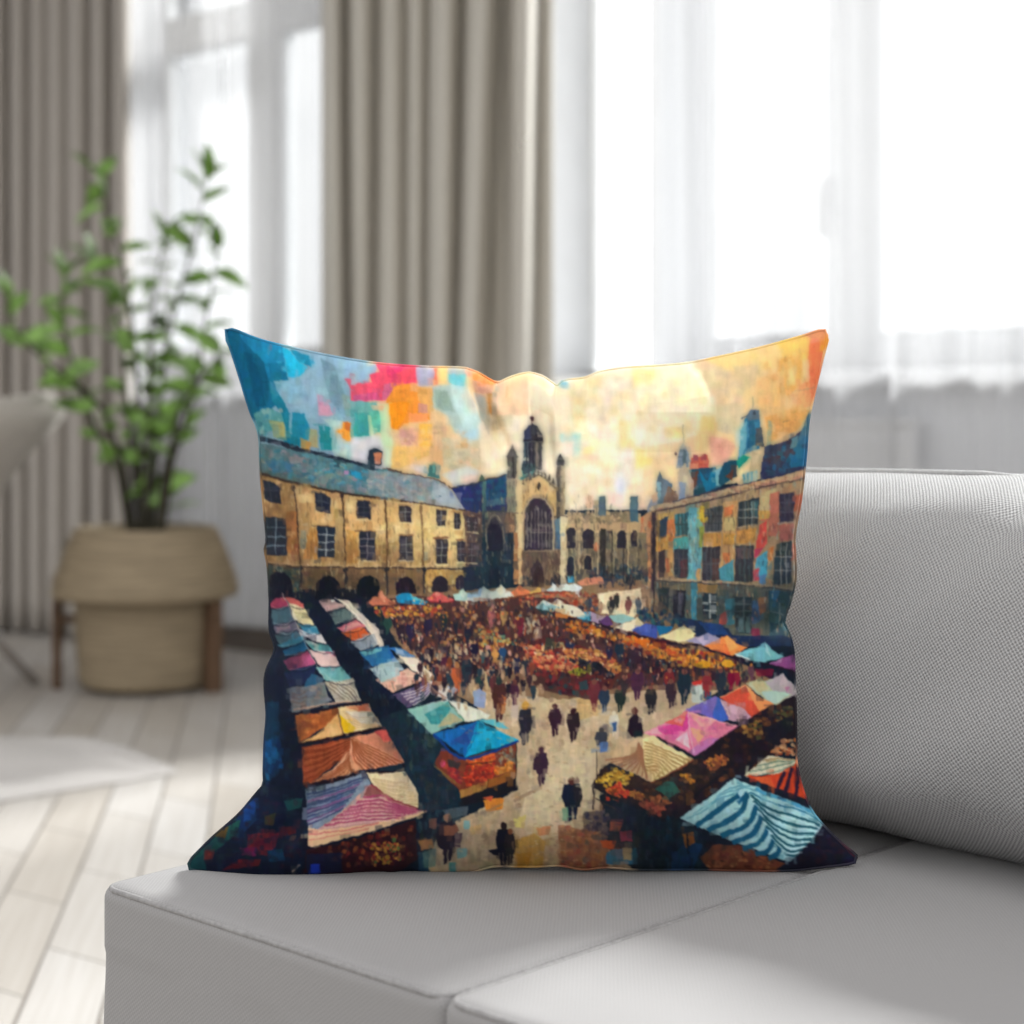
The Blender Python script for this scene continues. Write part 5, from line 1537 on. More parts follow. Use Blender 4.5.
def plain(name, col, rough=.6, spec=.3, scale=30, var=.12, bump=.0, stretch=(1, 1, 1)):
    """a plain finish with a faint mottling"""
    m, nt, b = nodes(name)
    setp(b, col, rough, spec)
    tc = N(nt, 'ShaderNodeTexCoord')
    mp = N(nt, 'ShaderNodeMapping')
    mp.inputs['Scale'].default_value = stretch
    nz = N(nt, 'ShaderNodeTexNoise')
    nz.inputs['Scale'].default_value = scale
    nz.inputs['Detail'].default_value = 4
    nt.links.new(tc.outputs['Object'], mp.inputs[0])
    nt.links.new(mp.outputs[0], nz.inputs['Vector'])
    lo = tuple(c * (1 - var) for c in col)
    hi = tuple(min(1, c * (1 + var)) for c in col)
    nt.links.new(ramp(nt, nz.outputs['Fac'], [(.3, lo), (.7, hi)]), b.inputs['Base Color'])
    if bump:
        bp = N(nt, 'ShaderNodeBump')
        bp.inputs['Strength'].default_value = bump
        bp.inputs['Distance'].default_value = .003
        nt.links.new(nz.outputs['Fac'], bp.inputs['Height'])
        nt.links.new(bp.outputs[0], b.inputs['Normal'])
    return m


def woven(name, col, period, contrast=.3, bump=.5, rough=.9, rot=0.12):
    """woven cloth: a fine over-under grid in cloth coordinates (metres)"""
    m, nt, b = nodes(name)
    setp(b, col, rough, .15)
    b.inputs['Sheen Weight'].default_value = .08
    uv = N(nt, 'ShaderNodeUVMap')
    mp = N(nt, 'ShaderNodeMapping')
    k = 2 * math.pi / period
    mp.inputs['Rotation'].default_value = (0, 0, rot)
    mp.inputs['Scale'].default_value = (k, k, k)
    nt.links.new(uv.outputs[0], mp.inputs[0])
    nz = N(nt, 'ShaderNodeTexNoise')
    nz.inputs['Scale'].default_value = .35
    nz.inputs['Detail'].default_value = 3
    nt.links.new(mp.outputs[0], nz.inputs['Vector'])
    sx = N(nt, 'ShaderNodeSeparateXYZ')
    nt.links.new(mp.outputs[0], sx.inputs[0])
    s = []
    for ax in (0, 1):
        q = N(nt, 'ShaderNodeMath', operation='SINE')
        nt.links.new(sx.outputs[ax], q.inputs[0])
        s.append(q)
    mu = N(nt, 'ShaderNodeMath', operation='MULTIPLY')
    nt.links.new(s[0].outputs[0], mu.inputs[0])
    nt.links.new(s[1].outputs[0], mu.inputs[1])
    ma = N(nt, 'ShaderNodeMath', operation='MULTIPLY_ADD')
    ma.inputs[1].default_value = .4
    ma.inputs[2].default_value = .5
    nt.links.new(mu.outputs[0], ma.inputs[0])
    ad = N(nt, 'ShaderNodeMath', operation='MULTIPLY_ADD')
    nt.links.new(nz.outputs['Fac'], ad.inputs[0])
    ad.inputs[1].default_value = .5
    nt.links.new(ma.outputs[0], ad.inputs[2])
    lo = tuple(c * (1 - contrast) for c in col)
    hi = tuple(min(1, c * (1 + contrast)) for c in col)
    nt.links.new(ramp(nt, ad.outputs[0], [(.3, lo), (1, hi)]), b.inputs['Base Color'])
    bp = N(nt, 'ShaderNodeBump')
    bp.inputs['Strength'].default_value = bump
    bp.inputs['Distance'].default_value = period * .3
    nt.links.new(ad.outputs[0], bp.inputs['Height'])
    nt.links.new(bp.outputs[0], b.inputs['Normal'])
    return m


def sheer_mat(name, clear=.45, col=(.9, .9, .92)):
    m, nt, b = nodes(name)
    nt.nodes.remove(b)
    out = nt.nodes['Material Output']
    tr = N(nt, 'ShaderNodeBsdfTransparent')
    tl = N(nt, 'ShaderNodeBsdfTranslucent')
    df = N(nt, 'ShaderNodeBsdfDiffuse')
    tl.inputs[0].default_value = df.inputs[0].default_value = (*col, 1)
    a = N(nt, 'ShaderNodeMixShader')
    a.inputs[0].default_value = .5
    nt.links.new(tl.outputs[0], a.inputs[1])
    nt.links.new(df.outputs[0], a.inputs[2])
    c = N(nt, 'ShaderNodeMixShader')
    # fine vertical threads make the voile slightly uneven
    tc = N(nt, 'ShaderNodeTexCoord')
    mp = N(nt, 'ShaderNodeMapping')
    mp.inputs['Scale'].default_value = (1, 1, .01)
    nz = N(nt, 'ShaderNodeTexNoise')
    nz.inputs['Scale'].default_value = 22
    nt.links.new(tc.outputs['Object'], mp.inputs[0])
    nt.links.new(mp.outputs[0], nz.inputs['Vector'])
    r = N(nt, 'ShaderNodeMapRange')
    r.inputs['To Min'].default_value = 1 - clear - .12
    r.inputs['To Max'].default_value = 1 - clear + .12
    nt.links.new(nz.outputs['Fac'], r.inputs['Value'])
    nt.links.new(r.outputs[0], c.inputs[0])
    nt.links.new(tr.outputs[0], c.inputs[1])
    nt.links.new(a.outputs[0], c.inputs[2])
    nt.links.new(c.outputs[0], out.inputs[0])
    return m


def glass_mat():
    m, nt, b = nodes('window_glass')
    nt.nodes.remove(b)
    out = nt.nodes['Material Output']
    tr = N(nt, 'ShaderNodeBsdfTransparent')
    tr.inputs[0].default_value = (.97, .98, .98, 1)
    gl = N(nt, 'ShaderNodeBsdfGlossy')
    gl.inputs['Roughness'].default_value = .02
    fr = N(nt, 'ShaderNodeFresnel')
    fr.inputs[0].default_value = 1.3
    mx = N(nt, 'ShaderNodeMixShader')
    nt.links.new(fr.outputs[0], mx.inputs[0])
    nt.links.new(tr.outputs[0], mx.inputs[1])
    nt.links.new(gl.outputs[0], mx.inputs[2])
    nt.links.new(mx.outputs[0], out.inputs[0])
    return m


def floor_mat():
    m, nt, b = nodes('pale_parquet')
    setp(b, (.6, .56, .5), .38, .4)
    tc = N(nt, 'ShaderNodeTexCoord')
    sx = N(nt, 'ShaderNodeSeparateXYZ')
    nt.links.new(tc.outputs['Object'], sx.inputs[0])

    def lin(a, c):
        q = N(nt, 'ShaderNodeMath', operation='MULTIPLY')
        q.inputs[1].default_value = a
        nt.links.new(sx.outputs[0], q.inputs[0])
        w = N(nt, 'ShaderNodeMath', operation='MULTIPLY_ADD')
        w.inputs[1].default_value = c
        nt.links.new(sx.outputs[1], w.inputs[0])
        nt.links.new(q.outputs[0], w.inputs[2])
        return w.outputs[0]
    bx, by = -.718, .696                              # board direction
    cx = N(nt, 'ShaderNodeCombineXYZ')
    sk = .95                                           # slanted board ends
    nt.links.new(lin(bx + sk * by, by - sk * bx), cx.inputs[0])
    nt.links.new(lin(by, -bx), cx.inputs[1])
    br = N(nt, 'ShaderNodeTexBrick')
    br.offset = .5
    br.inputs['Scale'].default_value = 1
    br.inputs['Brick Width'].default_value = .42
    br.inputs['Row Height'].default_value = .104
    br.inputs['Mortar Size'].default_value = .003
    br.inputs['Mortar Smooth'].default_value = .3
    br.inputs['Bias'].default_value = 0
    br.inputs['Color1'].default_value = (.53, .51, .485, 1)
    br.inputs['Color2'].default_value = (.44, .405, .36, 1)
    br.inputs['Mortar'].default_value = (.20, .18, .16, 1)
    nt.links.new(cx.outputs[0], br.inputs['Vector'])
    mp = N(nt, 'ShaderNodeMapping')
    mp.inputs['Scale'].default_value = (1.5, 40, 1)
    nt.links.new(cx.outputs[0], mp.inputs[0])
    nz = N(nt, 'ShaderNodeTexNoise')
    nz.inputs['Scale'].default_value = 2.2
    nz.inputs['Detail'].default_value = 5
    nt.links.new(mp.outputs[0], nz.inputs['Vector'])
    g = ramp(nt, nz.outputs['Fac'], [(.3, (.86, .84, .82)), (.7, (1.0, 1.0, 1.0))])
    mx = N(nt, 'ShaderNodeMixRGB', blend_type='MULTIPLY')
    mx.inputs[0].default_value = 1
    nt.links.new(br.outputs['Color'], mx.inputs[1])
    nt.links.new(g, mx.inputs[2])
    nt.links.new(mx.outputs[0], b.inputs['Base Color'])
    bp = N(nt, 'ShaderNodeBump')
    bp.inputs['Strength'].default_value = .25
    bp.inputs['Distance'].default_value = .002
    bp.invert = True
    nt.links.new(br.outputs['Fac'], bp.inputs['Height'])
    nt.links.new(bp.outputs[0], b.inputs['Normal'])
    return m


def print_mat():
    m, nt, b = nodes('printed_cloth')
    setp(b, rough=.85, spec=.12)
    ca = N(nt, 'ShaderNodeVertexColor')
    ca.layer_name = 'print'
    nt.links.new(ca.outputs['Color'], b.inputs['Base Color'])
    uv = N(nt, 'ShaderNodeUVMap')
    ck = N(nt, 'ShaderNodeTexMagic')
    ck.inputs['Scale'].default_value = 900
    nt.links.new(uv.outputs[0], ck.inputs['Vector'])
    bp = N(nt, 'ShaderNodeBump')
    bp.inputs['Strength'].default_value = .06
    bp.inputs['Distance'].default_value = .0006
    nt.links.new(ck.outputs['Fac'], bp.inputs['Height'])
    nt.links.new(bp.outputs[0], b.inputs['Normal'])
    return m


M = dict(
    wall=plain('wall_paint', (.80, .81, .83), .8, .2, 6, .03),
    frame=plain('white_window_frame', (.88, .89, .90), .45, .4, 10, .02),
    sill=plain('white_sill', (.78, .79, .80), .4, .4, 10, .02),
    glass=glass_mat(),
    floor=floor_mat(),
    skirt=plain('dark_skirting', (.10, .08, .065), .5, .4, 12, .15),
    taupe=woven('taupe_curtain_cloth', (.43, .393, .352), .006, .08, .15),
    greige=woven('greige_curtain_cloth', (.60, .565, .50), .006, .08, .15),
    sheer=sheer_mat('white_voile', .60, (.64, .64, .65)),
    radiator=plain('white_radiator_enamel', (.80, .80, .80), .35, .5, 10, .02),
    sofa=woven('grey_sofa_weave', (.30, .292, .288), .0034, .07, .2),
    cushion=woven('grey_cushion_weave', (.335, .33, .326), .0034, .42, .9),
    pipe=plain('grey_piping', (.30, .292, .288), .9, .15, 300, .15),
    cushion_pipe=plain('pale_grey_piping', (.42, .415, .41), .9, .15, 300, .12),
    basket=plain('woven_seagrass', (.315, .25, .165), .8, .2, 22, .26, .5, (.35, .35, 7)),
    wood=plain('brown_wood', (.145, .085, .05), .5, .35, 14, .25, 0, (6, 6, 1)),
    soil=plain('potting_soil', (.03, .022, .016), .95, .1, 60, .4, .6),
    stem=plain('dark_stem', (.05, .045, .03), .7, .2, 40, .3),
    leaf=plain('green_leaf', (.18, .325, .065), .40, .45, 26, .6),
    chair=woven('beige_chair_cloth', (.56, .52, .475), .006, .1, .2),
    chair_leg=plain('taupe_wood', (.27, .24, .215), .6, .3, 14, .2),
    rug=woven('off_white_rug', (.50, .475, .45), .008, .12, .4),
    print=print_mat(),
)


# ---------------------------------------------------------------- mesh helpers
def box_bm(bm, x0, x1, y0, y1, z0, z1, bev=0.0):
    r = bmesh.ops.create_cube(bm, size=1)
    vs = r['verts']
    for v in vs:
        v.co = Vector((x0 if v.co.x < 0 else x1, y0 if v.co.y < 0 else y1, z0 if v.co.z < 0 else z1))
    if bev:
        es = list({e for v in vs for e in v.link_edges})
        bmesh.ops.bevel(bm, geom=es, offset=bev, segments=2, affect='EDGES', profile=.6)


def tube(pts, rad, seg=8, closed=False, bm=None):
    bm = bm or bmesh.new()
    pts = [Vector(p) for p in pts]
    n = len(pts)
    rads = rad if isinstance(rad, (list, tuple)) else [rad] * n
    rings = []
    up = Vector((0, 0, 1))
    prev = None
    for i, p in enumerate(pts):
        a = pts[(i - 1) % n] if (closed or i > 0) else p
        c = pts[(i + 1) % n] if (closed or i < n - 1) else p
        t = (c - a).normalized()
        if prev is None:
            x = t.cross(up if abs(t.z) < .9 else Vector((1, 0, 0))).normalized()
        else:
            x = (prev - t * prev.dot(t)).normalized()
        prev = x
        y = t.cross(x)
        rings.append([bm.verts.new(p + (x * math.cos(q) + y * math.sin(q)) * rads[i]) for q in [2 * math.pi * k / seg for k in range(seg)]])
    m = n if closed else n - 1
    for i in range(m):
        A, B = rings[i], rings[(i + 1) % n]
        for k in range(seg):
            bm.faces.new((A[k], A[(k + 1) % seg], B[(k + 1) % seg], B[k]))
    if not closed:
        bm.faces.new(rings[0][::-1])
        bm.faces.new(rings[-1])
    return bm


def lathe(prof, seg=64, bm=None, ripple=None):
    bm = bm or bmesh.new()
    rings = []
    for i, (r, z) in enumerate(prof):
        rings.append([bm.verts.new(((r + (ripple(i, k) if ripple else 0)) * math.cos(2 * math.pi * k / seg), (r + (ripple(i, k) if ripple else 0)) * math.sin(2 * math.pi * k / seg), z)) for k in range(seg)])
    for a, b in zip(rings, rings[1:]):
        for k in range(seg):
            bm.faces.new((a[k], a[(k + 1) % seg], b[(k + 1) % seg], b[k]))
    return bm


def box_uv(me, co=None):
    """cloth coordinates in metres, one projection per face direction"""
    uv = me.uv_layers.new(name='UVMap')
    for p in me.polygons:
        n = p.normal
        ax = max(range(3), key=lambda i: abs(n[i]))
        i, j = [(1, 2), (0, 2), (0, 1)][ax]
        for li in p.loop_indices:
            c = me.vertices[me.loops[li].vertex_index].co
            uv.data[li].uv = (c[i], c[j])


def soft_box(name, size, rad, n=24, m=None, parent=None, disp=None, loc=(0, 0, 0), rot=(0, 0, 0)):
    """upholstered block: rounded box with its own swelling; disp(p, nrm, uvw) moves the surface"""
    sx, sy, sz = (s / 2 for s in size)
    bm = bmesh.new()
    bmesh.ops.create_cube(bm, size=2)
    bmesh.ops.subdivide_edges(bm, edges=bm.edges[:], cuts=n, use_grid_fill=True)
    for v in bm.verts:
        q = v.co.copy()
        # spread the rows so the rounded edges get enough of them
        q = Vector([math.copysign(1 - (1 - abs(c)) ** 1.6, c) for c in q])
        p = Vector((q.x * sx, q.y * sy, q.z * sz))
        inn = Vector((max(-sx + rad, min(sx - rad, p.x)), max(-sy + rad, min(sy - rad, p.y)), max(-sz + rad, min(sz - rad, p.z))))
        dlt = p - inn
        if dlt.length > 1e-9:
            mx = max(abs(dlt.x), abs(dlt.y), abs(dlt.z))
            nrm = dlt.normalized()
            p = inn + nrm * (rad * mx / rad if mx < rad else rad)
        else:
            nrm = Vector((0, 0, 1))
        if disp:
            p = p + disp(p, Vector((p.x / sx, p.y / sy, p.z / sz)))
        v.co = p
    me = bpy.data.meshes.new(name)
    bm.normal_update()
    bm.to_mesh(me)
    bm.free()
    box_uv(me)
    o = obj(name, me, m, parent)
    o.location = loc
    o.rotation_euler = rot
    return o


def grid_mesh(name, P3, UV, m, parent=None, thick=0.0):
    """a cloth sheet from a table of points [row][col]"""
    h, w = len(P3), len(P3[0])
    vs = [tuple(p) for r in P3 for p in r]
    fs = [(j * w + i, j * w + i + 1, (j + 1) * w + i + 1, (j + 1) * w + i) for j in range(h - 1) for i in range(w - 1)]
    me = bpy.data.meshes.new(name)
    me.from_pydata(vs, [], fs)
    uv = me.uv_layers.new(name='UVMap')
    fl = [q for r in UV for q in r]
    for lp in me.loops:
        uv.data[lp.index].uv = fl[lp.vertex_index]
    o = obj(name, me, m, parent)
    if thick:
        s = o.modifiers.new('thickness', 'SOLIDIFY')
        s.thickness = thick
        s.offset = 0
    return o


# ---------------------------------------------------------------- the room
WY = 3.80                                               # inner face of the window wall
fb = bmesh.new()
box_bm(fb, -9, 4, -3, WY + .34, -.05, 0)
struct(obj('floor', fb, M['floor'], smooth=False))

WT = .34                                                # wall thickness: the windows sit deep in their reveals
W1 = (wall_x(164, WY + .22), wall_x(352, WY))
W2 = (wall_x(590, WY + .22), wall_x(650, WY))
W3 = (W2[1] + .03, 1.50)
ZS, ZT, ZW = .90, 3.30, 3.45
wb = bmesh.new()
cuts = [-9.0, W1[0], W1[1], W2[0], W2[1], W3[0], W3[1], 4.0]
for i in range(7):
    a, c = cuts[i], cuts[i + 1]
    if i % 2 == 0:
        box_bm(wb, a, c, WY, WY + WT, 0, ZW)
    else:
        box_bm(wb, a, c, WY, WY + WT, 0, ZS)
        box_bm(wb, a, c, WY, WY + WT, ZT, ZW)
struct(obj('wall_back', wb, M['wall'], smooth=False))
cb = bmesh.new()
box_bm(cb, -9, 4, 1.75, WY + WT, ZW, ZW + .06)  # unseen partial ceiling, added to keep sky light off the deep floor
struct(obj('ceiling_light_block', cb, M['wall'], smooth=False))
lb_ = bmesh.new()
box_bm(lb_, -9, -8.9, -1.5, WY, 0, ZW)  # unseen side wall, added to cut ambient light near the windows
struct(obj('wall_left_light_block', lb_, M['wall'], smooth=False))
bb = bmesh.new()
box_bm(bb, -9, 4, WY - .018, WY, 0, .085)
struct(obj('baseboard_back', bb, M['skirt'], smooth=False))


def window(n, x0, x1, stiles, rails, rail0, sill=True):
    """frame bars; stiles: list of (x0, x1); rails: list of (z0, z1)"""
    ya, yb = WY + .22, WY + .29
    root = bpy.data.objects.new('window_%d' % n, None)
    COL.objects.link(root)
    struct(root)
    st = [(x0, stiles[0][0])] if False else stiles
    b = bmesh.new()
    for a, c in st:
        box_bm(b, a, c, ya, yb, ZS, ZT, .006)
    for z0, z1 in rails:
        box_bm(b, x0, x1, ya + .004, yb - .004, z0, z1, .006)
    struct(obj('window_frame', b, M['frame'], root, smooth=False))
    zz = [rails[0][1]] + [q for r in rails[1:-1] for q in r] + [rails[-1][0]]
    for (a0, a1), (c0, c1) in zip(st, st[1:]):
        for k in range(0, len(zz), 2):
            g = bmesh.new()
            box_bm(g, a1 - .004, c0 + .004, ya + .03, ya + .038, zz[k] - .004, zz[k + 1] + .004)
            struct(obj('pane', g, M['glass'], root, smooth=False))
    if sill:
        s = bmesh.new()
        box_bm(s, x0 - .03, x1 + .03, WY - .075, WY + .23, ZS - .038, ZS, .006)
        struct(obj('window_sill', s, M['sill'], root, smooth=False))
    return root


YF = WY + .22
X = lambda p: wall_x(p, YF)
zr = wall_z(210, 8, YF)
zq = wall_z(210, 47, YF)
window(1, W1[0], W1[1], [(W1[0], W1[0] + .014), (X(247), X(282)), (X(336), W1[1])], [(ZS, 1.045), (zq, zr), (ZT - .07, ZT)], 0)
window(2, W2[0], W2[1], [(W2[0], W2[0] + .012), (W2[1] - .02, W2[1])], [(ZS, .935), (ZT - .07, ZT)], 0)
w3 = window(3, W3[0], W3[1], [(W3[0], X(715)), (X(825), X(882)), (X(1120), X(1165)), (.82, .90), (W3[1] - .08, W3[1])], [(ZS, 1.02), (ZT - .07, ZT)], 0)
hb = bmesh.new()
hx = X(829)
box_bm(hb, hx - .012, hx + .012, YF - .03, YF, wall_z(829, 205, YF), wall_z(829, 178, YF), .004)
box_bm(hb, hx - .012, hx + .010, YF - .045, YF - .025, wall_z(829, 238, YF), wall_z(829, 186, YF), .005)
struct(obj('window_handle', hb, M['radiator'], w3))


# ---------------------------------------------------------------- curtains
def curtain(name, label, valleys_top, valleys_bot, Y, amp, m, z0=.012, z1=3.02, rows=24, flat=()):
    """pleated drape: the valleys are picture columns at the top and near the bottom of the picture"""
    sub = 9
    P3, UV = [], []
    for j in range(rows + 1):
        t = j / rows
        z = z1 + (z0 - z1) * t
        k = max(0.0, min(1.3, (1.98 - z) / 1.0))
        row, uvr = [], []
        s = 0
        for i in range(len(valleys_top) - 1):
            a = valleys_top[i] + (valleys_bot[i] - valleys_top[i]) * k
            c = valleys_top[i + 1] + (valleys_bot[i + 1] - valleys_top[i + 1]) * k
            for q in range(sub + (1 if i == len(valleys_top) - 2 else 0)):
                f = q / sub
                px = a + (c - a) * f
                wd = abs(c - a) / 30
                dep = amp * (.12 if i in flat else min(1.25, .45 + .55 * wd) * (.55 + .6 * abs(math.sin(i * 2.7 + 1)))) * math.sin(math.pi * f) ** .85
                dep += .006 * mnoise.noise(Vector((px * .07, z * 1.3, 0)))
                x = wall_x(px, Y - dep)
                row.append((x, Y - dep, z))
                uvr.append((s * .03, z))
                s += 1
        P3.append(row)
        UV.append(uvr)
    o = grid_mesh(name, P3, UV, m, None, .004)
    return tag(o, label, 'curtain')


curtain('curtain', 'grey-beige pleated floor-length curtain on the pier between the two windows',
        [322, 345, 376, 406, 428, 463, 501, 506, 540, 553], [322, 348, 373, 405, 425, 456, 486, 507, 534, 553], 3.64, .14, M['greige'], flat=(6, 8))
curtain('curtain', 'taupe pleated floor-length curtain at the far left behind the potted plant',
        [-190, -168, -140, -118, -92, -66, -40, -14, 8, 28, 46, 66, 89, 110, 130], [-190, -166, -142, -116, -92, -68, -40, -14, 9, 27, 45, 66, 89, 109, 131], 3.64, .075, M['taupe'])


def voile(label, px0, px1, Y, folds, seed, z0=.015, z1=3.02):
    n = 150
    P3, UV = [], []
    rng = random.Random(seed)
    ph = [rng.uniform(0, 6.28) for _ in range(4)]
    for j in range(17):
        z = z1 + (z0 - z1) * j / 16
        row, uvr = [], []
        for i in range(n + 1):
            px = px0 + (px1 - px0) * i / n
            x = wall_x(px, Y)
            d = .016 * math.sin(x * 34 + ph[0] + .2 * z) + .011 * math.sin(x * 61 + ph[1]) + .008 * math.sin(x * 19 + ph[2] - .3 * z)
            for c, w, h in folds:
                d += h * math.exp(-((px - c - 4 * (1 - z)) / w) ** 2)
            row.append((x, Y - d, z))
            uvr.append((x, z))
        P3.append(row)
        UV.append(uvr)
    o = grid_mesh('sheer_curtain', P3, UV, M['sheer'])
    return tag(o, label, 'curtain')


voile('white sheer curtain over the left window behind the plant', 112, 345, 3.68, [(150, 6, .03), (232, 6, .04), (262, 7, .03)], 3, .10)
voile('white sheer curtain over the wide right-hand window', 652, 1500, 3.68, [(672, 8, .05), (690, 7, .04), (745, 3, .05), (845, 7, .04), (900, 3, .05), (1010, 9, .05)], 5)

# ---------------------------------------------------------------- radiator
ra = thing('radiator', 'white panel radiator below the right-hand window', 'radiator', (0, 0, 0))
rx0, rx1 = wall_x(795, 3.74), wall_x(916, 3.74)
rz1 = wall_z(860, 424, 3.74)
b = bmesh.new()
box_bm(b, rx0, rx1, 3.725, 3.765, .14, rz1, .008)
nf = 16
for i in range(nf):
    x = rx0 + (rx1 - rx0) * (i + .5) / nf
    box_bm(b, x - .010, x + .010, 3.717, 3.727, .18, rz1 - .04, .003)
obj('panel', b, M['radiator'], ra, smooth=False)
b = bmesh.new()
box_bm(b, rx0 - .004, rx1 + .004, 3.716, 3.775, rz1 - .004, rz1 + .014, .004)
obj('top_grille', b, M['radiator'], ra, smooth=False)
for x in (rx0 + .08, rx1 - .08):
    b = bmesh.new()
    box_bm(b, x - .012, x + .012, 3.76, WY, .3, .42)
    obj('bracket', b, M['radiator'], ra, smooth=False)
obj('pipe', tube([(rx1 - .04, 3.745, .15), (rx1 - .04, 3.745, .0)], .009), M['radiator'], ra)

# ---------------------------------------------------------------- plant stand and potted plant
PC = at(146, HOR, 4.66)
PC.z = 0
ps = thing('plant_stand', 'brown wooden stand with four legs holding the woven basket', 'stand', PC)
rr = RV
lr = at(219, HOR, 4.62) - at(146, HOR, 4.62)
lp = []
for sx, sd in ((-1.19, -.03), (1, -.08), (-.62, .20), (.62, .20)):
    c = rr * (lr.length * sx) + DV * sd
    lp.append(c)
    b = bmesh.new()
    w0 = .011 if sx == -1.19 else .020
    box_bm(b, c.x - w0, c.x + w0, c.y - w0, c.y + w0, 0, .33, .004)
    obj('leg', b, M['wood'], ps, smooth=False)
b = bmesh.new()
for i, j in ((0, 2), (2, 3), (3, 1)):
    tube([lp[i] + Vector((0, 0, .20)), lp[j] + Vector((0, 0, .20))], .010, 6, bm=b)
tube([lp[0] + Vector((0, 0, .20)), lp[0] * .72 + Vector((0, 0, .20))], .010, 6, bm=b)
tube([lp[1] + Vector((0, 0, .20)), lp[1] * .8 + Vector((0, 0, .20))], .010, 6, bm=b)
obj('rail', b, M['wood'], ps)

pp = thing('potted_plant', 'leafy green shrub with dark stems in a woven beige basket, left of the printed pillow', 'plant', PC)


def rib(a):
    return lambda i, k: a * math.sin(i * 2.4) + .0012 * math.sin(k * 1.57 + i)


prof = [(.0, .008), (.150, .008), (.172, .011), (.184, .020)]
for k in range(44):
    t = k / 43
    prof.append((.189 + .013 * math.sin(math.pi * min(1, t * 1.1) * .5), .030 + .262 * t))
obj('basket', lathe(prof, 96, ripple=rib(.0026)), M['basket'], pp)
prof = [(.203, .280), (.232, .268), (.252, .266), (.262, .272), (.267, .286)]
for k in range(1, 34):
    t = k / 33
    prof.append((.267 - .064 * t ** 1.25, .286 + .178 * t))
prof += [(.198, .468), (.190, .462), (.184, .40)]
obj('cuff', lathe(prof, 96, ripple=rib(.0024)), M['basket'], pp)
b = bmesh.new()
bmesh.ops.create_circle(b, cap_ends=True, radius=.186, segments=40)
bmesh.ops.translate(b, vec=(0, 0, .42), verts=b.verts[:])
obj('soil', b, M['soil'], pp)


def leaf_bm(bm, base, d, up, ln, wd, bend):
    d = d.normalized()
    side = d.cross(up)
    if side.length < .05:
        side = d.cross(Vector((1, 0, .2)))
    side.normalize()
    nrm = side.cross(d).normalized()
    prev = None
    K = 6
    for i in range(K + 1):
        t = i / K
        w = wd * (math.sin(math.pi * min(1, t * .96 + .02)) ** .8) * (1.15 - .35 * t)
        c = base + d * (ln * t) - nrm * (bend * ln * t * t)
        ring = [bm.verts.new(c - side * w + nrm * w * .30), bm.verts.new(c), bm.verts.new(c + side * w + nrm * w * .30)]
        if prev:
            for q in (0, 1):
                bm.faces.new((prev[q], prev[q + 1], ring[q + 1], ring[q]))
        prev = ring


rg = random.Random(11)
SOIL = Vector((0, 0, .42))
stems = [
    # picture columns and rows of each stem, distance step, leaf count, first leafed share
    ([(150, 528), (156, 450), (160, 400), (168, 340), (180, 290), (196, 235), (206, 182)], .02, 26, .18),
    ([(140, 528), (140, 450), (137, 380), (130, 310), (120, 250), (106, 215), (100, 178)], -.03, 20, .15),
    ([(160, 528), (172, 460), (186, 420), (196, 380), (204, 330), (212, 285), (216, 250)], .05, 20, .15),
    ([(132, 528), (118, 470), (96, 430), (80, 390), (68, 345), (60, 310), (64, 280)], -.06, 20, .2),
    ([(136, 528), (122, 462), (104, 410), (78, 385), (44, 360), (18, 335), (8, 300)], -.10, 17, .3),
    ([(146, 528), (148, 440), (150, 370), (152, 320), (158, 270), (164, 240)], .08, 20, .15),
    ([(155, 528), (165, 470), (180, 410), (205, 372), (222, 352), (236, 352)], -.12, 16, .3),
    ([(143, 528), (132, 440), (124, 380), (120, 330), (110, 290), (92, 262)], .10, 15, .2),
]
for k, (path, dd, nl, f0) in enumerate(stems):
    pts = []
    for i, (x, y) in enumerate(path):
        t = i / (len(path) - 1)
        pts.append(at(x, y, 4.64 + dd * t + .03 * math.sin(k * 2 + t * 3)) - PC)
    pts[0] = Vector((pts[0].x, pts[0].y, .415))
    # resample
    fine = []
    for i in range(len(pts) - 1):
        for q in range(5):
            fine.append(pts[i].lerp(pts[i + 1], q / 5))
    fine.append(pts[-1])
    nn = len(fine)
    so = obj('stem', tube(fine, [.0095 - .0075 * i / (nn - 1) for i in range(nn)], 7), M['stem'], pp)
    lb = bmesh.new()
    for j in range(nl):
        t = f0 * .55 + (1 - f0 * .55) * (j + .3) / nl
        idx = min(nn - 2, int(t * (nn - 1)))
        base = fine[idx]
        tan = (fine[idx + 1] - fine[idx]).normalized()
        ang = j * 2.4 + rg.uniform(-.5, .5)
        o1 = (RV * math.cos(ang) + DV * math.sin(ang))
        d = (o1 * 1.0 + tan * rg.uniform(.1, .7) + UPV * rg.uniform(-.6, .7))
        ln = rg.uniform(.072, .118)
        leaf_bm(lb, base, d, UPV * rg.uniform(.2, 1) - DV * rg.uniform(.0, 1.2) + RV * rg.uniform(-.5, .5), ln, ln * rg.uniform(.21, .28), rg.uniform(.1, .5))
    for a in range(3):
        d = tan + RV * rg.uniform(-.7, .7) + DV * rg.uniform(-.5, .5)
        leaf_bm(lb, fine[-1], d, UPV + RV * .3, rg.uniform(.085, .12), .026, .2)
    obj('foliage', lb, M['leaf'], so)

# ---------------------------------------------------------------- lounge chair at the left edge
ch = thing('lounge_chair', 'beige upholstered lounge chair cut off by the left edge beside the plant', 'chair', floor_at(-60, 668))
T = at(78, 392, 4.75)
e2 = (at(-60, 560, 4.75) - T)
e1 = (at(-90, 404, 4.1) - T)
inv = ch.location
nrm = e1.cross(e2).normalized()


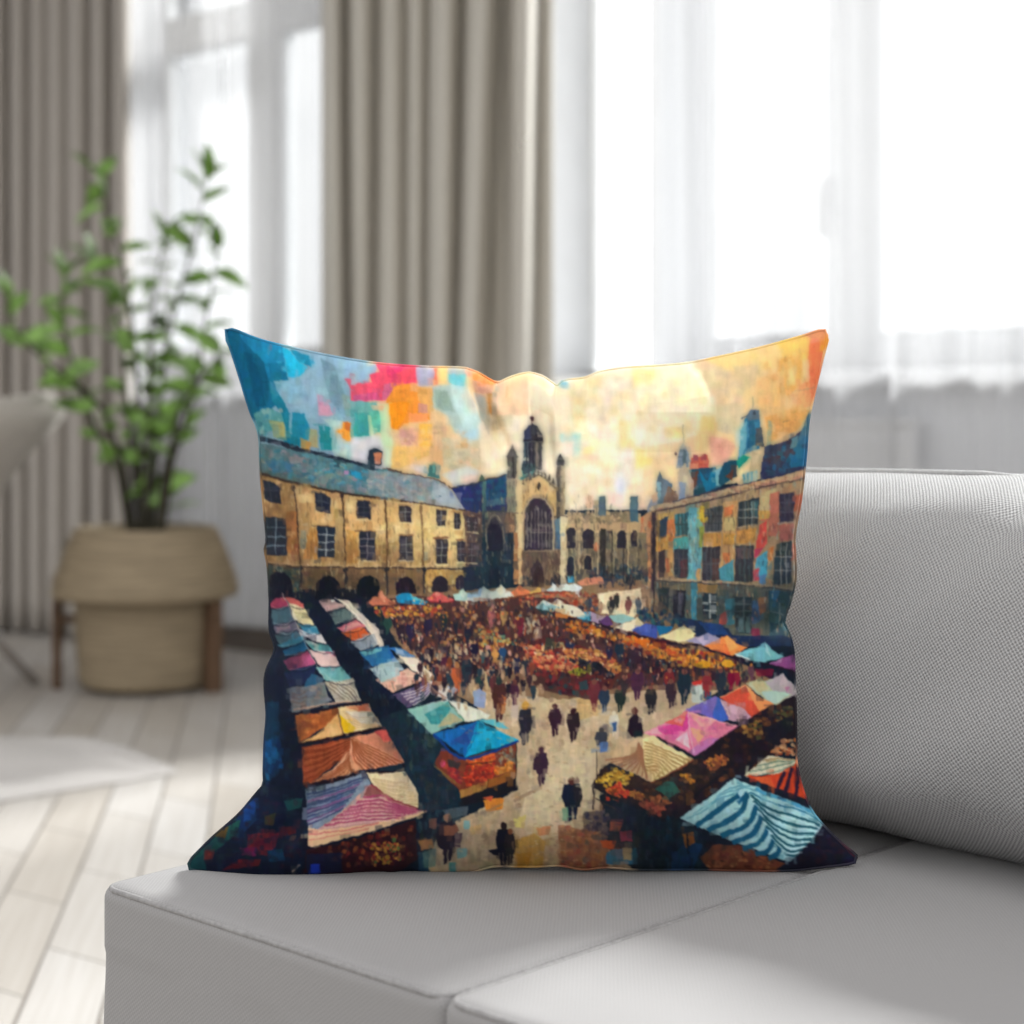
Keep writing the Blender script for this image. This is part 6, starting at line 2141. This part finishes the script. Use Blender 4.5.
def slab(o0, a, c, th, n=12, cush=.02):
    bm = bmesh.new()
    nv = a.cross(c).normalized()
    for s in (0, 1):
        pass
    rows = []
    for j in range(n + 1):
        for i in range(n + 1):
            u, v = i / n, j / n
            # rounded corners of the panel
            cu, cv = (u - .5) * 2, (v - .5) * 2
            q = (abs(cu) ** 5 + abs(cv) ** 5) ** .2
            mx = max(abs(cu), abs(cv))
            sc = mx / q if q > 1e-6 else 1
            uu, vv = .5 + cu * sc * .5, .5 + cv * sc * .5
            e = (1 - abs(cu * sc) ** 6) * (1 - abs(cv * sc) ** 6)
            rows.append((o0 + a * uu + c * vv, max(e, 0) ** .4))
    vf = [bm.verts.new(p + nv * th * (.5 * e + .02)) for p, e in rows]
    vb = [bm.verts.new(p - nv * th * (.5 * e + .02)) for p, e in rows]
    w = n + 1
    for j in range(n):
        for i in range(n):
            bm.faces.new((vf[j * w + i], vf[j * w + i + 1], vf[(j + 1) * w + i + 1], vf[(j + 1) * w + i]))
            bm.faces.new((vb[j * w + i], vb[(j + 1) * w + i], vb[(j + 1) * w + i + 1], vb[j * w + i + 1]))
    edge = [i for i in range(w)] + [j * w + n for j in range(1, w)] + [n * w + i for i in range(n - 1, -1, -1)] + [j * w for j in range(n - 1, 0, -1)]
    for a_, c_ in zip(edge, edge[1:] + edge[:1]):
        bm.faces.new((vf[a_], vb[a_], vb[c_], vf[c_]))
    return bm


sb = obj('backrest', slab(T - inv, e1, e2, .09), M['chair'], ch)
box_uv(sb.data)
S0 = T + e2 * .96
sf = (e2.normalized() * .2 + Vector((-1, -.2, 0)) * .8).normalized() * .52
sf.z = .07
so = obj('seat', slab(S0 - inv, e1, sf, .11), M['chair'], ch)
box_uv(so.data)
for s in (0.06, .94):
    p0 = T + e1 * s + e2 * .44 - nrm * .05
    p1 = T + e1 * s + e2 * 1.04 - nrm * .055
    obj('frame_rail', tube([p0 - inv, p1 - inv, S0 + e1 * s + sf * .95 - inv - Vector((0, 0, .06))], .013, 8), M['wood'], ch)
    rl = S0 + e1 * s - Vector((0, 0, .06))
    ft = rl + RV * .30
    ft.z = 0.0
    obj('leg', tube([rl - inv, ft - inv], [.018, .013], 8), M['chair_leg'], ch)
    fl = S0 + e1 * s + sf * .9 - Vector((0, 0, .06))
    f2 = fl + sf.normalized() * .06
    f2.z = 0.0
    obj('leg', tube([fl - inv, f2 - inv], [.018, .013], 8), M['chair_leg'], ch)

# ---------------------------------------------------------------- rug corner
top = [(178, 772), (140, 757), (87, 741), (40, 738), (0, 737), (-60, 735), (-140, 733)]
bot = [(178, 773), (130, 782), (80, 790), (40, 796), (0, 803), (-60, 814), (-140, 828)]
P3, UV = [], []
nr_, nc_ = 30, 70


def lerp_list(l, t):
    f = t * (len(l) - 1)
    i = min(int(f), len(l) - 2)
    q = f - i
    return (l[i][0] * (1 - q) + l[i + 1][0] * q, l[i][1] * (1 - q) + l[i + 1][1] * q)


for j in range(nr_ + 1):
    row, uvr = [], []
    for i in range(nc_ + 1):
        t = i / nc_
        a, c = lerp_list(top, t), lerp_list(bot, t)
        v = j / nr_
        p = floor_at(a[0] + (c[0] - a[0]) * v, a[1] + (c[1] - a[1]) * v)
        ed = min(1, 5 * min(v, 1 - v) + .0) * min(1, t * 4)
        h = .002 + ed * (.003 + .042 * abs(math.sin(v * 11 + t * 2.5 + 1.2 * mnoise.noise(Vector((p.x * 3, p.y * 3, 0))))) ** 2 * max(.2, .7 + .8 * mnoise.noise(Vector((p.x * 5, p.y * 5, 5)))))
        row.append((p.x, p.y, h))
        uvr.append((p.x, p.y))
    P3.append(row)
    UV.append(uvr)
rg_o = grid_mesh('rug', P3, UV, M['rug'])
sm = rg_o.modifiers.new('thickness', 'SOLIDIFY')
sm.thickness = .006
sm.offset = -.4
tag(rg_o, 'rumpled off-white rug corner on the pale floor in front of the plant', 'rug')

# ---------------------------------------------------------------- sofa
C0 = at(108, 893, (EYE - .416) * FPX / (893 - HOR))
C0.z = 0
so = thing('sofa', 'light grey woven sofa with piped seat cushions that carries the printed pillow', 'sofa', C0, math.atan2(-.077, .997))
SEAT = .416
b = bmesh.new()
box_bm(b, -.003, 2.25, -.004, .80, .09, .262, .012)
q = obj('base', b, M['sofa'], so, smooth=False)
box_uv(q.data)
for u in (.08, 1.1, 2.15):
    for v in (.08, .72):
        b = bmesh.new()
        box_bm(b, u - .02, u + .02, v - .02, v + .02, 0, .095, .003)
        obj('foot', b, M['wood'], so, smooth=False)


def skew(x, qy, side):
    return .020 * qy * max(0, x * side)


def seat_disp(puff, seed, side):
    def f(p, q):
        return g(p, q) + Vector((skew(q.x, q.y, side), 0, 0))

    def g(p, q):
        k = (1 - q.x ** 4) * (1 - q.y ** 4)
        if q.z > .5:
            e = min(1, 6 * min(1 - abs(q.x), 1 - abs(q.y)))
            z = puff * k + .0022 * mnoise.noise(Vector((p.x * 9 + seed, p.y * 9, 0))) * e
            z += .0016 * math.sin(p.x * 60 + 3 * p.y) * math.exp(-((q.y + 1) / .35) ** 2) * e
            return Vector((0, 0, z * q.z))
        return Vector((.0018 * mnoise.noise(p * 11), .0018 * mnoise.noise(p * 12 + Vector((3, 1, 0))), 0))
    return f


def seat(u0, u1, v0, v1, z0, z1, seed, puff, side):
    o = soft_box('seat_cushion', (u1 - u0, v1 - v0, z1 - z0), .010, 44, M['sofa'], so, seat_disp(puff, seed, side), ((u0 + u1) / 2, (v0 + v1) / 2, (z0 + z1) / 2))
    hx, hy, hz = (u1 - u0) / 2 - .003, (v1 - v0) / 2 - .003, (z1 - z0) / 2 - .003
    pts = []
    cr = .012
    for cx, cy, a0 in ((hx, hy, 0), (-hx, hy, 90), (-hx, -hy, 180), (hx, -hy, 270)):
        for k in range(5):
            a = R_(a0 + 22.5 * k)
            px_, py_ = cx - math.copysign(cr, cx) + cr * math.cos(a), cy - math.copysign(cr, cy) + cr * math.sin(a)
            pts.append((px_ + skew(px_ / hx, py_ / hy, side), py_, hz))
    obj('piping', tube(pts, .0022, 8, True), M['pipe'], o)
    obj('seam', tube([(x * 1.002, y * 1.002, z - .011) for x, y, z in pts], .0011, 6, True), M['pipe'], o)
    return o


seat(-.004, .362, -.005, .64, .235, SEAT + .007, 1, .001, 1)
seat(.366, 1.30, -.014, .64, .235, SEAT + .010, 7, .004, -1)
seat(1.304, 2.25, -.014, .64, .235, SEAT + .010, 13, .004, 0)
b = bmesh.new()
box_bm(b, .006, 2.25, .665, .80, .25, .655, .03)
q = obj('backrest', b, M['sofa'], so, smooth=False)
box_uv(q.data)


def back_disp(p, q):
    k = max(0, (1 - q.x ** 4)) * max(0, (1 - q.z ** 4))
    o = Vector((0, 0, 0))
    fw = min(1, max(0, (1 - q.y) / 2))                 # 1 on the front face, 0 on the back
    f2 = max(0, -q.y)
    o.y -= .030 * k * (1 - .35 * q.z) * f2
    o.y += .01 * k * max(0, q.y)
    zz = min(1, abs((q.z + .12) / (1.12 if q.z > -.12 else .88)))
    o.y += (.080 if q.z > -.12 else .030) * (1 - math.sqrt(max(0, 1 - zz ** 2.4))) * fw
    # pull lines running down from the top edge and up from the lower corner
    ed = min(1, 4 * (1 - abs(q.z))) * f2
    o.y += .011 * (max(0, math.sin(p.x * 44 - p.z * 36 + .8 * math.sin(p.x * 15))) ** 2 + .4 * math.sin(p.x * 83 - p.z * 75 + 1)) * math.exp(-((q.z - .7) / .6) ** 2) * ed
    o.y += .008 * math.sin(p.x * 34 - p.z * 44 + 1) * math.exp(-((q.z + .9) / .5) ** 2) * ed
    o.y += .005 * mnoise.noise(Vector((p.x * 7, p.z * 7, 2))) * f2
    up_ = max(0, (abs(q.z) - .55) / .45)
    o.z += .004 * mnoise.noise(Vector((p.x * 9, 0, q.z))) * up_
    o.z -= .010 * math.exp(-((p.x + .14) / .02) ** 2) * up_ * (q.z > 0)
    return o


def back_cushion(u0, u1, dv):
    w = u1 - u0
    o = soft_box('back_cushion', (w, .155, .298), .055, 48, M['cushion'], so, back_disp, ((u0 + u1) / 2, .488 - dv, SEAT + .155), (R_(-9), 0, R_(-7)))
    # the piped seam follows the upper front edge of the swollen cushion
    vv = [v.co.copy() for v in o.data.vertices if v.co.z > .02]
    pts = []
    for i in range(70):
        x = -w / 2 + .012 + (w - .024) * i / 69
        near = [c for c in vv if abs(c.x - x) < .018]
        pts.append(max(near, key=lambda c: c.z - .25 * c.y))
    sm_ = []
    for i in range(70):
        q = pts[max(0, i - 3):i + 4]
        sm_.append(sum(q, Vector()) / len(q))
    pts = sm_
    obj('piping', tube(pts, .0030, 8), M['cushion_pipe'], o)
    return o


back_cushion(.10, 1.15, 0)
back_cushion(1.17, 2.2, .09)

# ---------------------------------------------------------------- printed pillow
EDGE_T = [(226, 330), (234, 330), (260, 340), (300, 350), (340, 358), (380, 364), (420, 367), (460, 368), (470, 370), (478, 373), (488, 379), (497, 383), (505, 380), (515, 376), (528, 373), (538, 375), (545, 378), (552, 383), (557, 386), (562, 382), (568, 380), (585, 378), (600, 372), (625, 368), (660, 366), (690, 363), (720, 357), (760, 348), (800, 337), (822, 330), (828, 334)]
EDGE_B = [(190, 869), (205, 873), (231, 876), (264, 880), (302, 879), (342, 875), (373, 871), (391, 873), (408, 871), (434, 873), (448, 873), (474, 871), (493, 866), (517, 866), (538, 866), (560, 865), (583, 869), (600, 867), (613, 867), (640, 869), (700, 869), (740, 870), (790, 870), (830, 866), (853, 863), (858, 858)]
EDGE_L = [(226, 330), (225, 336), (230, 347), (239, 374), (250, 410), (259, 434), (261, 470), (264, 507), (267, 539), (265, 550), (268, 566), (270, 599), (270, 629), (274, 642), (275, 651), (271, 660), (266, 673), (265, 688), (267, 715), (265, 740), (264, 774), (264, 784), (256, 794), (238, 815), (213, 837), (195, 855), (189, 862), (190, 869)]
EDGE_R = [(828, 334), (828, 338), (822, 360), (812, 402), (808, 422), (806, 450), (803, 480), (800, 503), (796, 524), (794, 540), (795, 560), (795, 580), (790, 602), (785, 616), (784, 624), (789, 634), (793, 650), (794, 672), (795, 700), (796, 740), (796, 760), (801, 785), (810, 808), (822, 824), (840, 842), (855, 854), (858, 858)]


def param(l, n):
    a = np.array(l, float)
    q = _curve(a, 8)
    d = np.concatenate([[0], np.cumsum(np.hypot(*np.diff(q, axis=0).T))])
    t = np.linspace(0, d[-1], n)
    return np.stack([np.interp(t, d, q[:, 0]), np.interp(t, d, q[:, 1])], 1)


def pillow():
    NS, NT = 600, 520
    eT, eB, eL, eR = param(EDGE_T, NS), param(EDGE_B, NS), param(EDGE_L, NT), param(EDGE_R, NT)
    s = np.linspace(0, 1, NS)[None, :, None]
    t = np.linspace(0, 1, NT)[:, None, None]
    C = ((1 - t) * eT[None] + t * eB[None] + (1 - s) * eL[:, None] + s * eR[:, None]
         - ((1 - s) * (1 - t) * eT[0] + s * (1 - t) * eT[-1] + (1 - s) * t * eB[0] + s * t * eB[-1]))
    s2, t2 = s[..., 0], t[..., 0]
    puff = .072 * (np.sin(np.pi * s2).clip(0) ** .60) * (np.sin(np.pi * t2).clip(0) ** .60)
    x, y = C[..., 0], C[..., 1]
    base = 1.182 + .030 * (872 - y) / 540 + .0 * x      # stands on the seat, leaning back a little
    dent = np.zeros_like(x)
    for cx, cy, ang, ln, wd, h in ((487, 408, 68, 34, 8, .004),
                                   (780, 626, 10, 46, 8, .008), (285, 652, 170, 46, 9, .008), (262, 792, 30, 40, 10, .006), (800, 800, 140, 40, 10, .006),
                                   (497, 388, 90, 14, 7, .006), (557, 390, 90, 12, 6, .006), (391, 868, 90, 26, 8, .006), (583, 866, 90, 26, 8, .006),
                                   (340, 395, 60, 60, 16, .004), (300, 820, -40, 60, 14, .005)):
        a = R_(ang)
        u = (x - cx) * math.cos(a) + (y - cy) * math.sin(a)
        v = -(x - cx) * math.sin(a) + (y - cy) * math.cos(a)
        dent += h * np.exp(-(u / ln) ** 2 - (v / wd) ** 2)
    # the smooth round swelling at the upper right, with a fold at its rim
    rr_ = np.hypot(x - 660, y - 416)
    swell = .016 / (1 + np.exp((rr_ - 56) / 2.2)) * np.clip((x - 600) / 90, 0, 1) * np.clip((452 - y) / 40, 0, 1)
    # pockets under the gathered top edge: the cloth tucks in below each gather and comes forward again lower down
    for (xa, ya), (xb, yb), wa, wb_, hh in (((474, 377), (502, 440), 9, 6, .014), ((540, 380), (545, 456), 11, 9, .018), ((577, 384), (580, 424), 8, 4, .014)):
        f_ = np.clip((y - ya) / (yb - ya), -1, 2)
        cx_ = xa + (xb - xa) * f_
        hw = wa + (wb_ - wa) * np.clip(f_, 0, 1)
        side_ = 1 / (1 + np.exp((np.abs(x - cx_) - hw) / 1.5))
        prof_ = np.clip((f_ + .02) / .85, 0, 1) * np.clip((1.25 - f_) / .4, 0, 1)
        dent += hh * side_ * prof_
    fade = np.clip(np.minimum(np.minimum(s2, 1 - s2), np.minimum(t2, 1 - t2)) * 14, 0, 1)
    rip = .0012 * np.sin(x * .09 + y * .03) * np.exp(-((t2 - 1) / .18) ** 2) + .0012 * np.sin(y * .085) * (np.exp(-(s2 / .15) ** 2) + np.exp(-((1 - s2) / .15) ** 2))
    depth_f = base - puff + (dent - swell + rip) * fade
    depth_b = base + puff * .95 + rip * fade
    SH = np.array(CAMP)[None, None]

    def world(dep, yy=None):
        yy = y if yy is None else yy
        return (SH + np.array(DV) * dep[..., None] + np.array(RV) * ((x - 512) / FPX * dep)[..., None] + np.array(UPV) * ((HOR - yy) / FPX * dep)[..., None])

    can = make_print()
    can = np.clip(can, 0, 1)
    lin = np.where(can <= .04045, can / 12.92, ((can + .055) / 1.055) ** 2.4)

    def sample(px, py):
        fx = np.clip((px - PX0) * SS, 0, PW * SS - 2)
        fy = np.clip((py - PY0) * SS, 0, PH * SS - 2)
        ix, iy = fx.astype(int), fy.astype(int)
        wx, wy = (fx - ix)[..., None], (fy - iy)[..., None]
        return (lin[iy, ix] * (1 - wx) * (1 - wy) + lin[iy, ix + 1] * wx * (1 - wy) + lin[iy + 1, ix] * (1 - wx) * wy + lin[iy + 1, ix + 1] * wx * wy)

    root = thing('throw_pillow', 'square throw pillow printed with a painted market square, standing on the grey sofa seat', 'pillow', at(525, 873, 1.182))
    off = np.array(root.location)

    def sheet(name, Pw, colr, step=1, flip=False):
        Q = (Pw - off)[::step, ::step]
        K = colr[::step, ::step]
        h, w = Q.shape[:2]
        idx = np.arange(h * w).reshape(h, w)
        f = np.stack([idx[:-1, :-1], idx[1:, :-1], idx[1:, 1:], idx[:-1, 1:]], -1).reshape(-1, 4)
        if flip:
            f = f[:, ::-1]
        me = bpy.data.meshes.new(name)
        me.vertices.add(h * w)
        me.vertices.foreach_set('co', Q.reshape(-1).astype(np.float32))
        me.loops.add(f.size)
        me.loops.foreach_set('vertex_index', f.reshape(-1).astype(np.int32))
        me.polygons.add(len(f))
        me.polygons.foreach_set('loop_start', np.arange(0, f.size, 4, dtype=np.int32))
        me.update(calc_edges=True)
        me.validate()
        ca = me.color_attributes.new('print', 'FLOAT_COLOR', 'POINT')
        rgba = np.ones((h * w, 4), np.float32)
        rgba[:, :3] = np.clip(K.reshape(-1, 3) * PRINT_GAIN, 0, .93)
        ca.data.foreach_set('color', rgba.reshape(-1))
        uv = me.uv_layers.new(name='UVMap')
        uu = np.stack([np.broadcast_to(np.linspace(0, .5, w)[None], (h, w)), np.broadcast_to(np.linspace(0, .5, h)[:, None], (h, w))], -1).reshape(-1, 2)
        uv.data.foreach_set('uv', uu[f.reshape(-1)].astype(np.float32).reshape(-1))
        return obj(name, me, M['print'], root)

    cf = sample(x, y)
    Wf, Wb = world(depth_f), world(depth_b, np.minimum(y, HOR + (y - HOR) * (base / depth_b)))
    Wb[..., 2] -= .010 * np.exp(-((t2 - .955) / .05) ** 2) * np.sin(np.pi * t2) * 6 * np.sin(np.pi * s2)
    sheet('front_panel', Wf, cf)
    sheet('back_panel', Wb, cf[:, ::-1], 8, True)
    # stitched seam round the rim
    rim = np.concatenate([Wf[0, ::6], Wf[6::6, -1], Wf[-1, -6::-6], Wf[-6:6:-6, 0]]) - off
    rc = np.concatenate([cf[0, ::6], cf[6::6, -1], cf[-1, -6::-6], cf[-6:6:-6, 0]])
    sb = tube([tuple(p) for p in rim], .0013, 6, True)
    me = bpy.data.meshes.new('seam')
    sb.to_mesh(me)
    sb.free()
    ca = me.color_attributes.new('print', 'FLOAT_COLOR', 'POINT')
    rgba = np.ones((len(me.vertices), 4), np.float32)
    rgba[:, :3] = np.clip(np.repeat(rc, 6, 0)[:len(me.vertices)] * 1.1 + .02, 0, .9)
    ca.data.foreach_set('color', rgba.reshape(-1))
    me.uv_layers.new(name='UVMap')
    obj('seam', me, M['print'], root)


PRINT_GAIN = 1.13
pillow()

# ---------------------------------------------------------------- light
w = bpy.data.worlds.new('overcast_sky')
SC.world = w
w.use_nodes = True
nt = w.node_tree
bg = nt.nodes['Background']
tc = N(nt, 'ShaderNodeTexCoord')
sx = N(nt, 'ShaderNodeSeparateXYZ')
nt.links.new(tc.outputs['Generated'], sx.inputs[0])
r1 = N(nt, 'ShaderNodeMapRange')
for k_, v_ in (('From Min', -.2), ('From Max', .9), ('To Min', .40), ('To Max', 1.85)):
    r1.inputs[k_].default_value = v_
nt.links.new(sx.outputs[2], r1.inputs['Value'])
r2 = N(nt, 'ShaderNodeMapRange')
for k_, v_ in (('From Min', .1), ('From Max', .6), ('To Min', 0), ('To Max', .8)):
    r2.inputs[k_].default_value = v_
nt.links.new(sx.outputs[1], r2.inputs['Value'])
r = N(nt, 'ShaderNodeMath', operation='ADD')
nt.links.new(r1.outputs[0], r.inputs[0])
nt.links.new(r2.outputs[0], r.inputs[1])
bg.inputs['Color'].default_value = (1, 1, 1.01, 1)
nt.links.new(r.outputs[0], bg.inputs['Strength'])

sl = bpy.data.lights.new('hazy_sun', 'SUN')
sl.energy = 13.0
sl.angle = R_(12)
sl.color = (1, .995, .985)
s_o = bpy.data.objects.new('hazy_sun', sl)
COL.objects.link(s_o)
el = R_(38)
az = Vector((.0774, .9975, 0))
s_o.location = (0, 8, 6)
s_o.rotation_euler = (az * math.cos(el) + UPV * math.sin(el)).to_track_quat('Z', 'Y').to_euler()

# ---------------------------------------------------------------- camera
cd = bpy.data.cameras.new('camera')
cd.sensor_width = 36
cd.lens = FPX / 1024 * 36
cd.shift_y = (HOR - 512) / 1024
cd.clip_start = .05
cd.dof.use_dof = True
cd.dof.focus_distance = 1.15
cd.dof.aperture_fstop = 5.0
co = bpy.data.objects.new('camera', cd)
COL.objects.link(co)
co.location = CAMP
co.rotation_euler = (R_(90), 0, math.atan2(-DV.x, DV.y))
SC.camera = co

SC.view_settings.view_transform = 'Standard'
SC.view_settings.look = 'None'
SC.view_settings.gamma = 1
SC.view_settings.use_curve_mapping = False
SC.view_settings.exposure = -0.12
SC.cycles.max_bounces = 8
SC.cycles.transparent_max_bounces = 16
